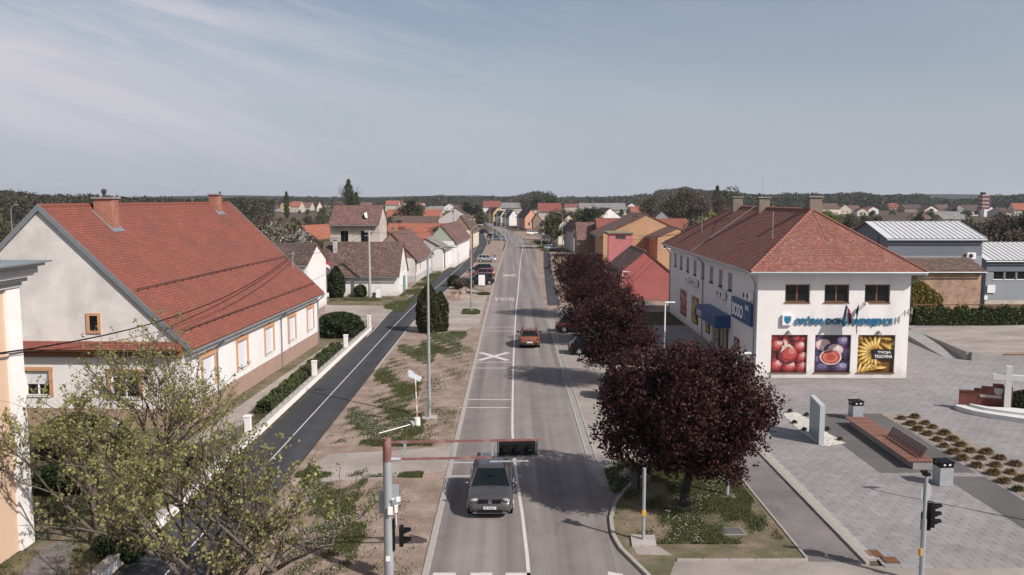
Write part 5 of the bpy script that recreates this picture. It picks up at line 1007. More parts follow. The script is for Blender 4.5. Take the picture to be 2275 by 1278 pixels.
# red and white banded tower
x, y = G(2184, 482); tw_ = thing("striped_tower", "red and white banded square tower above the far roofs", "tower", (x, y, 0)); k = y / F * 1.0
hgt = onY(2184, 433, y)[1]; w = onY(2193, 440, y)[0] - onY(2173, 440, y)[0]
mb = MB(); mb.box(-w * .38, w * .38, -w * .4, w * .4, 0, hgt); mb.build("shaft", M['greyplaster'], tw_)
for i in range(4): z = hgt * (.36 + .17 * i); mb = MB(); mb.box(-w * .45, w * .45, -w * .46, w * .46, z, z + hgt * .09); mb.build("red_band", mat("tower_red_%d" % i, (.20, .05, .045), .8, .1) if i == 0 else bpy.data.materials["tower_red_0"], tw_)
mb = MB(); mb.box(-w * .3, w * .0, -w * .3, w * .3, hgt, hgt + .12 * hgt); mb.build("roof_cabin", M['darkmetal'], tw_)
mb = MB(); mb.box(-w * .2, w * 1.1, -w * .5, w * .7, 0, hgt * .34); mb.build("lower_block", M['white'], tw_)
# ================================================================== TREES AND PLANTS
def grow(seed, p0, h, spread, r0, depth=4, nb=4, lean=(0, 0), up=.45, first=.3, wob=.18, minr=.008):
    """a branching skeleton; returns list of (p, q, r, s) segments and twig points"""
    rg = random.Random(seed); segs = []; tips = []
    def br(p, d, ln, r, lv):
        n = 4 if lv < 2 else 3; pts = [p]; dd = d.copy()
        for i in range(n):
            dd = (dd + Vector((rg.gauss(0, wob), rg.gauss(0, wob), rg.gauss(0, wob) + up * .10))).normalized(); pts.append(pts[-1] + dd * ln / n)
        for i in range(n): segs.append((pts[i], pts[i + 1], max(r * (1 - .5 * i / n), minr), max(r * (1 - .5 * (i + 1) / n), minr), lv))
        if lv >= depth: tips.extend(pts[1:]); return
        if lv >= depth - 1: tips.extend(pts[2:])
        k = nb + (1 if rg.random() < .4 else 0)
        for j in range(k):
            t = (first if lv == 0 else .25) + (1 - (first if lv == 0 else .25)) * (j + rg.random() * .7) / k; t = min(t, .99); i = min(int(t * n), n - 1); q = pts[i].lerp(pts[i + 1], t * n - i)
            az = rg.uniform(0, 2 * math.pi) if lv else 2 * math.pi * (j / k) + rg.uniform(-.5, .5); side = Vector((math.cos(az), math.sin(az), 0)); ax = (dd * (.55 if lv else .45) + side * spread + Vector((0, 0, up))).normalized()
            br(q, ax, ln * rg.uniform(.52, .78), r * rg.uniform(.45, .62), lv + 1)
    br(Vector(p0), Vector((lean[0], lean[1], 1)).normalized(), h, r0, 0)
    return segs, tips
def wood_mesh(segs, name, m, parent, sides=(9, 6, 4, 3, 3, 3)):
    mb = MB()
    for p, q, r, s, lv in segs: mb.cyl(p, q, r, s, sides[min(lv, 5)], 0, lv == 0)
    return mb.build(name, m, parent, smooth=True)
M['bark'] = mat("grey_brown_bark", (.115, .09, .072), .95, .3, 6, .8, 30)
M['barkp'] = mat("dark_purple_bark", (.055, .042, .04), .95, .3, 6, .8, 30)
M['plum'] = leaf_mat("purple_plum_leaf", (.010, .0035, .004), (.050, .0145, .0140), .16, (.125, .042, .034))
M['young'] = leaf_mat("young_yellow_green_leaf", (.19, .19, .07), (.32, .31, .125), .45, (.46, .44, .21))
M['thuja'] = leaf_mat("dark_thuja_green", (.012, .02, .008), (.035, .05, .016), .1, (.06, .075, .025))
M['cypress'] = leaf_mat("olive_cypress_green", (.022, .028, .01), (.055, .062, .02), .1, (.10, .095, .03))
M['farleaf'] = leaf_mat("spring_leaf_green", (.035, .048, .014), (.085, .10, .032), .2, (.13, .14, .05))
M['lightleaf'] = leaf_mat("light_spring_leaf", (.09, .11, .03), (.17, .19, .055), .25, (.24, .24, .09))
M['twig'] = leaf_mat("bare_brown_twigs", (.055, .04, .032), (.105, .08, .062), .0, (.15, .12, .09))
M['twiggy'] = leaf_mat("olive_brown_budding_twigs", (.05, .046, .026), (.10, .09, .048), .1, (.14, .13, .065))
M['blossom'] = leaf_mat("pale_blossom", (.10, .09, .065), (.24, .22, .18), .2, (.46, .44, .40))
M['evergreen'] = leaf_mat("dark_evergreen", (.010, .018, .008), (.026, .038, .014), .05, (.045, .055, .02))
M['hedge'] = leaf_mat("hedge_leaf", (.03, .042, .014), (.07, .085, .026), .15, (.12, .13, .045))
M['grass'] = leaf_mat("verge_grass", (.06, .07, .026), (.105, .118, .042), .2, (.19, .175, .085))
M['daisy'] = mat("daisy_white", (.68, .68, .62), .8, 0)
M['drygrass'] = leaf_mat("dry_ornamental_grass", (.085, .06, .022), (.19, .125, .06), .15, (.17, .165, .055))
def crown_points(n, rx, ry, rz, c, seed, lobes=22, shell=.5, low=-1.0, lr=.42):
    """leaf positions: a lumpy crown made from overlapping lobes, mostly near their outsides"""
    r = np.random.default_rng(seed); L = r.normal(size=(lobes, 3)); L /= np.linalg.norm(L, axis=1)[:, None]; L *= r.uniform(.25, .78, (lobes, 1)); L[:, 2] = np.maximum(L[:, 2], low)
    S = r.uniform(lr * .7, lr * 1.2, lobes); k = r.integers(0, lobes, n); d = r.normal(size=(n, 3)); d /= np.linalg.norm(d, axis=1)[:, None]; q = L[k] + d * (S[k] * r.uniform(shell, 1.0, n) ** .5)[:, None]
    g = np.sin(q[:, 0] * 9 + seed) + np.sin(q[:, 1] * 8 + 2) + np.sin(q[:, 2] * 10 + seed * 2); q = q[g > -1.55]
    return q * np.array([rx, ry, rz]) + np.array(c)
def clump(P_, k, sg, seed):
    """gather leaves into tufts of about k"""
    r = np.random.default_rng(seed + 7); n = len(P_); c = P_[r.choice(n, max(1, n // k), replace=False)]; return np.repeat(c, k, 0) + r.normal(scale=sg, size=(len(c) * k, 3))
# --- purple leaved plum trees along the parking bay
def plum_tree(seed, px, py, h, r, label, X=None, Y=None, n=52000, trunk=1.3, dx=0.0):
    x, y = (X, Y) if X is not None else G(px, py); t = thing("purple_tree", label, "tree", (x, y, 0), 0, "purple leaved trees along the parking bay")
    segs, tips = grow(seed, (0, 0, -.1), h * .42, .75, .23, 3, 5, (rnd.uniform(-.06, .06), 0), .55, .45)
    wood_mesh([(a, b, c, d, l) for a, b, c, d, l in segs], "trunk", M['barkp'], t)
    zc_ = (h + trunk) / 2; P_ = crown_points(n, r, r, (h - trunk) / 2 * 1.0, (dx, 0, zc_), seed, 34, .35, -.62, .40)
    r2 = np.random.default_rng(seed + 50); an = np.arctan2(P_[:, 1], P_[:, 0]); P_[:, 2] = np.maximum(P_[:, 2] - (P_[:, 2] < h * .5) * .28 * (1 + np.sin(an * 3 + seed)), 1.0); sk = r2.normal(size=(n // 14, 3)) * np.array([r * .52, r * .52, h * .2]) + np.array([dx, 0, zc_]); P_ = np.concatenate([P_, sk[(sk[:, 2] > 1.2) & (np.linalg.norm((sk - np.array([dx, 0, zc_])) / np.array([r, r, h * .42]), axis=1) < .93)]])
    P_ = clump(P_, 8, .105, seed); leaf_cloud(P_, .088, "crown", M['plum'], t, seed=seed); return t
x, y = G(1520, 1128); plum_tree(3, 0, 0, 7.5, 3.8, "biggest purple leaved tree, on the grass island beside the crossing", x, y, 125000, 1.0, .3)
plum_tree(5, 0, 0, 6.7, 3.45, "purple leaved tree over the black parked car", 7.5, 58.0, 66000, 1.35)
plum_tree(8, 0, 0, 6.9, 3.7, "purple leaved tree over the maroon and dark parked cars", 7.6, 75.4, 42000, 1.0)
plum_tree(13, 0, 0, 7.9, 3.95, "purple leaved tree at the far end of the parking bay", 7.2, 91.5, 40000, 1.4)
# --- three trees in young leaf, front yard
def young_tree(seed, x, y, h, rad, label, stems=5, r0=.07, per=7, leafs=.086, trunk=.6):
    t = thing("young_leaved_tree", label, "tree", (x, y, 0), 0, "trees in young leaf by the peach building"); rg = random.Random(seed); segs, tips = [], []
    segs.append((Vector((0, 0, -.1)), Vector((0, 0, trunk)), r0 * 1.7, r0 * 1.4, 0))
    for i in range(stems):
        a = 2 * math.pi * i / stems + rg.uniform(-.4, .4); o = (0 if i == 0 else rg.uniform(.45, 1.0)) * rad / h
        s_, t_ = grow(seed * 7 + i, (0, 0, trunk - .15), (h - trunk) * rg.uniform(.62, .78) * (1 - .12 * o), .8, r0 * rg.uniform(.8, 1), 3, 4, (math.cos(a) * o * 1.15, math.sin(a) * o * 1.15), .42, .22, .14, .0035); segs += s_; tips += t_
    wood_mesh(segs, "trunk", M['bark'], t, (7, 5, 4, 3, 3)); r = np.random.default_rng(seed); T = np.array([tuple(p) for p in tips]); T = T[r.uniform(size=len(T)) < .60]; P_ = np.repeat(T, per, 0) + r.normal(scale=.065, size=(len(T) * per, 3)); P_ = P_[P_[:, 2] > .5]
    leaf_cloud(P_, leafs, "crown", M['young'], t, seed=seed, aspect=1.25); print("young", len(segs), len(P_), T.min(0), T.max(0)); return t
young_tree(21, -16.1, 38.0, 6.5, 4.0, "multi stemmed tree in young leaf before the big house gable", 6)
young_tree(34, -15.6, 30.6, 5.6, 3.8, "tree in young leaf between the peach building and the fence", 5)
young_tree(47, -8.9, 24.6, 6.3, 5.0, "broad tree in young leaf overhanging the dark path", 7, .11)
# --- clipped evergreens and bushes
def shrub(name, label, x, y, rx, ry, h, m, n, s, seed, shape='ell', group=None, z0=0.0, cat="shrub"):
    t = thing(name, label, cat, (x, y, 0), 0, group); r = np.random.default_rng(seed)
    u = r.uniform(0, 1, n); a = r.uniform(0, 2 * np.pi, n)
    if shape == 'column': pr = np.minimum(1, (1 - u) * 3.2) ** .75 * (.72 + .28 * np.minimum(1, u * 6)) * (1 - .15 * u)
    elif shape == 'cone': pr = (1 - u) ** .8
    elif shape == 'box': pr = np.ones(n)
    else: pr = np.sqrt(np.maximum(0, 1 - (2 * u - .92) ** 2 / 1.18))
    lump = 1 + .09 * np.sin(a * 5 + u * 9 + seed) + .06 * np.sin(a * 11 - u * 14); rad = pr * lump * r.uniform(.78, 1.03, n)
    leaf_cloud(np.stack([rx * rad * np.cos(a), ry * rad * np.sin(a), z0 + u * h], 1), s, "foliage", m, t, seed=seed)
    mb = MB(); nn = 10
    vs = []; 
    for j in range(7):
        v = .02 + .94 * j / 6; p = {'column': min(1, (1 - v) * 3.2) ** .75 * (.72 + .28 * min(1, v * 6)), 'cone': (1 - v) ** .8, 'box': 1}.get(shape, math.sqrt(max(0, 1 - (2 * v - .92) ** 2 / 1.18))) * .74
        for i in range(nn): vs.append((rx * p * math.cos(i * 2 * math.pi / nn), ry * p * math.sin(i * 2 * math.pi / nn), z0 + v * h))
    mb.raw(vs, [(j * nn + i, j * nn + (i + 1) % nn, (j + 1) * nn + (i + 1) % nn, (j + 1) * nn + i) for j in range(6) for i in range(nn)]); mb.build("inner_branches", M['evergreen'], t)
    mb = MB(); mb.cyl((0, 0, -.05), (0, 0, z0 + .4), .07, n=7); mb.build("stem", M['bark'], t); return t
x, y = G(955, 738); shrub("cypress", "olive green columnar cypress on the verge behind the street lamp", x - .1, y, 1.15, 1.15, 4.75, M['cypress'], 15000, .16, 1, 'column', cat="cypress")
x, y = G(979, 736); shrub("cypress", "smaller columnar cypress leaning against the taller one", x, y + .2, .75, .8, 3.9, M['cypress'], 7000, .16, 2, 'column', cat="cypress")
x, y = G(748, 661); shrub("thuja", "dark thuja in front of the low white cottage", x, y, 1.05, 1.05, 4.1, M['thuja'], 8000, .2, 3, 'column', cat="thuja")
x, y = G(756, 748); shrub("round_bush", "big round dark green bush inside the iron fence", x, y, 2.1, 1.5, 2.3, M['thuja'], 14000, .15, 4, cat="bush")
x, y = G(801, 660); shrub("leafy_bush", "small reddish green bush by the cottage wall", x, y, .8, .7, 1.6, M['hedge'], 2500, .17, 5, cat="bush")
x, y = G(1029, 642); shrub("dead_bush", "dry brown bush on the dirt beside the parked cars", x, y, 1.5, 1.1, 1.5, M['twig'], 5000, .17, 6, cat="bush")
x, y = G(1018, 636); shrub("dead_bush", "dark dry bush half hidden by the brown one", x - .6, y, 1.0, .9, 1.6, M['evergreen'], 2600, .17, 16, cat="bush")
x, y = G(1075, 655); shrub("low_weed", "low green weeds under the white notice board", x, y, .8, .4, .35, M['grass'], 1200, .12, 7, cat="weeds")
for i, (px, py, rr, hh, lb) in enumerate(((170, 1015, 1.6, 2.2, "dark bush in the yard beside the peach building"), (232, 1010, 1.2, 1.9, "dark rounded bush next to the white pipe"), (150, 1090, 1.3, 1.3, "low dark bush behind the young leaved tree"), (272, 1240, .9, 1.1, "low dark green shrub by the path wall"))):
    x, y = G(px, py); shrub("dark_bush", lb, x, y, rr, rr * .8, hh, M['thuja'], 6000, .13, 20 + i, cat="bush")
# hedge inside the path fence: one plant run beside another
def hedge_run(label, pts, w, h, m, n, s_, seed):
    """one continuous clipped hedge along a polyline"""
    t = thing("hedge", label, "hedge", (pts[0][0], pts[0][1], 0)); r = np.random.default_rng(seed); Q = resample(pts, 60); k = r.integers(0, 59, n); f = r.uniform(0, 1, n); A = np.array(Q); c = A[k] * (1 - f[:, None]) + A[k + 1] * f[:, None]; d = A[k + 1] - A[k]; d /= np.linalg.norm(d, axis=1)[:, None]; nn = np.stack([d[:, 1], -d[:, 0]], 1)
    s = k + f; hh = h * (1 + .10 * np.sin(s * .9) + .08 * np.sin(s * 2.3 + 1)); a = r.uniform(-.25, np.pi + .25, n); rad = r.uniform(.8, 1.05, n); o = nn * (np.sign(np.cos(a)) * np.abs(np.cos(a)) ** .6 * w * rad)[:, None]; z = np.clip(np.sin(a), 0, 1) ** .55 * hh * rad; z = np.where(r.uniform(size=n) < .4, z * r.uniform(.1, 1, n), z)
    leaf_cloud(np.stack([c[:, 0] + o[:, 0] - pts[0][0], c[:, 1] + o[:, 1] - pts[0][1], np.maximum(z, .03)], 1), s_, "foliage", m, t, seed=seed)
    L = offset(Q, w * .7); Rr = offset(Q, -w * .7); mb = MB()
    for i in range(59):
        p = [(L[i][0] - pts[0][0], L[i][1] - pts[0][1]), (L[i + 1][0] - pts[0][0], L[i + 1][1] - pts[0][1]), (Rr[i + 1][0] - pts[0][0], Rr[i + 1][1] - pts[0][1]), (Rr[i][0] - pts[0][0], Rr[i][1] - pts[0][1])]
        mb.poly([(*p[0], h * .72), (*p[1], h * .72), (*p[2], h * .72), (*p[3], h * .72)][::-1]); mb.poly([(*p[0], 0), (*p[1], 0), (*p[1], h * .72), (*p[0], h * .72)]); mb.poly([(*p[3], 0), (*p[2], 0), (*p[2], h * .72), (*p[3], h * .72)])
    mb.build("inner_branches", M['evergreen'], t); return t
hedge_run("low olive green hedge inside the fence of the big house yard", [(-14.95, 50), (-15.0, 60), (-14.95, 71)], .5, .75, M['hedge'], 26000, .12, 41)
hedge_run("dark ivy covered hedge between the forecourt and the brick shed", [(41.3, 86.2), (50, 86.2), (60, 86.2)], .5, 1.75, M['hedge'], 26000, .16, 61)
fn = thing("wooden_fence", "dark wooden post and rail fence above the ivy hedge", "fence", (41.5, 86.9, 0))
for i in range(8): mb = MB(); mb.box(i * 2.3, i * 2.3 + .1, -.05, .05, 0, 2.15); mb.build("post", M['wood'], fn)
for z in (1.5, 1.95): mb = MB(); mb.box(0, 16.2, .055, .10, z, z + .1); mb.build("rail", M['wood'], fn)
# ================================================================== CARS   (local: nose towards -Y)
M['carglass'] = glass_mat("car_glass", (.006, .010, .011), .03)
M['chrome'] = mat("chrome_trim", (.6, .6, .6), .2, 0, metal=.9)
M['lamp'] = mat("clear_lamp_lens", (.26, .27, .28), .15, .2, 30, spec=.7)
M['tail'] = mat("red_tail_lamp", (.22, .012, .01), .25, 0, spec=.6)
M['plate'] = mat("number_plate_white", (.62, .62, .63), .5, 0)
def lerp(a, b, t): return a + (b - a) * t
def curve(tab, y):
    for (a, b) in zip(tab, tab[1:]):
        if y <= b[0]:
            t = (y - a[0]) / (b[0] - a[0]); t = t * t * (3 - 2 * t) * .5 + t * .5; return lerp(a[1], b[1], t)
    return tab[-1][1]
def make_car(name, label, paint, Ln, Wd, H, hood=.98, hoodlen=.98, ws=.62, tail='hatch', belt=.98, rails=False, roofblack=False, plate_text=None, cladding=False, badge=None, group=None, wheel=.32):
    """a body lofted from cross sections, glasshouse, four wheels, lamps"""
    t = thing(name, label, "car", (0, 0, 0), 0, group); h2 = Wd / 2; ht = Ln / 2
    top = [(-ht, .52), (-ht + .06, .70), (-ht + .30, hood * .88), (-ht + .62, hood * .955), (-ht + hoodlen, hood), (-ht + hoodlen + .45, belt + .03), (0, belt), (ht - .55, belt + .05), (ht - .16, belt + .0), (ht - .04, .78), (ht, .60)]
    wid = [(-ht, .78), (-ht + .10, .90), (-ht + .35, .98), (-ht + .8, 1.0), (0, 1.0), (ht - .7, 1.0), (ht - .25, .95), (ht - .06, .86), (ht, .76)]
    bot = [(-ht, .34), (-ht + .15, .22), (-ht + .5, .2), (ht - .5, .2), (ht - .12, .28), (ht, .40)]
    ys = [-ht, -ht + .03, -ht + .08, -ht + .16, -ht + .28, -ht + .42, -ht + .6, -ht + .8] + [lerp(-ht + .95, ht - .8, i / 9) for i in range(10)] + [ht - .6, ht - .4, ht - .25, ht - .13, ht - .05, ht]
    V = []; n = 11
    for y in ys:
        zt, w, zb = curve(top, y), curve(wid, y) * h2, curve(bot, y); mid = lerp(zb, zt, .55)
        half = [(0, zb), (w * .80, zb), (w * .93, zb + .05), (w * .985, lerp(zb, zt, .3)), (w, mid), (w * .99, lerp(zb, zt, .74)), (w * .955, lerp(zb, zt, .90)), (w * .89, zt - .012), (w * .70, zt + .012), (w * .35, zt + .035), (0, zt + .042)]
        V += [(x, y, z) for x, z in half] + [(-x, y, z) for x, z in half[-2:0:-1]]
    k = 2 * n - 2; mb = MB(); fs = []
    for i in range(len(ys) - 1):
        for j in range(k): fs.append((i * k + j, (i + 1) * k + j, (i + 1) * k + (j + 1) % k, i * k + (j + 1) % k))
    fs.append(tuple(range(k))); fs.append(tuple((len(ys) - 1) * k + j for j in range(k))[::-1]); mb.raw(V, [f[::-1] for f in fs])
    body = mb.build("body", paint, t, smooth=True)
    # glasshouse: belt loop up to roof loop
    yA, yB = -ht + hoodlen + .02, ht - (.22 if tail != 'sedan' else .75); yC, yD = yA + ws + .12, yB - (.34 if tail == 'hatch' else .16 if tail in ('mpv', 'van') else .55)
    wb, wr = h2 * .90, h2 * .70; zb = belt - .02; zr = H
    def ring(y0, y1, w, z, s=.0): return [(-w + s, y0 + .10, z), (-w * .5, y0 + .02, z), (w * .5, y0 + .02, z), (w - s, y0 + .10, z), (w, (y0 * 2 + y1) / 3, z), (w, (y0 + 2 * y1) / 3, z), (w - s, y1 - .06, z), (w * .5, y1, z), (-w * .5, y1, z), (-w + s, y1 - .06, z), (-w, (y0 + 2 * y1) / 3, z), (-w, (y0 * 2 + y1) / 3, z)]
    lo, hi = ring(yA, yB, wb, zb), ring(yC, yD, wr, zr - .07, .05); m = len(lo)
    mb = MB(); mb.raw(lo + hi, [(i, (i + 1) % m, m + (i + 1) % m, m + i) for i in range(m)]); mb.build("window_glass", M['carglass'], t)
    mid = [(x * .93, lerp(yC, yD, .5) + (y - lerp(yC, yD, .5)) * .93, zr - .015) for x, y, z in hi]; c2 = [(x * .6, lerp(yC, yD, .5) + (y - lerp(yC, yD, .5)) * .75, zr + .012) for x, y, z in hi]
    hi2 = [(x * 1.015, y + (.0 if 3 < i < 6 else 0), z - .005) for i, (x, y, z) in enumerate(hi)]
    mb = MB(); mb.raw(hi2 + mid + c2, [(i, (i + 1) % m, m + (i + 1) % m, m + i) for i in range(m)] + [(m + i, m + (i + 1) % m, 2 * m + (i + 1) % m, 2 * m + i) for i in range(m)] + [tuple(range(2 * m, 3 * m))])
    mb.build("roof_panel", M['black'] if roofblack else paint, t, smooth=True)
    mb = MB()
    for i, r in ((0, .036), (3, .036), (6, .045), (9, .045), (4, .028), (11, .028), (5, .032), (10, .032)):
        a, b = Vector(lo[i]), Vector(hi[i]); mb.cyl(a + Vector((0, 0, -.03)), b + Vector((0, 0, .03)), r, r * .9, 6)
    mb.build("pillars", paint, t)
    mb = MB(); mb.tube([Vector(p) + Vector((0, 0, .005)) for p in lo + lo[:1]], .014, 5); mb.build("window_trim", M['black'], t)
    # wheels in dark arches
    for yy in (-ht + .90, ht - .80):
        for s in (-1, 1):
            mb = MB(); mb.cyl((s * (h2 - .30), yy, wheel + .03), (s * (h2 - .004), yy, wheel + .03), wheel + .06, n=20); mb.build("wheel_arch", M['black'], t)
            mb = MB(); mb.cyl((s * (h2 - .22), yy, wheel), (s * (h2 + .002), yy, wheel), wheel, n=20); w_ = mb.build("wheel", M['rubber'], t)
            mb = MB(); mb.cyl((s * (h2 - .05), yy, wheel), (s * (h2 + .008), yy, wheel), wheel * .66, n=16)
            for q in range(5): a = q * 2 * math.pi / 5; mb.cyl((s * (h2 + .02), yy, wheel), (s * (h2 + .02), yy + math.cos(a) * wheel * .6, wheel + math.sin(a) * wheel * .6), .035, n=5)
            mb.build("rim", M['rim'], w_)
    # lamps, grille, bumper, plates, mirrors, shut lines
    zf = hood * .80
    for s in (-1, 1):
        mb = MB(); mb.ell((s * h2 * .70, -ht + .16, zf - .03), h2 * .20, .16, .085, 12, 8, 0, Matrix.Rotation(s * -.5, 3, 'Z') @ Matrix.Rotation(-.35, 3, 'X')); mb.build("headlight", M['lamp'], t, smooth=True)
        mb = MB(); mb.ell((s * h2 * .80, ht - .10, belt - .16), h2 * .16, .12, .12, 12, 8, 0, Matrix.Rotation(s * .5, 3, 'Z')); mb.build("tail_light", M['tail'], t, smooth=True)
        mb = MB(); mb.ell((s * (h2 + .10), yA + .42, belt + .05), .115, .07, .075, 10, 7); mb.cyl((s * (h2 - .06), yA + .46, belt - .0), (s * (h2 + .06), yA + .44, belt + .03), .03, n=5); mb.build("wing_mirror", M['black'] if roofblack or cladding else paint, t, smooth=True)
        mb = MB()
        for yy in (yA + .38, (yA + yB) / 2 + .12, yB - .55): mb.box(s * (h2 * .985), s * (h2 + .004), yy, yy + .012, .34, belt - .07)
        mb.box(s * (h2 * .98), s * (h2 + .004), -ht + 1.1, ht - 1.15, .25, .32 if not cladding else .40); mb.build("door_seam", M['black'], t)
        for yy in ((yA + yB) / 2 - .12, yB - .75): mb = MB(); mb.box(s * h2 * .985, s * (h2 + .02), yy, yy + .17, belt - .2, belt - .165); mb.build("door_handle", paint, t)
    mb = MB(); mb.box(-h2 * .50, h2 * .50, -ht - .012, -ht + .25, zf - .085, zf + .005); mb.build("grille", M['black'], t)
    mb = MB(); mb.box(-h2 * .55, h2 * .55, -ht - .018, -ht + .2, .30, .42); mb.box(-h2 * .80, -h2 * .6, -ht + .03, -ht + .2, .33, .43); mb.box(h2 * .6, h2 * .80, -ht + .03, -ht + .2, .33, .43); mb.build("lower_intake", M['black'], t)
    mb = MB(); mb.cyl((-h2 * .74, -ht + .02, .285), (h2 * .74, -ht + .02, .285), .018, n=6); mb.build("bumper_strip", M['chrome'], t)
    mb = MB(); mb.box(-h2 * .72, h2 * .72, ht - .15, ht + .015, .30, .46 if not cladding else .52); mb.build("rear_bumper_insert", M['black'], t)
    mb = MB(); mb.box(-.26, .26, -ht - .03, -ht - .015, .45, .56); pf = mb.build("number_plate", M['plate'], t)
    mb = MB(); mb.box(-.26, .26, ht + .018, ht + .03, .50, .61); mb.build("number_plate", M['plate'], t)
    if plate_text: fit_text("plate_lettering", plate_text, .42, .07, M['black'], pf, Fr((0, -ht - .03, 0), (1, 0, 0), (0, -1, 0)), -.21, .47, .003, bold=.01)
    if badge == 'vw':
        mb = MB(); R_ = .075; c = (0, -ht - .016, zf - .04)
        for i in range(16): a, b = i * math.pi / 8, (i + 1) * math.pi / 8; mb.cyl((c[0] + R_ * math.cos(a), c[1], c[2] + R_ * math.sin(a)), (c[0] + R_ * math.cos(b), c[1], c[2] + R_ * math.sin(b)), .011, n=5)
        for pts in ([(-.03, .062), (0, .008), (.03, .062)], [(-.066, .02), (-.035, -.055), (0, .0), (.035, -.055), (.066, .02)]): mb.tube([(p[0], c[1], c[2] + p[1]) for p in pts], .009, 5)
        mb.build("emblem", M['chrome'], t)
    elif badge == 'bar':
        mb = MB(); mb.box(-.09, .09, ht + .0, ht + .02, belt - .22, belt - .18); mb.build("emblem", M['chrome'], t)
    if rails:
        for s in (-1, 1): mb = MB(); mb.tube([(s * wr * .93, yC + .12, zr - .03), (s * wr * .93, yC + .3, zr + .055), (s * wr * .93, yD - .3, zr + .055), (s * wr * .93, yD - .1, zr - .03)], .02, 6); mb.build("roof_rail", M['black'], t)
    if cladding:
        mb = MB(); mb.box(-h2 * .5, h2 * .5, ht - .01, ht + .02, .40, .44); mb.build("skid_plate", M['chrome'], t)
    mb = MB(); a, b = Vector(lo[1]).lerp(Vector(hi[1]), .06), Vector(lo[1]).lerp(Vector(hi[1]), .5); mb.cyl(a + Vector((.1, -.03, 0)), b + Vector((.45, -.03, -.05)), .009, n=4); mb.cyl(a + Vector((.6, -.03, 0)), b + Vector((.9, -.03, -.05)), .009, n=4); mb.build("wiper", M['black'], t)
    mb = MB(); mb.box(-.14, .14, (yA + yC) / 2 + .05, (yA + yC) / 2 + .1, zr - .30, zr - .22); mb.build("rear_view_mirror", M['black'], t)
    return t
def put(t, x, y, heading): t.location = (x, y, 0); t.rotation_euler = (0, 0, R(heading)); return t
p_grey = car_paint("brown_grey_metallic_paint", (.105, .098, .095), .6); p_or = car_paint("copper_orange_paint", (.27, .085, .028), .5); p_sil = car_paint("silver_paint", (.45, .46, .48), .6); p_blk = car_paint("black_car_paint", (.008, .008, .010), .2)
p_red = car_paint("dark_red_paint", (.22, .012, .018), .3); p_wht = car_paint("white_car_paint", (.70, .70, .70), 0); p_mar = car_paint("maroon_car_paint", (.07, .008, .012), .3); p_blu = car_paint("dark_blue_paint", (.01, .02, .05), .3); p_sb = car_paint("silver_blue_paint", (.20, .25, .31), .6)
fx, fy = G(1089, 1146)
put(make_car("grey_car", "dark grey minivan driving towards the crossing in the near lane", p_grey, 4.42, 1.86, 1.62, 1.0, 1.0, .74, 'mpv', 1.0, rails=True, plate_text="SB 750-ET", badge='vw'), fx, fy + 1.75, 0)
fx, fy = G(1177, 775)
put(make_car("orange_car", "copper orange hatchback with black roof rails driving away", p_or, 4.1, 1.80, 1.56, 1.0, .95, .60, 'hatch', 1.02, rails=True, cladding=True, badge='bar', wheel=.34), fx, fy + 2.05, 180)
L_ = [("silver_car", "silver hatchback parked side on beyond the black one", p_sil, 4.0, 1.75, 1.5, 'hatch', (1081, 583), 90), ("black_car", "black estate car parked between the silver hatchback and the red car", p_blk, 4.4, 1.78, 1.48, 'hatch', (1068, 606), -90),
      ("red_car", "dark red hatchback parked behind the white notice board", p_red, 4.15, 1.75, 1.5, 'hatch', (1071, 618), -90), ("black_car", "black off-road car partly hidden by the white notice board", p_blk, 4.4, 1.85, 1.7, 'mpv', (1066, 633), -88),
      ("dark_blue_car", "dark blue car parked furthest along beside the path bend", p_blu, 4.3, 1.78, 1.6, 'mpv', (1075, 519), 65), ("black_car", "black car parked behind the pale blue one near the road bend", p_blk, 4.3, 1.78, 1.45, 'hatch', (1096, 529), 75),
      ("pale_blue_car", "silver blue estate car parked near the road bend", p_sb, 4.3, 1.75, 1.48, 'hatch', (1103, 535), 85), ("dark_car", "dark car standing at the far edge of the road curve", p_blk, 4.4, 1.8, 1.45, 'hatch', (1106, 503), 50),
      ("white_van", "white panel van parked before the brown walled houses", p_wht, 4.3, 1.8, 1.85, 'van', (1182, 523), 95), ("silver_car", "silver hatchback parked on the dirt past the purple trees", p_sil, 4.1, 1.75, 1.5, 'hatch', (1227, 557), 92)]
used = {}
for nm, lb, pt, ln, wd_, hh, tl, (px, py), hd in L_:
    x, y = G(px, py); put(make_car(nm, lb, pt, ln, wd_, hh, hh * .62, .95, .6, tl, hh * .63), x, y + wd_ / 2 + .1, hd)
x, y = G(1336, 897); put(make_car("black_suv", "black off-road car backed out from under the purple tree", p_blk, 4.6, 1.88, 1.72, 1.02, 1.0, .6, 'mpv', 1.05, rails=True, wheel=.36), x + 2.35, y + 1.5, 82)
x, y = G(1322, 812); put(make_car("white_car", "white hatchback parked beneath the purple trees", p_wht, 4.2, 1.78, 1.5, .95, .95, .6, 'hatch', .95), x + 2.6, y + .9, 88)
x, y = G(1262, 790); put(make_car("dark_car", "black car parked next to the white one beneath the trees", p_blk, 4.4, 1.8, 1.48, .93, .98, .6, 'hatch', .94), x + 2.3, y + .9, 88)
x, y = G(1235, 740); put(make_car("maroon_car", "maroon car with its tail showing beside the purple trees", p_mar, 4.3, 1.8, 1.5, .95, .98, .6, 'hatch', .95), x + 2.15, y + .9, 88)
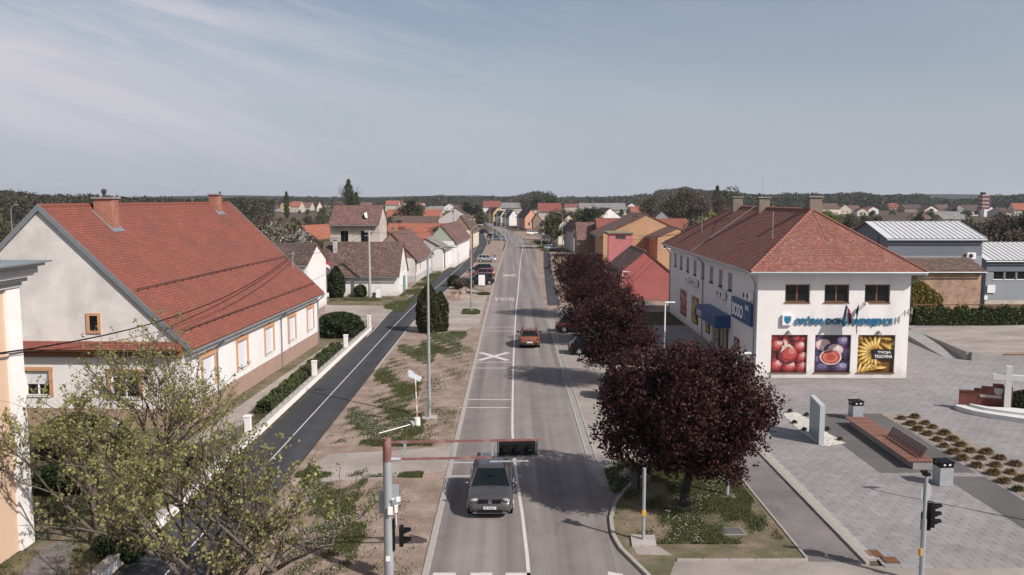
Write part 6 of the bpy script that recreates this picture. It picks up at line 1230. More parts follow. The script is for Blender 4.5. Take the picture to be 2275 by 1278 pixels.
# ================================================================== STREET FURNITURE
def street_lamp(x, y, h, arm, label, group="tall grey street lamps on the verge", dir=1, r=.10, base=True):
    t = thing("street_lamp", label, "street lamp", (x, y, 0), 0, group)
    mb = MB(); mb.cyl((0, 0, 0), (0, 0, h * .45), r, r * .85, 12); mb.cyl((0, 0, h * .45), (0, 0, h - .9), r * .8, r * .6, 12); mb.build("pole", M['steel'], t, smooth=False)
    mb = MB(); pts = [(0, 0, h - .9)] + [(dir * .7 * (1 - math.cos(a)), 0, h - .9 + .85 * math.sin(a)) for a in [i * math.pi / 12 for i in range(1, 7)]] + [(dir * arm, 0, h + .02)]; mb.tube(pts, .045, 8); mb.build("arm", M['steel'], t)
    mb = MB(); mb.ell((dir * (arm + .35), 0, h + .03), .42, .14, .075, 12, 8); mb.build("lamp_head", M['steel'], t, smooth=True)
    if base: mb = MB(); mb.prism([(-.42, -.38), (.5, -.34), (.46, .36), (-.40, .40)], -.05, .06); mb.build("base", M['concrete'], t)
    mb = MB(); mb.box(-.07, .07, -r - .02, -r + .04, .6, 1.1); mb.build("service_door", M['zinc'], t); return t
for i, (px, py, h, lb) in enumerate(((954, 928, 10.15, "tall grey street lamp beside the grass verge, with a curved arm"), (1047, 691, 9.9, "tall street lamp beyond the cypresses with a small grass base"), (1095, 604, 9.6, "tall street lamp by the silver parked hatchback"),
                                 (1113, 562, 9.3, "tall street lamp between the parked cars and the path bend"), (1122, 541, 9.2, "tall street lamp beside the silver blue estate car"), (1104, 524, 9.0, "tall street lamp at the start of the road bend"), (1072, 503, 9.0, "tall street lamp on the outside of the path bend"), (1088, 511, 9.0, "tall street lamp halfway round the road bend"))):
    x, y = G(px, py); street_lamp(x, y, h, 1.0 if i == 0 else .7, lb, r=.105)
for px, py, h, lb in ((1249, 556, 9.4, "far tall street lamp beside the silver hatchback east of the road"), (1203, 546, 9.4, "far tall street lamp beside the billboard"), (1270, 545, 6.0, "white post lamp in front of the grey gabled house"), (1151, 509, 8.2, "street lamp in front of the grey white house on the curve")):
    x, y = G(px, py); street_lamp(x, y, h, .6, lb, "grey street lamps east of the road", -1, .09)
for px, py, lb in ((1478, 672, "short modern lamp standing between the shops and the second purple tree"), (1383, 604, "short modern lamp rising behind the purple trees before the red gable"), (1636, 785, "short modern lamp beside the shop corner behind the biggest purple tree")):
    d = ray(px, py); tt = (5.0 - CH) / d.z; x, y = d.x * tt, d.y * tt
    t = thing("modern_lamp", lb, "street lamp", (x, y, 0), 0, "short modern lamps along the parking bay"); mb = MB(); mb.cyl((0, 0, 0), (0, 0, 5.0), .06, .05, 10); mb.build("pole", M['pvc'], t); mb = MB(); mb.box(-.03, .75, -.12, .12, 4.98, 5.05); mb.build("lamp_head", M['pvc'], t)
# poles
def pole(name, label, x, y, h, r0, r1, m, cat="utility pole", arms=True):
    t = thing(name, label, cat, (x, y, 0)); mb = MB(); mb.cyl((0, 0, -.1), (0, 0, h), r0, r1, 10); mb.build("pole", m, t)
    if arms:
        for z in (h - .25, h - .7): mb = MB(); mb.box(-.55, .55, -.05, .05, z, z + .08); mb.build("crossarm", M['steel'], t)
        for q in (-.5, -.25, .25, .5): mb = MB(); mb.cyl((q, 0, h - .17), (q, 0, h + .0), .04, n=7); mb.build("insulator", M['trimwhite'], t)
    return t
x, y = G(822, 662); up = pole("concrete_pole", "pale concrete utility pole in front of the low white cottage", x, y, 8.8, .20, .13, M['concrete']); UPX, UPY = x, y
x, y = G(1050, 592); pole("wooden_pole", "dark wooden utility pole at the inside of the path bend", x, y, 9.0, .17, .12, M['wood']); WPX, WPY = x, y
x, y = G(995, 590); pole("thin_mast", "thin aerial mast above the pale barn gable", x - 3, y + 60, 11.5, .09, .05, M['wood'], "mast", False)
def cable(label, a, b, sag, r=.02, name="overhead_cable"):
    a, b = Vector(a), Vector(b); pts = [a.lerp(b, i / 16) - Vector((0, 0, sag * 4 * (i / 16) * (1 - i / 16))) for i in range(17)]; mb = MB(); mb.tube(pts, r, 5); o = mb.build(name, M['black'], None); tag(o, label, "cable"); return o
mast = bh.matrix_basis @ Vector((5.9, 13.1, HR + 1.35 - sl * 5.9))
bk = (cx + .27, cy - 2.3, 7.65) if False else (pb.location.x + .27, pb.location.y - 2.3, 7.65)
cable("black overhead cable from the peach building to the mast on the red roof", bk, mast, 1.35, .032)
cable("thin overhead cable just under the thick one across the red roof", (bk[0], bk[1], bk[2] - .0), (mast.x, mast.y, mast.z - .5), 1.75, .014)
cable("overhead cable from the roof mast to the concrete pole", mast, (UPX - .3, UPY, 8.6), .8, .02); cable("overhead cable from the concrete pole to the wooden pole", (UPX, UPY, 8.6), (WPX, WPY, 8.7), 1.0, .02)
cable("overhead cable crossing the road by the silver hatchback", (WPX, WPY, 8.2), (14.5, WPY + 8, 7.6), 1.0, .018); cable("overhead cable running past the two storey house", (UPX, UPY, 8.4), (UPX - 24, UPY + 12, 7.5), .8, .018)
tp = mr.matrix_basis @ Vector((3.2, 22.0, 10.6)); ob_ = onY(1400, 521, oh.location.y - 10); cable("dark service cable from the orange gable to the clay roof", (ob_[0], oh.location.y - 10.3, ob_[1]), tp, .8, .03); cable("second service cable to the clay roof below the first", (ob_[0] - 3, oh.location.y - 10.3, ob_[1] - .8), (tp.x, tp.y, tp.z + .5), .9, .025)
# --- signal gantry over the road
def signal_head(parent_fr, mb_m, n=3, sp=.36, s=.30, lens=(None,), horiz=False, name="signal_head", parent=None, visor=True):
    """fr: u to the side, n the way the lamps look"""
    fr = parent_fr; mb = MB(); w = s / 2 + .03
    if horiz: fr.box(mb, -w, (n - 1) * sp + w, -w, w, -.14, .0)
    else: fr.box(mb, -w, w, -(n - 1) * sp - w, w, -.14, .0)
    o = mb.build(name, M['black'], parent)
    for i in range(n):
        u, z = (i * sp, 0) if horiz else (0, -i * sp); c = fr.p(u, z, 0); mb = MB(); mb.cyl(c, c + fr.n * .02, s * .40, n=14); mb.build("lens", lens[i % len(lens)], o)
        if visor:
            mb = MB(); k = 12; pts = []
            for j in range(k + 1):
                a = math.pi * (-.15 + 1.3 * j / k); pts.append((fr.p(u + math.cos(a) * s * .46, z + math.sin(a) * s * .46, .0), fr.p(u + math.cos(a) * s * .42, z + math.sin(a) * s * .42, .26 if math.sin(a) > .2 else .12)))
            for p, q in zip(pts, pts[1:]): mb.poly([p[0], q[0], q[1], p[1]]); mb.poly([p[1], q[1], q[0], p[0]])
            mb.build("visor", M['black'], o)
    return o
M['lens_r'] = mat("unlit_red_lens", (.26, .02, .02), .3, 0); M['lens_g'] = mat("unlit_green_lens", (.03, .26, .20), .3, 0); M['lens_y'] = mat("unlit_amber_lens", (.07, .075, .06), .3, 0)
M['yellowbox'] = mat("yellow_push_button_box", (.55, .30, .02), .5, .05)
gx, gy = -4.19, 27.65; ga = thing("signal_gantry", "faded red and grey signal mast with a truss arm reaching over the road", "traffic light", (gx, gy, 0), R(3.5))
mb = MB(); mb.cyl((0, 0, 0), (0, 0, 4.2), .165, .15, 16); mb.build("mast", M['steel'], ga); mb = MB(); mb.cyl((0, 0, 4.201), (0, 0, 4.95), .15, .14, 16); mb.cyl((0, 0, 4.95), (0, 0, 5.0), .15, .15, 16); mb.build("red_mast_top", M['red_paint'], ga)
for z, x1, mm in ((4.86, 5.15, 'red_paint'), (4.27, 3.6, 'red_paint')): mb = MB(); mb.box(.14, x1, -.035, .035, z - .035, z + .035); mb.build("arm_tube", M[mm], ga)
mb = MB(); mb.box(3.605, 4.5, -.04, .04, 4.24, 4.31); mb.build("arm_tip", M['steel'], ga)
for q in (.55, 2.15, 3.5): mb = MB(); mb.box(q, q + .09, -.035, .035, 4.32, 4.81); mb.build("strut", M['steel'], ga)
mb = MB(); mb.cyl((.13, 0, 4.27), (.45, 0, 4.27), .09, .05, 12); mb.build("arm_socket", M['steel'], ga)
FG = Fr((3.95, -.12, 4.57), (1, 0, 0), (0, -1, -.38)); 
hd_ = signal_head(FG, None, 3, .42, .34, (M['lens_r'], M['lens_y'], M['lens_g']), True, "signal_head", ga)
mb = MB(); mb.box(3.72, 5.05, -.16, .2, 4.33, 4.36); mb.box(3.70, 3.73, -.15, .15, 4.33, 4.8); mb.box(5.03, 5.06, -.15, .15, 4.33, 4.8)
for q in (3.95, 4.37, 4.79): mb.cyl((q, .02, 4.62), (q, .26, 4.66), .15, .11, 12)
mb.build("head_bracket", M['darkmetal'], ga); mb = MB(); mb.cyl((3.45, -.05, 4.14), (4.75, -.05, 4.14), .032, n=10); mb.build("light_bar", M['steel'], ga)
mb = MB(); mb.box(-.32, -.10, .1, .32, 2.35, 3.1); mb.box(.10, .36, .14, .3, 2.6, 3.3); mb.build("control_box", M['steel'], ga)
mb = MB(); mb.box(.02, .18, -.3, -.14, 2.45, 2.68); mb.cyl((.16, -.2, 2.95), (.42, -.26, 3.0), .04, n=7); mb.box(.3, .44, -.3, -.2, 2.9, 3.04); mb.box(.24, .34, -.25, -.14, 2.5, 2.75); mb.tube([(.28, -.2, 2.5), (.30, -.2, 2.0)], .012, 5); mb.build("camera_unit", M['pvc'], ga)
mb = MB(); mb.box(.16, .22, -.1, .1, 1.1, 2.2); mb.build("signal_backplate", M['black'], ga)
FP = Fr((.50, .12, 1.72), (0, 1, 0), (1, 0, 0)); signal_head(FP, None, 2, .34, .26, (M['lens_r'], M['lens_g']), False, "pedestrian_signal", ga); mb = MB(); mb.cyl((.15, .1, 1.9), (.4, .12, 1.9), .02, n=6); mb.build("signal_bracket", M['darkmetal'], ga)
mb = MB(); mb.box(-.08, .06, -.185, -.15, .78, .95); mb.build("sticker", M['trimwhite'], ga)
# --- crossing pole on the island
x, y = G(1429, 1202, .06); t = thing("crossing_post", "grey pedestrian crossing post with a yellow push button on a concrete pad", "traffic light", (x, y, .06))
mb = MB(); mb.cyl((0, 0, .06), (0, 0, 2.85), .065, n=12); mb.build("pole", M['steel'], t); mb = MB(); mb.prism([(-.5, -.52), (.42, -.5), (.5, .42), (-.42, .45)], -.02, .07); mb.build("base", M['concrete'], t); mb = MB(); mb.prism([(-.42, -1.25), (.85, -1.3), (.5, -.53), (-.5, -.54)], -.02, .012); mb.build("apron_slab", M['lot'], t)
mb = MB(); mb.box(-.07, .08, -.11, -.055, 1.0, 1.2); mb.cyl((0, 0, .98), (0, 0, 1.24), .075, n=12); mb.build("push_button", M['yellowbox'], t)
signal_head(Fr((-.3, .25, 2.45), (-1, 0, 0), (0, 1, 0)), None, 2, .32, .25, (M['lens_r'], M['lens_g']), False, "pedestrian_signal", t); mb = MB(); mb.cyl((0, .05, 2.3), (-.25, .2, 2.3), .02, n=6); mb.build("signal_bracket", M['darkmetal'], t)
x, y = G(1615, 1102, .06); t = thing("steel_post", "grey steel post on a small concrete footing beneath the biggest purple tree", "post", (x, y, .06)); mb = MB(); mb.cyl((0, 0, 0), (0, 0, 3.6), .09, n=12); mb.build("pole", M['steel'], t); mb = MB(); mb.prism([(-.4, -.3), (.3, -.32), (.4, .25), (-.3, .3)], -.03, .05); mb.build("base", M['concrete'], t)
x, y = G(1627, 1181, .06); t = thing("inspection_cover", "grey square inspection cover in the island grass", "manhole cover", (x, y, .06)); mb = MB(); mb.prism([(-.42, -.3), (.42, -.3), (.36, .3), (-.42, .3)], -.03, .03); mb.build("cover", M['darkpave'], t); mb = MB(); mb.prism([(-.48, -.36), (.48, -.36), (.42, .36), (-.48, .36)], -.03, .015); mb.build("frame", M['concrete2'], t)
# --- signal pole by the square
x, y = G(2046, 1292); t = thing("signal_pole", "grey signal pole with black heads, a round sign seen from behind and a yellow button", "traffic light", (x, y, 0))
mb = MB(); mb.cyl((0, 0, 0), (0, 0, 2.2), .085, n=12); mb.cyl((0, 0, 2.2), (0, 0, 3.72), .06, n=12); mb.build("pole", M['steel'], t)
signal_head(Fr((.34, .10, 2.60), (0, 1, 0), (1, 0, .0)), None, 3, .27, .24, (M['lens_r'], M['lens_y'], M['lens_g']), False, "signal_head", t)
signal_head(Fr((.12, .16, 2.22), (-1, 0, 0), (.25, 1, 0)), None, 2, .27, .26, (M['lens_r'], M['lens_g']), False, "pedestrian_signal", t)
mb = MB(); mb.cyl((0, .05, 2.75), (.3, .1, 2.75), .02, n=6); mb.cyl((0, .05, 2.1), (.3, .1, 2.1), .02, n=6); mb.build("signal_bracket", M['darkmetal'], t)
mb = MB(); c = Vector((.06, .09, 3.08)); d = Vector((-.55, .83, 0)).normalized(); mb.cyl(c, c + d * .02, .34, n=24); mb.build("sign_back", M['steel'], t); mb = MB(); mb.cyl(c + d * .021, c + d * .024, .335, n=24); mb.build("sign_face", M['pvc'], t)
mb = MB(); mb.box(-.12, .12, -.08, .08, 3.72, 3.80); mb.box(-.2, -.05, -.04, .04, 3.82, 3.90); mb.cyl((0, 0, 3.7), (0, 0, 3.9), .03, n=6); mb.build("sensor_head", M['black'], t); mb = MB(); mb.cyl((-.1, -.06, .95), (-.1, -.06, 1.2), .065, n=10); mb.build("push_button", M['yellowbox'], t)
# a tall lamp on the square just outside the photograph; its shadow falls across the paving
x, y = G(1905, 1083); street_lamp(x + 8.1 * 1.19 * .79, y - 8.1 * 1.19 * .61, 8.0, .2, "tall street lamp on the square whose thin shadow crosses the paving", "lamps on the square", 1, .07)
# --- temporary road sign and loose pole on the verge
x, y = G(927, 946); t = thing("temporary_sign", "temporary road sign seen from behind on an orange and white pole in a concrete foot", "road sign", (x, y, 0)); mb = MB(); mb.cyl((0, 0, 0), (0, 0, .48), .19, .16, 12); mb.build("concrete_foot", M['trimwhite'], t)
for i in range(6): mb = MB(); mb.cyl((-.03 * i * .45, 0, .48 + i * .38), (-.03 * (i + 1) * .45, 0, .48 + (i + 1) * .38), .032, n=8); mb.build("pole_band", M['salmon'] if i % 2 == 0 else M['trimwhite'], t)
mb = MB(); Mx = Matrix.Translation((-.1, .06, 2.85)) @ Matrix.Rotation(.45, 4, 'Y') @ Matrix.Rotation(-.5, 4, 'X'); mb.box(-.38, .38, -.012, .012, -.15, .15, 0, Mx); mb.box(-.5, -.2, .02, .04, .0, .24, 0, Mx); mb.build("sign_back", M['zinc'], t)
x, y = G(912, 951); t = thing("lying_pole", "pale pole with a round concrete foot lying on the grass", "pole", (x, y, 0)); mb = MB(); mb.cyl((0, 0, .2), (.12, .12, .22), .21, .17, 12); mb.build("concrete_foot", M['concrete'], t); mb = MB(); mb.cyl((0, 0, .2), (-1.6, -1.35, .06), .03, n=7); mb.build("pole", M['trimwhite'], t)
# --- white notice board, billboard, boxes
x, y = G(1071, 652); t = thing("notice_board", "white notice board on two posts seen against the parked dark cars", "board", (x, y, 0)); z0 = onY(1071, 634, y)[1]; z1 = onY(1071, 611, y)[1]
mb = MB(); mb.box(-.48, .40, -.03, .03, z0, z1); mb.build("board", M['trimwhite'], t)
for q in (-.42, .34): mb = MB(); mb.cyl((q, .05, 0), (q, .05, z1), .03, n=7); mb.build("post", M['steel'], t)
x, y = G(1209, 543); t = thing("billboard", "small white billboard with a blue emblem beside the road", "billboard", (x, y, 0)); z0 = onY(1209, 534, y)[1]; z1 = onY(1209, 520, y)[1]; mb = MB(); mb.box(-1.15, 1.15, -.05, .05, z0, z1); b_ = mb.build("board", M['trimwhite'], t)
mb = MB(); mb.cyl((-.05, -.052, (z0 + z1) / 2), (-.05, -.056, (z0 + z1) / 2), .5, n=18); mb.build("emblem", mat("grey_blue_emblem", (.30, .33, .42), .6, .2, 6), b_)
for q in (-.9, .9): mb = MB(); mb.cyl((q, .07, 0), (q, .07, z1), .05, n=7); mb.build("post", M['steel'], t)
x, y = G(841, 662); t = thing("utility_cabinet", "pale grey utility cabinet beside the concrete pole", "cabinet", (x, y, 0)); mb = MB(); mb.box(-.35, .35, -.2, .2, 0, 1.35); mb.build("body", M['greyplaster'], t); mb = MB(); mb.box(-.32, .32, -.215, -.2, .1, 1.25); mb.build("door", M['pvc'], t)
x, y = G(832, 662); t = thing("dark_bin", "small dark bin between the concrete pole and the cabinet", "bin", (x, y, 0)); mb = MB(); mb.prism([(-.22, -.2), (.22, -.2), (.25, .2), (-.25, .2)], 0, .6); mb.build("body", M['darkmetal'], t); mb = MB(); mb.box(-.27, .27, -.23, .23, .601, .66); mb.build("lid", M['black'], t)
x, y = G(728, 668); t = thing("junction_box", "small white box on a post by the house corner", "box", (x, y, 0)); mb = MB(); mb.box(-.15, .15, -.1, .1, .5, 1.0); mb.build("body", M['trimwhite'], t); mb = MB(); mb.cyl((0, 0, 0), (0, 0, .5), .04, n=7); mb.build("post", M['steel'], t)
x, y = G(738, 660); t = thing("national_flag", "red and white flag on a slanted pole beside the thuja", "flag", (x - .4, y, 0)); mb = MB(); mb.cyl((-.9, 0, 2.4), (-.35, -.2, 5.0), .025, n=6); mb.build("flagpole", M['trimwhite'], t)
mb = MB(); V = []
for i in range(6):
    for j in range(5): V.append((-.35 + .16 * j, -.2 + .05 * math.sin(j * 2 + i), 4.95 - .22 * i - .12 * j))
mb.raw(V, [(i * 5 + j, (i + 1) * 5 + j, (i + 1) * 5 + j + 1, i * 5 + j + 1) for i in range(5) for j in range(4)]); mb.m = [0 if k // 4 < 2 else (1 if k // 4 < 4 else 2) for k in range(20)]; mb.build("flag_cloth", [mat("flag_bright_red", (.5, .03, .04), .8, .05), M['trimwhite'], mat("flag_deep_blue", (.02, .04, .2), .8, 0)], t)
# worker beside the silver hatchback: bending, reddish top, pale vest
def person(label, x, y, rz, skel, radii, cloth, skin_top=None, hair=None):
    t = thing("person", label, "person", (x, y, 0), rz); bm = bmesh.new(); vs = [bm.verts.new(p) for p in skel['v']]; [bm.edges.new((vs[a], vs[b])) for a, b in skel['e']]; me = bpy.data.meshes.new("body"); bm.to_mesh(me); bm.free()
    o = bpy.data.objects.new("body", me); COL.objects.link(o); o.parent = t; md = o.modifiers.new("skin", 'SKIN'); md.use_smooth_shade = True
    for i, r in enumerate(radii): me.skin_vertices[0].data[i].radius = r
    me.skin_vertices[0].data[0].use_root = True; o.modifiers.new("sub", 'SUBSURF').levels = 1; o.modifiers["sub"].render_levels = 1; me.materials.append(cloth); return t, o
# ================================================================== SQUARE, FENCE, MONUMENT
M['slatwood'] = mat("red_brown_bench_wood", (.23, .095, .065), .6, .22, 5, col2=(.30, .155, .115), mixs=2.0)
M['slatdark'] = mat("dark_bench_back_wood", (.115, .04, .035), .6, .2, 5)
t = thing("long_bench", "long slatted red brown bench with a low back on a concrete base", "bench", (19.75, 43.6, 0), R(-1.0))
mb = MB(); mb.box(-.42, .5, -4.1, 3.9, .012, .40); mb.build("base", M['concrete2'], t)
first = None
for i in range(11):
    x = -.60 + i * .115
    if first is None: mb = MB(); mb.box(-.037, .037, -4.15, 4.1, 0, .05); first = mb.build("slat", M['slatwood'], t, loc=(x, 0, .42))
    else: mesh_copy(first, (x, 0, .42 + rnd.uniform(-.003, .003)), 0, t)
f2 = None
for i in range(6):
    loc = (-.02 + i * .052 + .1, -1.9, .50 + i * .085); 
    if f2 is None: mb = MB(); mb.box(-.02, .02, -1.9, 1.95, 0, .075, 0, Matrix.Rotation(.5, 4, 'Y')); f2 = mb.build("back_slat", M['slatdark'], t, loc=loc)
    else: mesh_copy(f2, loc, 0, t)
for q in (-3.7, -2.4, -1.1, -.05): mb = MB(); mb.tube([(.06, q, .44), (.42, q, 1.02)], .025, 6); mb.build("back_bracket", M['steel'], t)
# litter bins
def bin_(label, px, py):
    x, y = G(px, py); t = thing("litter_bin", label, "litter bin", (x, y + .3, 0), R(4)); mb = MB(); mb.box(-.31, .31, -.31, .31, .03, .88); b = mb.build("body", M['steel'], t); mb = MB(); mb.box(-.3, .3, -.3, .3, .012, .03); mb.build("plinth", M['black'], t)
    mb = MB()
    for a, c in ((-.31, -.31), (.25, -.31), (-.31, .25), (.25, .25)): mb.box(a, a + .06, c, c + .06, .881, 1.08)
    mb.box(-.34, .34, -.34, .34, 1.08, 1.16); mb.box(-.31, .31, -.31, .31, .881, .95); mb.build("lid", M['black'], t)
    for s in (-.12, .12): mb = MB(); mb.box(s - .05, s + .05, -.315, -.311, .98, 1.05); mb.build("slot", M['trimwhite'], t)
    return t
bin_("litter bin with a black lid at the far end of the bench", 1905, 935); bin_("litter bin with a black lid close to the signal pole", 2101, 1082)
# information slab
xa, ya = G(1819, 990); xb, yb_ = G(1797, 962); t = thing("information_slab", "tall pale blue information slab standing in white gravel", "sign", (xa, ya, 0)); L = math.dist((xa, ya), (xb, yb_)); a = math.atan2(yb_ - ya, xb - xa); t.rotation_euler = (0, 0, a)
mb = MB(); mb.box(0, L, -.26, 0, .0, 2.15); mb.build("slab", mat("brushed_pale_metal", (.42, .45, .46), .5, .05, 2), t)
mb = MB(); mb.box(.08, L - .08, .002, .012, .08, 2.05); p_ = mb.build("face_panel", mat("printed_blue_panel", (.20, .29, .35), .4, .12, 1.2, col2=(.27, .26, .22), mixs=.9, mlo=.5, mhi=.75), t)
# cross monument
M['monwhite'] = M['white_stone']; x0, y0 = G(2236, 920); t = thing("cross_monument", "white stone cross before a stepped dark red brick wall on white curved steps", "monument", (x0, y0, 0), R(-22))
mb = MB(); mb.box(-.17, .17, -.12, .12, .32, 2.95); mb.box(-.85, -.171, -.12, .12, 2.1, 2.42); mb.box(.171, .85, -.12, .12, 2.1, 2.42); mb.build("cross", M['monwhite'], t)
st = [(-2.55, -1.75, 1.15), (-1.75, -1.35, 1.32), (-1.35, -.75, 1.48), (-.75, -.2, 1.68)]
for a, b, h in st: mb = MB(); mb.box(a, b, .2, .48, 0, h); w_ = mb.build("brick_wall", M['monbrick'], t); mb = MB(); mb.box(a, b, .17, .51, h + .001, h + .05); mb.build("coping", M['monbrick'], w_)
mb = MB(); mb.box(-.199, .3, .2, .48, 0, 1.6); mb.build("brick_wall", M['monbrick'], t)
mb = MB(); mb.prism([(-.72 + .26 + .24 * math.cos(a), .0 + .24 * math.sin(a)) for a in [i * math.pi / 8 for i in range(8, 17)]], 0, .03); sh_ = mb.build("shield", M['concrete'], t); sh_.matrix_basis = Matrix.Translation((.0, .199, 1.32)) @ Matrix.Rotation(math.pi / 2, 4, 'X')
mb = MB(); mb.box(-.70, -.22, .165, .198, 1.3, 1.5); mb.build("shield_top", M['concrete'], t); mb = MB(); mb.box(-1.45, -.28, .165, .198, .88, 1.05); mb.build("name_plaque", M['concrete'], t)
mb = MB(); mb.prism([(-2.75, .15), (-2.7, -.25), (-1.9, -1.15), (-.9, -1.7), (1.2, -2.35), (3.2, -2.35), (3.2, .6), (-2.75, .6)], .012, .30); mb.build("lower_step", M['monwhite'], t)
mb = MB(); mb.prism([(-2.0, .15), (-1.95, -.1), (-1.3, -.75), (-.4, -1.1), (1.2, -1.5), (1.2, -.2), (.3, -.1), (-1.0, -.35)], .301, .44); mb.build("upper_step", M['monwhite'], t); mb = MB(); mb.prism([(-1.9, .19), (-1.3, -.35), (.3, -.3), (1.1, .19)], .302, .37); mb.build("brick_floor", M['monbrick'], t)
mb = MB(); mb.box(.31, 3.4, .5, 1.0, 0, 1.0); mb.build("planter_wall", M['black'], t)
shrub("planter_bush", "dark green plants in the planter behind the white cross", x0 + 1.7, y0 + .5, 1.6, .6, 1.35, M['evergreen'], 3500, .12, 71, cat="plants")
# gravel beds
def gravel(name, poly, z, n, m, s, seed):
    r = np.random.default_rng(seed); xs = [p[0] for p in poly]; ys = [p[1] for p in poly]; P_ = []
    pts = np.stack([r.uniform(min(xs), max(xs), n * 3), r.uniform(min(ys), max(ys), n * 3)], 1); k = np.zeros(len(pts), bool); j = len(poly) - 1
    for i in range(len(poly)):
        xi, yi = poly[i]; xj, yj = poly[j]; c = ((yi > pts[:, 1]) != (yj > pts[:, 1])) & (pts[:, 0] < (xj - xi) * (pts[:, 1] - yi) / (yj - yi + 1e-12) + xi); k ^= c; j = i
    pts = pts[k][:n]; n = len(pts); c = np.concatenate([pts, np.full((n, 1), z)], 1); sz = s * r.uniform(.6, 1.3, (n, 1)); a = r.uniform(0, 6.28, n); d = np.stack([np.cos(a), np.sin(a), 0 * a], 1) * sz; e = np.stack([-np.sin(a), np.cos(a), 0 * a], 1) * sz * .8; up = np.array([[0, 0, 1.]]) * sz * .8
    V = np.stack([c - d, c + e, c + d, c - e, c + up], 1).reshape(-1, 3); b = np.arange(n)[:, None] * 5; Q = np.concatenate([b + np.array([[0, 4, 1]]), b + np.array([[1, 4, 2]]), b + np.array([[2, 4, 3]]), b + np.array([[3, 4, 0]])], 0)
    o = np_mesh(name, V, Q, m, None, 'stuff', n=3); return tag(o, "white gravel", "gravel")
M['gravel'] = leaf_mat("white_gravel_stone", (.40, .38, .35), (.62, .60, .56), 0, (.72, .70, .68)); M['beige_gravel'] = leaf_mat("beige_gravel_stone", (.20, .17, .14), (.38, .33, .28), 0, (.55, .50, .45))
bed1 = [G(1738, 921), G(1768, 917), G(1800, 935), G(1832, 960), G(1878, 986), G(1838, 993), G(1826, 992), G(1780, 962)]
sheet("planting_bed", bed1, .030, M["soil"]); o = gravel("white_gravel", bed1, .034, 5200, M['gravel'], .035, 1); tag(o, "white gravel bed round the information slab", "gravel")
bed2 = [P(22.15, 50.6), P(23.4, 51.2), P(24.5, 46.5), P(24.6, 40), P(24.5, 33), P(22.2, 33)]
sheet("planting_bed", bed2, .030, M['soil']); o = gravel("beige_gravel", bed2, .034, 15000, M['beige_gravel'], .03, 2); tag(o, "pale gravel mulch between the ornamental grasses", "gravel")
# ornamental grass tufts
def tuft_mesh(seed, m, name="tuft", n=420, rr=.42, hh=.34):
    r = np.random.default_rng(seed); a = r.uniform(0, 6.28, n); l = r.uniform(.55, 1.0, n); el = r.uniform(.25, 1.45, n); b = np.stack([np.cos(a) * .07, np.sin(a) * .07, 0 * a], 1); d = np.stack([np.cos(a) * np.cos(el), np.sin(a) * np.cos(el), np.sin(el) * hh / rr], 1) * (rr * l)[:, None]; s = np.stack([-np.sin(a), np.cos(a), 0 * a], 1) * .014
    tip = b + d; tip[:, 2] = np.maximum(tip[:, 2] - .10 * (1 - el / 1.5), .03); mid = b + d * .62 + np.array([[0, 0, .05]]); V = np.stack([b - s, b + s, mid + s, mid - s, tip], 1).reshape(-1, 3)
    k = np.arange(n)[:, None] * 5; Q = np.concatenate([k + np.array([[0, 1, 2]]), k + np.array([[0, 2, 3]]), k + np.array([[3, 2, 4]])], 0); return np_mesh(name, V, Q, m, None, None, n=3)
T0 = [tuft_mesh(i, M['drygrass'], "ornamental_grass") for i in range(3)]; TG = tuft_mesh(9, M['hedge'], "ornamental_grass")
tp_ = [(2003, 933), (2033, 930), (2024, 946), (2056, 944), (2040, 958), (2073, 953), (2062, 968), (2098, 967), (2083, 981), (2117, 980), (2098, 995), (2135, 993), (2119, 1009), (2155, 1006), (2138, 1023), (2178, 1022), (2170, 1039), (2192, 1009), (2212, 1038), (2207, 1056), (2245, 1054), (2230, 1074), (2272, 1070), (2222, 1022), (2256, 1036), (2262, 1092)]
for i, (px, py) in enumerate(tp_):
    x, y = G(px, py); src = TG if i == 25 else T0[i % 3]; o = src if i in (0, 1, 2, 25) else src.copy()
    if i not in (0, 1, 2, 25): COL.objects.link(o)
    o.location = (x, y, .032); o.rotation_euler = (0, 0, i * 1.3); sc = .9 + .25 * ((i * 7) % 5) / 4; o.scale = (sc, sc, sc * .95)
    tag(o, "greener ornamental grass tuft at the near end of the planting bed" if i == 25 else "dry brown ornamental grass tuft in the long planting bed", "ornamental grass", None if i == 25 else "dry ornamental grass tufts in the long bed")
for i, (px, py) in enumerate(((1755, 917), (1765, 942), (1787, 958), (1838, 957), (1866, 980), (1792, 925))):
    x, y = G(px, py); o = TG.copy(); COL.objects.link(o); o.location = (x, y, .032); o.scale = (.55, .55, .75); o.rotation_euler = (0, 0, i); tag(o, "small green grass tuft in the white gravel by the information slab", "ornamental grass", "small tufts in the white gravel")
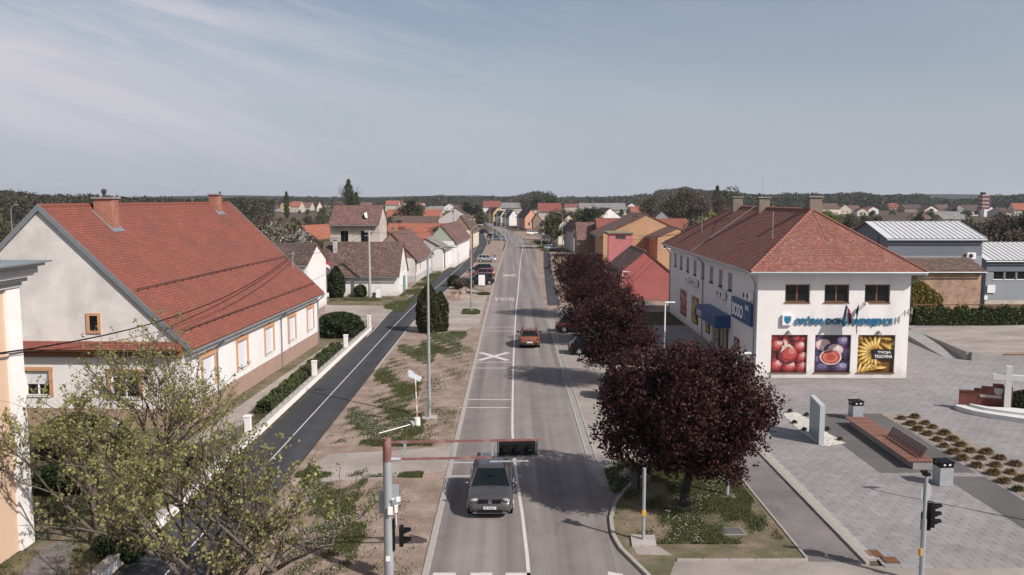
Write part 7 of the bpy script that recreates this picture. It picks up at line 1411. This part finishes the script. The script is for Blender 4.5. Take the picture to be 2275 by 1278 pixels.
# --- fence along the path
fx0 = -14.05; fn = thing("path_fence", "low white wall with thin posts and wire along the dark path", "fence", (fx0, 0, 0)); Y1 = G(815, 733)[1]
mb = MB(); mb.box(-.16, .16, 24, Y1, 0, .42); mb.build("base_wall", M['trimwhite'], fn); mb = MB(); mb.box(-.19, .19, 24, Y1, .421, .47); mb.build("coping", M['concrete'], fn)
p0 = None
for i in range(int((Y1 - 24) / 1.25)):
    y = 24.6 + i * 1.25
    if p0 is None: mb = MB(); mb.cyl((0, 0, .47), (0, 0, 1.35), .018, n=6); p0 = mb.build("post", M['darkmetal'], fn, loc=(0, y, 0))
    else: mesh_copy(p0, (0, y, 0), 0, fn)
for z in (.62, .86, 1.1, 1.33): mb = MB(); mb.cyl((0, 24.2, z), (0, Y1, z), .003, n=3); mb.build("wire", M['darkmetal'], fn)
first = None
for px, py in ((812, 735), (762, 783), (692, 848), (568, 985)):
    y = G(px, py)[1]
    if first is None: mb = MB(); mb.box(-.16, .16, -.16, .16, .471, 1.45); mb.prism([(-.19, -.19), (.19, -.19), (.19, .19), (-.19, .19)], 1.45, 1.51); first = mb.build("pillar", M['trimwhite'], fn, loc=(0, y, 0))
    else: mesh_copy(first, (0, y, 0), 0, fn)
# iron fence across the side of the yard
xa, ya = G(722, 741); t = thing("iron_fence", "black iron picket fence between the big house and the path", "fence", (-14.25, Y1, 0)); first = None; L = -14.25 - xa
mb = MB(); mb.box(-L, 0, -.1, .1, 0, .25); mb.build("base_wall", M['concrete'], t)
for z in (.45, 1.3): mb = MB(); mb.box(-L, 0, -.012, .012, z, z + .03); mb.build("rail", M['darkmetal'], t)
for i in range(int(L / .16)):
    x = -L + .08 + i * .16
    if first is None: mb = MB(); mb.cyl((0, 0, .25), (0, 0, 1.5), .011, n=5); first = mb.build("picket", M['darkmetal'], t, loc=(x, 0, 0))
    else: mesh_copy(first, (x, 0, 0), 0, t)
# open yard gate
x, y = G(476, 1048); t = thing("yard_gate", "black iron yard gate leaf standing open by the white wall", "gate", (x - 1.4, y, 0)); first = None
for a, b, c, d in ((0, 1.4, .12, .18), (0, 1.4, .72, .76), (0, 1.4, 1.25, 1.29)): mb = MB(); mb.box(a, b, -.015, .015, c, d); mb.build("rail", M['darkmetal'], t)
mb = MB(); mb.box(.05, 1.35, -.01, .01, .18, .72); mb.build("lower_panel", M['black'], t)
for i in range(12):
    if first is None: mb = MB(); mb.cyl((0, 0, .72), (0, 0, 1.45), .012, n=5); first = mb.build("picket", M['darkmetal'], t, loc=(.05, 0, 0))
    else: mesh_copy(first, (.05 + i * .118, 0, 0), 0, t)
x, y = G(236, 1015); t = thing("white_pipe", "rounded white curved plastic cover standing in the yard", "pipe", (x + .3, y, 0)); mb = MB(); mb.tube([(.25, 0, 0), (.1, 0, .5), (0, 0, 1.0), (.06, 0, 1.5), (.3, 0, 1.8)], .16, 10); mb.build("pipe", M['trimwhite'], t)
# dirt heap
def heap(label, px, py, rx, ry, h, m, seed):
    x, y = G(px, py); mb = MB(); nu, nv = 36, 10; V = []; rg = random.Random(seed); ph = [rg.uniform(0, 6) for _ in range(6)]
    for j in range(nv + 1):
        for i in range(nu):
            a = 2 * math.pi * i / nu; q = j / nv; rr = q * (1 + .12 * math.sin(3 * a + ph[0]) + .08 * math.sin(7 * a + ph[1])); z = h * max(0, (1 - q) ** 1.1) * (1 + .2 * math.sin(4 * a + ph[2]) + .12 * math.sin(9 * a + ph[3])) + rg.uniform(-.05, .05) * h * (q < 1); V.append((rx * rr * math.cos(a), ry * rr * math.sin(a), z - .03))
    mb.raw(V, [(j * nu + i, (j + 1) * nu + i, (j + 1) * nu + (i + 1) % nu, j * nu + (i + 1) % nu) for j in range(nv) for i in range(nu)]); o = mb.build("dirt_heap", m, None); o.location = (x, y, 0); tag(o, label, "dirt heap")
heap("flat heap of dug brown earth on the verge beyond the cypresses", 1021, 662, 2.6, 3.6, .7, M['soil'], 1); heap("small mound of turned soil by the dry bush", 1032, 648, 1.5, 1.2, .6, M['soil'], 4)
# worker
cl = mat("reddish_work_jacket", (.20, .045, .03), .9, .1, 5); dk = mat("dark_work_trousers", (.03, .03, .02), .9, .1, 5); vt = mat("pale_yellow_vest", (.62, .60, .34), .8, .05); sk = mat("skin", (.40, .22, .15), .6, .03); hr = mat("dark_hair", (.03, .02, .015), .8, 0)
x, y = G(1099, 577); t = thing("person", "person in dark clothes and a pale vest bending beside the silver car", "person", (x, y, 0), R(-60))
v = [(0, 0, .92), (0, -.10, 1.12), (0, -.26, 1.32), (0, -.36, 1.42), (0, -.44, 1.52), (0, -.47, 1.64), (-.10, .02, .86), (-.13, -.02, .48), (-.14, .06, .08), (-.14, -.10, .04), (.10, .02, .86), (.14, -.10, .50), (.15, .10, .10), (.15, -.06, .04), (-.18, -.27, 1.34), (-.25, -.36, 1.08), (-.20, -.52, .90), (-.19, -.58, .85), (.18, -.27, 1.34), (.26, -.38, 1.10), (.20, -.55, .95), (.19, -.61, .90)]
e = [(0, 1), (1, 2), (2, 3), (3, 4), (4, 5), (0, 6), (6, 7), (7, 8), (8, 9), (0, 10), (10, 11), (11, 12), (12, 13), (2, 14), (14, 15), (15, 16), (16, 17), (2, 18), (18, 19), (19, 20), (20, 21)]
rr_ = [.15, .15, .17, .075, .09, .085, .10, .07, .05, .04, .10, .07, .05, .04, .07, .05, .035, .03, .07, .05, .035, .03]
me = bpy.data.meshes.new("body"); me.from_pydata(v, e, []); o = bpy.data.objects.new("body", me); COL.objects.link(o); bpy.context.view_layer.objects.active = o; md = o.modifiers.new("skin", 'SKIN'); md.use_smooth_shade = True
for i, r0 in enumerate(rr_): me.skin_vertices[0].data[i].radius = (r0, r0)
me.skin_vertices[0].data[0].use_root = True; sb_ = o.modifiers.new("sub", 'SUBSURF'); sb_.levels = 1; sb_.render_levels = 1
dg = bpy.context.evaluated_depsgraph_get(); m2 = bpy.data.meshes.new_from_object(o.evaluated_get(dg)); bpy.data.objects.remove(o); m2.materials.clear(); [m2.materials.append(q) for q in (dk, cl, sk)]
for p in m2.polygons:
    c = p.center; p.material_index = 2 if (c.z > 1.47 and c.y < -.36) or (c.y < -.50 and c.z < 1.0) else (1 if c.z > .95 else 0)
o = bpy.data.objects.new("body", m2); COL.objects.link(o); o.parent = t
mb = MB(); mb.ell((0, -.45, 1.60), .095, .11, .12, 10, 8); mb.build("hair", hr, t, smooth=True); mb = MB(); mb.ell((0, -.17, 1.20), .19, .16, .20, 12, 8, 0, Matrix.Rotation(.5, 3, 'X')); mb.build("vest", vt, t, smooth=True)
# ================================================================== VERGE GRASS, BACKGROUND TREES, WOODS
def blades(name, label, regions, n, m, seed, size=(.035, .09), flower=None, z=-.015, soft=1.0, rnd_=0.0, thr=.05):
    """short grass tufts where a drifting pattern says so; regions: (x0,x1,y0,y1) boxes"""
    r = np.random.default_rng(seed); A = [max((b[1] - b[0]) * (b[3] - b[2]), .01) for b in regions]; W_ = np.array(A) / sum(A); k = r.choice(len(regions), n * 3, p=W_); Bx = np.array(regions)[k]; x = r.uniform(Bx[:, 0], Bx[:, 1]); y = r.uniform(Bx[:, 2], Bx[:, 3])
    f = np.sin(x * .9 + 1.3 * np.sin(y * .31 + seed)) + np.sin(y * .55 + 1.7 * np.sin(x * .7)) * .9 + .7 * np.sin(x * 2.3 + y * 1.1) + .5 * np.sin(x * 4.7 - y * 3.1) + r.normal(scale=.6, size=len(x))
    ed = np.minimum.reduce([(x - Bx[:, 0]) / (Bx[:, 1] - Bx[:, 0]), (Bx[:, 1] - x) / (Bx[:, 1] - Bx[:, 0]), (y - Bx[:, 2]) / (Bx[:, 3] - Bx[:, 2]), (Bx[:, 3] - y) / (Bx[:, 3] - Bx[:, 2])]); cxn = 1 - np.hypot((x - Bx[:, 0]) / (Bx[:, 1] - Bx[:, 0]) * 2 - 1, (y - Bx[:, 2]) / (Bx[:, 3] - Bx[:, 2]) * 2 - 1); f -= np.maximum(0, .10 - ed) * 22 * soft; f += (np.minimum(cxn, .3) - .3) * 4 * rnd_
    g = f > thr; x, y = x[g][:n], y[g][:n]; n = len(x); a = r.uniform(0, 6.28, n); w = r.uniform(.012, .03, n); h = r.uniform(*size, n); ln = r.uniform(-.05, .05, (n, 2))
    c = np.stack([x, y, np.full(n, z)], 1); d = np.stack([np.cos(a) * w, np.sin(a) * w, 0 * a], 1); tip = c + np.concatenate([ln, h[:, None]], 1); V = np.stack([c - d, c + d, tip], 1).reshape(-1, 3)
    o = np_mesh(name, V, np.arange(3 * n).reshape(-1, 3), m, None, 'stuff', n=3); tag(o, label, "grass")
    if flower:
        q = r.integers(0, n, flower); fx_, fy_ = x[q] + r.normal(scale=.05, size=flower), y[q] + r.normal(scale=.05, size=flower); ff = np.sin(fx_ * .8 + fy_ * .35 + seed) + np.sin(fy_ * .9 - fx_ * 1.4); g = ff > -.1; fx_, fy_ = fx_[g], fy_[g]; k_ = len(fx_)
        c = np.stack([fx_, fy_, np.full(k_, z + .075)], 1); s = r.uniform(.016, .032, (k_, 1)); V = np.stack([c + np.array([[-1, 0, 0]]) * s, c + np.array([[0, -1, 0]]) * s, c + np.array([[1, 0, 0]]) * s, c + np.array([[0, 1, 0]]) * s], 1).reshape(-1, 3)
        o2 = np_mesh("daisies", V, np.arange(4 * k_).reshape(-1, 4), M['daisy'], None, 'stuff'); tag(o2, "white daisies scattered through " + label, "flowers")
    return o
blades("verge_grass", "patchy grass on the brown verge between path and road", [(-10.2, -6.2, 44, 78), (-9.8, -5.0, 43.5, 52), (-8.6, -4.2, 70, 82), (-10, -6.5, 33, 40.5), (-9.5, -5.5, 26, 33)], 95000, M['grass'], 4, (.05, .14), flower=6500, thr=.2)
blades("verge_weeds", "sparse weeds on the trampled soil beside the road", [(-6.2, -3.1, 40, 80), (-8, -3.2, 24, 38), (-9, -3.2, 112, 150)], 26000, M['grass'], 9, (.04, .10), flower=500, thr=1.1)
blades("verge_grass", "thin grass strip along the near driveway edge", [(-10.2, -4.2, 38.4, 39.2), (-8.5, -4.0, 43.4, 44.6)], 12000, M['grass'], 12, (.06, .14), thr=-.2)
blades("lamp_base_grass", "grass patch round the second street lamp", [(-5.9, -3.6, 94, 99)], 9000, M['grass'], 14, (.06, .16), rnd_=1.5, thr=-1.6)
blades("island_grass", "patchy grass and daisies on the traffic island", [(4.4, 10.4, 30.6, 40.6)], 75000, M['grass'], 17, (.04, .11), flower=900, z=.065, thr=.3, soft=.2)
blades("cottage_grass", "green grass strip in front of the low white cottage", [(-24, -14.2, 106.5, 109.5), (-15.5, -12.4, 96, 122), (-14.8, -12.2, 122, 150)], 50000, M['grass'], 21, (.08, .2), z=-.01, thr=.25)
blades("yard_grass", "grass in the yard of the big house", [(-30, -14.3, 24, 45), (-16.3, -14.3, 45, 84)], 90000, M['grass'], 23, (.05, .14), z=-.03, thr=-.6)
blades("roadside_grass", "grass round the billboard east of the road", [(6.5, 17, 205, 262)], 26000, M['grass'], 27, (.12, .3), z=-.02, thr=-.6)
# ---- tree stock for the middle distance
def stock(kind, seed, h, r, m, n, s, wood='bark', depth=3, low=-.5, trunk=.28, lobes=18, twiggy=False, shell=.3):
    t = thing({'bare': "bare_tree", 'green': "green_tree", 'ever': "dark_tree", 'poplar': "poplar_tree", 'blossom': "blossom_tree"}[kind], "x", "tree", (0, -400, 0))
    segs, tips = grow(seed, (0, 0, -.1), h * .5, .7, h * .022, depth, 4, (0, 0), .55, .35, minr=.03 if twiggy else .04); wood_mesh(segs, "trunk", M[wood], t, (6, 4, 3, 3))
    if twiggy:
        r_ = np.random.default_rng(seed); T = np.array([tuple(p) for p in tips]); per = max(1, n // len(T)); P_ = np.repeat(T, per, 0) + r_.normal(scale=h * .035, size=(len(T) * per, 3)); P_ = np.concatenate([P_, crown_points(n // 2, r, r, h * .36, (0, 0, h * .60), seed, lobes, .3, low)])
    elif kind == 'poplar':
        r_ = np.random.default_rng(seed); u = r_.uniform(.06, 1, n); rad = r * np.minimum(1, (1 - u) * 4) ** .6 * (.6 + .4 * np.minimum(1, u * 5)) * (1 + .2 * np.sin(u * 40)); a = r_.uniform(0, 6.28, n); q = r_.uniform(.3, 1, n); P_ = np.stack([rad * q * np.cos(a), rad * q * np.sin(a), u * h], 1)
    else: P_ = clump(crown_points(n, r, r, h * (1 - trunk) / 2, (0, 0, h * (trunk + (1 - trunk) / 2)), seed, lobes, shell, low), 6, .2, seed)
    leaf_cloud(P_, s, "crown", M[m], t, seed=seed, aspect=2.6 if twiggy else 1.5); return t
ST = {'bareA': stock('bare', 101, 9, 3.6, 'twig', 3600, .17, twiggy=True), 'bareB': stock('bare', 102, 8, 4.0, 'twiggy', 3600, .19, twiggy=True), 'bareC': stock('bare', 103, 11, 4.2, 'twig', 4200, .18, twiggy=True),
      'greenA': stock('green', 104, 8, 3.4, 'farleaf', 3200, .27), 'greenB': stock('green', 105, 6.5, 3.2, 'lightleaf', 2800, .24), 'greenC': stock('green', 106, 10, 4.2, 'hedge', 3800, .30), 'ever': stock('ever', 107, 9, 3.0, 'evergreen', 3400, .26), 'everB': stock('ever', 108, 7, 3.2, 'thuja', 3200, .24),
      'poplar': stock('poplar', 109, 20, 2.0, 'farleaf', 5200, .38), 'blossom': stock('blossom', 110, 5.6, 2.9, 'blossom', 4200, .13)}
LB = {'bare': ("bare brown tree among the gardens behind the houses", "bare trees in the gardens"), 'green': ("green spring tree among the gardens behind the houses", "green trees in the gardens"), 'ever': ("dark evergreen tree among the gardens", "dark evergreens in the gardens")}
def put_tree(k, x, y, s, label=None, group=None):
    kk = 'bare' if k.startswith('bare') else 'green' if k.startswith('green') else 'ever' if k.startswith('ever') else k
    lb, gr = (label, group) if label else LB[kk]
    t = copy_tree(ST[k], (x, y, -.05), rnd.uniform(0, 6.28), lb, gr, (s * rnd.uniform(.9, 1.1), s * rnd.uniform(.9, 1.1), s))
    if label and not group and "group" in t: del t["group"]
    return t
def at_top(px, ytop, Y, k, h, label=None, group=None):
    """a tree whose top shows at (px, ytop), standing at distance Y"""
    x, z = onY(px, ytop, Y); return put_tree(k, x, Y, max(z, 2.0) / h, label, group)
HT = {'bareA': 9, 'bareB': 8, 'bareC': 11, 'greenA': 8, 'greenB': 6.5, 'greenC': 10, 'ever': 9, 'everB': 7, 'poplar': 20, 'blossom': 5.6}
S_ = [(620, 493, 118, 'blossom', "white blossoming tree behind the red roofed house"), (1311, 455, 260, 'everB', "round dark green tree beside the white gabled house"), (1250, 462, 235, 'bareC', "big bare brown street tree beside the far billboard"), (1232, 462, 262, 'bareA', "bare street tree behind the big bare one"),
      (1222, 478, 218, 'bareB', "small budding tree beside the billboard"), (774, 398, 430, 'poplar', "tallest of the slim dark poplars behind the two storey house"), (783, 424, 420, 'poplar', "short slim poplar beside the tallest one"), (791, 426, 425, 'poplar', "short bushy poplar east of the tallest one"),
      (636, 425, 520, 'poplar', "lone slim poplar above the far houses"), (1594, 412, 420, 'poplar', "pale slim poplar in the tall tree row"), (1620, 420, 400, 'greenC', "broad green tree at the end of the tall tree row"), (1040, 445, 420, 'ever', "dark conifer before the red roofed white house"), (1063, 452, 395, 'ever', "dark conifer beside the red roofed white house"),
      (1068, 470, 330, 'bareB', "budding tree beside the cream gable"), (1590, 472, 135, 'greenB', "light green tree behind the orange roofs"), (1560, 482, 128, 'bareA', "bare tree behind the clay roof's corner"), (912, 441, 330, 'bareB', "yellowish budding tree beyond the orange roofs"),
      (2170, 490, 150, 'bareC', "big dark bare tree behind the white ribbed roof"), (2215, 478, 160, 'bareC', "broad bare tree at the edge of the halls"), (2262, 470, 150, 'ever', "dark tree beside the orange roofed house"), (2235, 500, 130, 'bareA', "bare tree in front of the pale roofed white house"), (1908, 512, 128, 'ever', "dark tree behind the grey hall gable")]
for px, yt, Y, k, lb in S_: at_top(px, yt, Y, k, HT[k], lb)
rg = random.Random(77)
def belt(n, pxr, Yr, topr, kinds):
    for i in range(n):
        px = rg.uniform(*pxr); Y = math.exp(rg.uniform(math.log(Yr[0]), math.log(Yr[1]))); k = rg.choice(kinds); h = rg.uniform(*topr); x = (px - 1137) * Y / F; put_tree(k, x, Y, h / HT[k])
B3 = ['bareA', 'bareB', 'bareC']; G3 = ['greenA', 'greenB', 'greenC']
belt(52, (-60, 640), (95, 330), (6, 10), B3 * 3 + ['greenA', 'greenC', 'greenB'])
belt(52, (560, 880), (170, 650), (4.0, 7.0), B3 * 4 + G3); belt(16, (860, 975), (195, 330), (4, 6.5), B3 + ['greenA'])
belt(34, (1240, 1570), (300, 760), (4.5, 8), B3 * 2 + G3 + ['ever']); belt(42, (1560, 1990), (150, 420), (5, 8.0), B3 * 2 + G3 * 2 + ['ever']); belt(60, (1800, 2330), (200, 760), (4.5, 7.5), B3 * 2 + G3 * 2 + ['ever'])
belt(14, (1440, 1600), (330, 470), (13, 17.5), ['bareC', 'bareC', 'bareA', 'bareB']); belt(7, (1155, 1225), (560, 760), (13, 18), ['greenC', 'greenA', 'bareC']); belt(14, (1890, 2250), (120, 200), (4, 6.5), B3 + ['greenA'])
belt(10, (2190, 2300), (120, 220), (6, 9.5), ['bareC', 'ever', 'bareA'])
for k, t in ST.items():                        # the originals themselves stand in the orchard
    t.location = ((300 + 24 * list(ST).index(k) - 1137) * (900 if k == 'poplar' else 420) / F, 900 if k == 'poplar' else 420, -.05); t["label"] = {"bare": "bare brown tree among the gardens behind the houses", "gree": "green spring tree among the gardens behind the houses", "ever": "dark evergreen tree among the gardens", "popl": "slim poplar far off to the west", "blos": "pale blossoming tree far off to the west"}[k[:4]]
    kk = k[:4]; t["group"] = {"bare": "bare trees in the gardens", "gree": "green trees in the gardens", "ever": "dark evergreens in the gardens"}.get(kk, "trees far off to the west " + kk)
belt(70, (545, 745), (135, 420), (3.2, 5.8), B3 * 5 + ['greenB'])
# ---- far woods: one mass each
def woods(name, label, pxr, Y, dY, top, n, m, s, seed, crown=(5, 9), per=46):
    r = np.random.default_rng(seed); px = r.uniform(*pxr, n); Yv = Y + r.uniform(0, dY, n); x = (px - 1137) * Yv / F; t_ = np.interp(px, [p[0] for p in top], [p[1] for p in top]) + r.normal(scale=1.0, size=n) + 1.3 * np.sin(px / 9.0 + seed) + 1.1 * np.sin(px / 23.0 + 2 * seed); z = CH - (t_ - 440) * Yv / F; z = np.clip(z, 4, 60) * r.uniform(.78, 1.03, n); cr = r.uniform(*crown, n)
    c = np.repeat(np.stack([x, Yv, z - cr * .6], 1), per, 0); d = r.normal(size=(n * per, 3)); d /= np.linalg.norm(d, axis=1)[:, None]; d[:, 2] = np.where(d[:, 2] < 0, d[:, 2] * 2.2, d[:, 2]); q = c + d * (np.repeat(cr, per) * .5 * r.uniform(.5, 1, n * per))[:, None] * np.array([[1, 1, 1.15]]); q[:, 2] = np.maximum(q[:, 2], .5)
    o = leaf_cloud(q, s, name, m, None, 'stuff', seed); tag(o, label, "woods"); return o
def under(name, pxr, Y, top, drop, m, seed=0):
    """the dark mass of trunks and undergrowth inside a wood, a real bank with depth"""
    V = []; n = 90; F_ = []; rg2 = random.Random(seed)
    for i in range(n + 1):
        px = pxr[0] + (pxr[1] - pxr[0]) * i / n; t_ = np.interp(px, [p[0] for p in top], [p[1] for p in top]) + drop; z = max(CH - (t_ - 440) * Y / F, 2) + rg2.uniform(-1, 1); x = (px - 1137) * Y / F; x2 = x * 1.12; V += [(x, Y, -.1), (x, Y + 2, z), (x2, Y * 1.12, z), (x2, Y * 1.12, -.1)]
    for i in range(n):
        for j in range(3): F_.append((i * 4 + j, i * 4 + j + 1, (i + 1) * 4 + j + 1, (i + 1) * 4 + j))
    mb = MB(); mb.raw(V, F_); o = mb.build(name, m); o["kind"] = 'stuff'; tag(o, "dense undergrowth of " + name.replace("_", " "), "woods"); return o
M['wood_g'] = leaf_mat("woodland_green", (.018, .025, .011), (.042, .052, .02), .1, (.065, .072, .03)); M['wood_b'] = leaf_mat("woodland_brown", (.03, .026, .018), (.06, .05, .035), .0, (.085, .072, .05))
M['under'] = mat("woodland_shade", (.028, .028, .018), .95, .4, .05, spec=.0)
tl = [(-100, 421), (40, 420), (80, 428), (250, 432), (300, 434), (420, 437), (560, 436), (600, 440)]
woods("west_wood", "olive brown wood behind the big house", (-120, 600), 330, 160, tl, 620, M['wood_b'], .6, 1, (5, 9), 110); woods("west_wood_green", "green part of the wood behind the big house", (-120, 600), 360, 200, [(a, b + 3) for a, b in tl], 420, M['wood_g'], .6, 2, (5, 9), 110)
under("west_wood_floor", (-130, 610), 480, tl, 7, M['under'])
tm = [(540, 436), (700, 437), (800, 437), (850, 440), (900, 436), (960, 434), (1060, 435), (1140, 436), (1160, 432), (1175, 424), (1190, 423), (1215, 428), (1230, 437), (1300, 436), (1400, 433), (1450, 430), (1460, 420), (1520, 413), (1560, 419), (1640, 424), (1660, 436), (1740, 433)]
woods("far_wood", "grey green far wood along the horizon", (540, 1460), 1150, 400, tm, 1000, M['wood_g'], 1.7, 3, (12, 19), 90); woods("far_wood_brown", "bare brown part of the far wood", (540, 1740), 1050, 300, [(a, b + 2) for a, b in tm], 900, M['wood_b'], 1.5, 4, (11, 17), 80)
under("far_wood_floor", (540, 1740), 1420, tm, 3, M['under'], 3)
te = [(1640, 428), (1700, 431), (1760, 428), (1830, 428), (1900, 426), (1960, 431), (2040, 429), (2060, 438), (2140, 440), (2190, 436), (2230, 431), (2290, 428), (2400, 426)]
woods("east_wood", "green wooded slope behind the far houses", (1640, 2420), 900, 400, te, 1100, M['wood_g'], 1.4, 5, (11, 18), 90); woods("east_wood_brown", "bare brown part of the wooded slope", (1640, 2420), 860, 200, [(a, b + 5) for a, b in te], 460, M['wood_b'], 1.2, 6, (9, 15), 80)
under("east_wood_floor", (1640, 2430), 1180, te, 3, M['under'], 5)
mb = MB(); V = []; n = 60
for i in range(n + 1):
    px = -400 + 3500 * i / n; Y = 2600; t_ = 436 + 2.2 * math.sin(i * .7) + (0 if px < 1500 else -3 if px > 1650 else 0) + (2 if 1100 < px < 1400 else 0); x = (px - 1137) * Y / F; z = CH - (t_ - 440) * Y / F; V += [(x, Y, -1), (x, Y + 60, z * .8), (x * 1.08, Y * 1.08, z), (x * 1.2, Y * 1.2, z * .9), (x * 1.5, Y * 1.5, -1)]
mb.raw(V, [(i * 5 + j, i * 5 + j + 1, (i + 1) * 5 + j + 1, (i + 1) * 5 + j) for i in range(n) for j in range(4)]); mb.build("hills", mat("wooded_hills", (.03, .038, .025), .95, .35, .01, spec=0), smooth=True)["kind"] = 'structure'
# radio mast
t = thing("radio_mast", "very thin radio mast on the horizon above the clay roof", "mast", ((1690 - 1137) * 900 / F, 900, 0)); mb = MB(); mb.cyl((0, 0, 0), (0, 0, 34), .35, .18, 6); mb.build("mast", M['steel'], t)
x = (430 - 1137) * 240 / F; street_lamp(x, 240, onY(430, 424, 240)[1], .7, "distant street lamp above the red ridge", "lamps beyond the big house", 1, .09, False); x = (28 - 1137) * 130 / F; street_lamp(x, 130, 11.9, .5, "thin lamp in the wood behind the white gable", "lamps beyond the big house", 1, .07, False)
# ================================================================== HAZE
HAZE = True
if HAZE:
    mb = MB(); mb.box(-4200, 4200, -120, 3300, -1.05, 42); o = mb.build("haze", bpy.data.materials.new("haze_air")); o["kind"] = 'stuff'
    m = o.data.materials[0]; m.use_nodes = True; n = m.node_tree.nodes; n.remove(n["Principled BSDF"]); v = n.new("ShaderNodeVolumePrincipled"); v.inputs['Density'].default_value = 0.00011; v.inputs['Color'].default_value = (.80, .86, .95, 1); v.inputs['Anisotropy'].default_value = 0.2
    m.node_tree.links.new(v.outputs[0], n["Material Output"].inputs['Volume'])
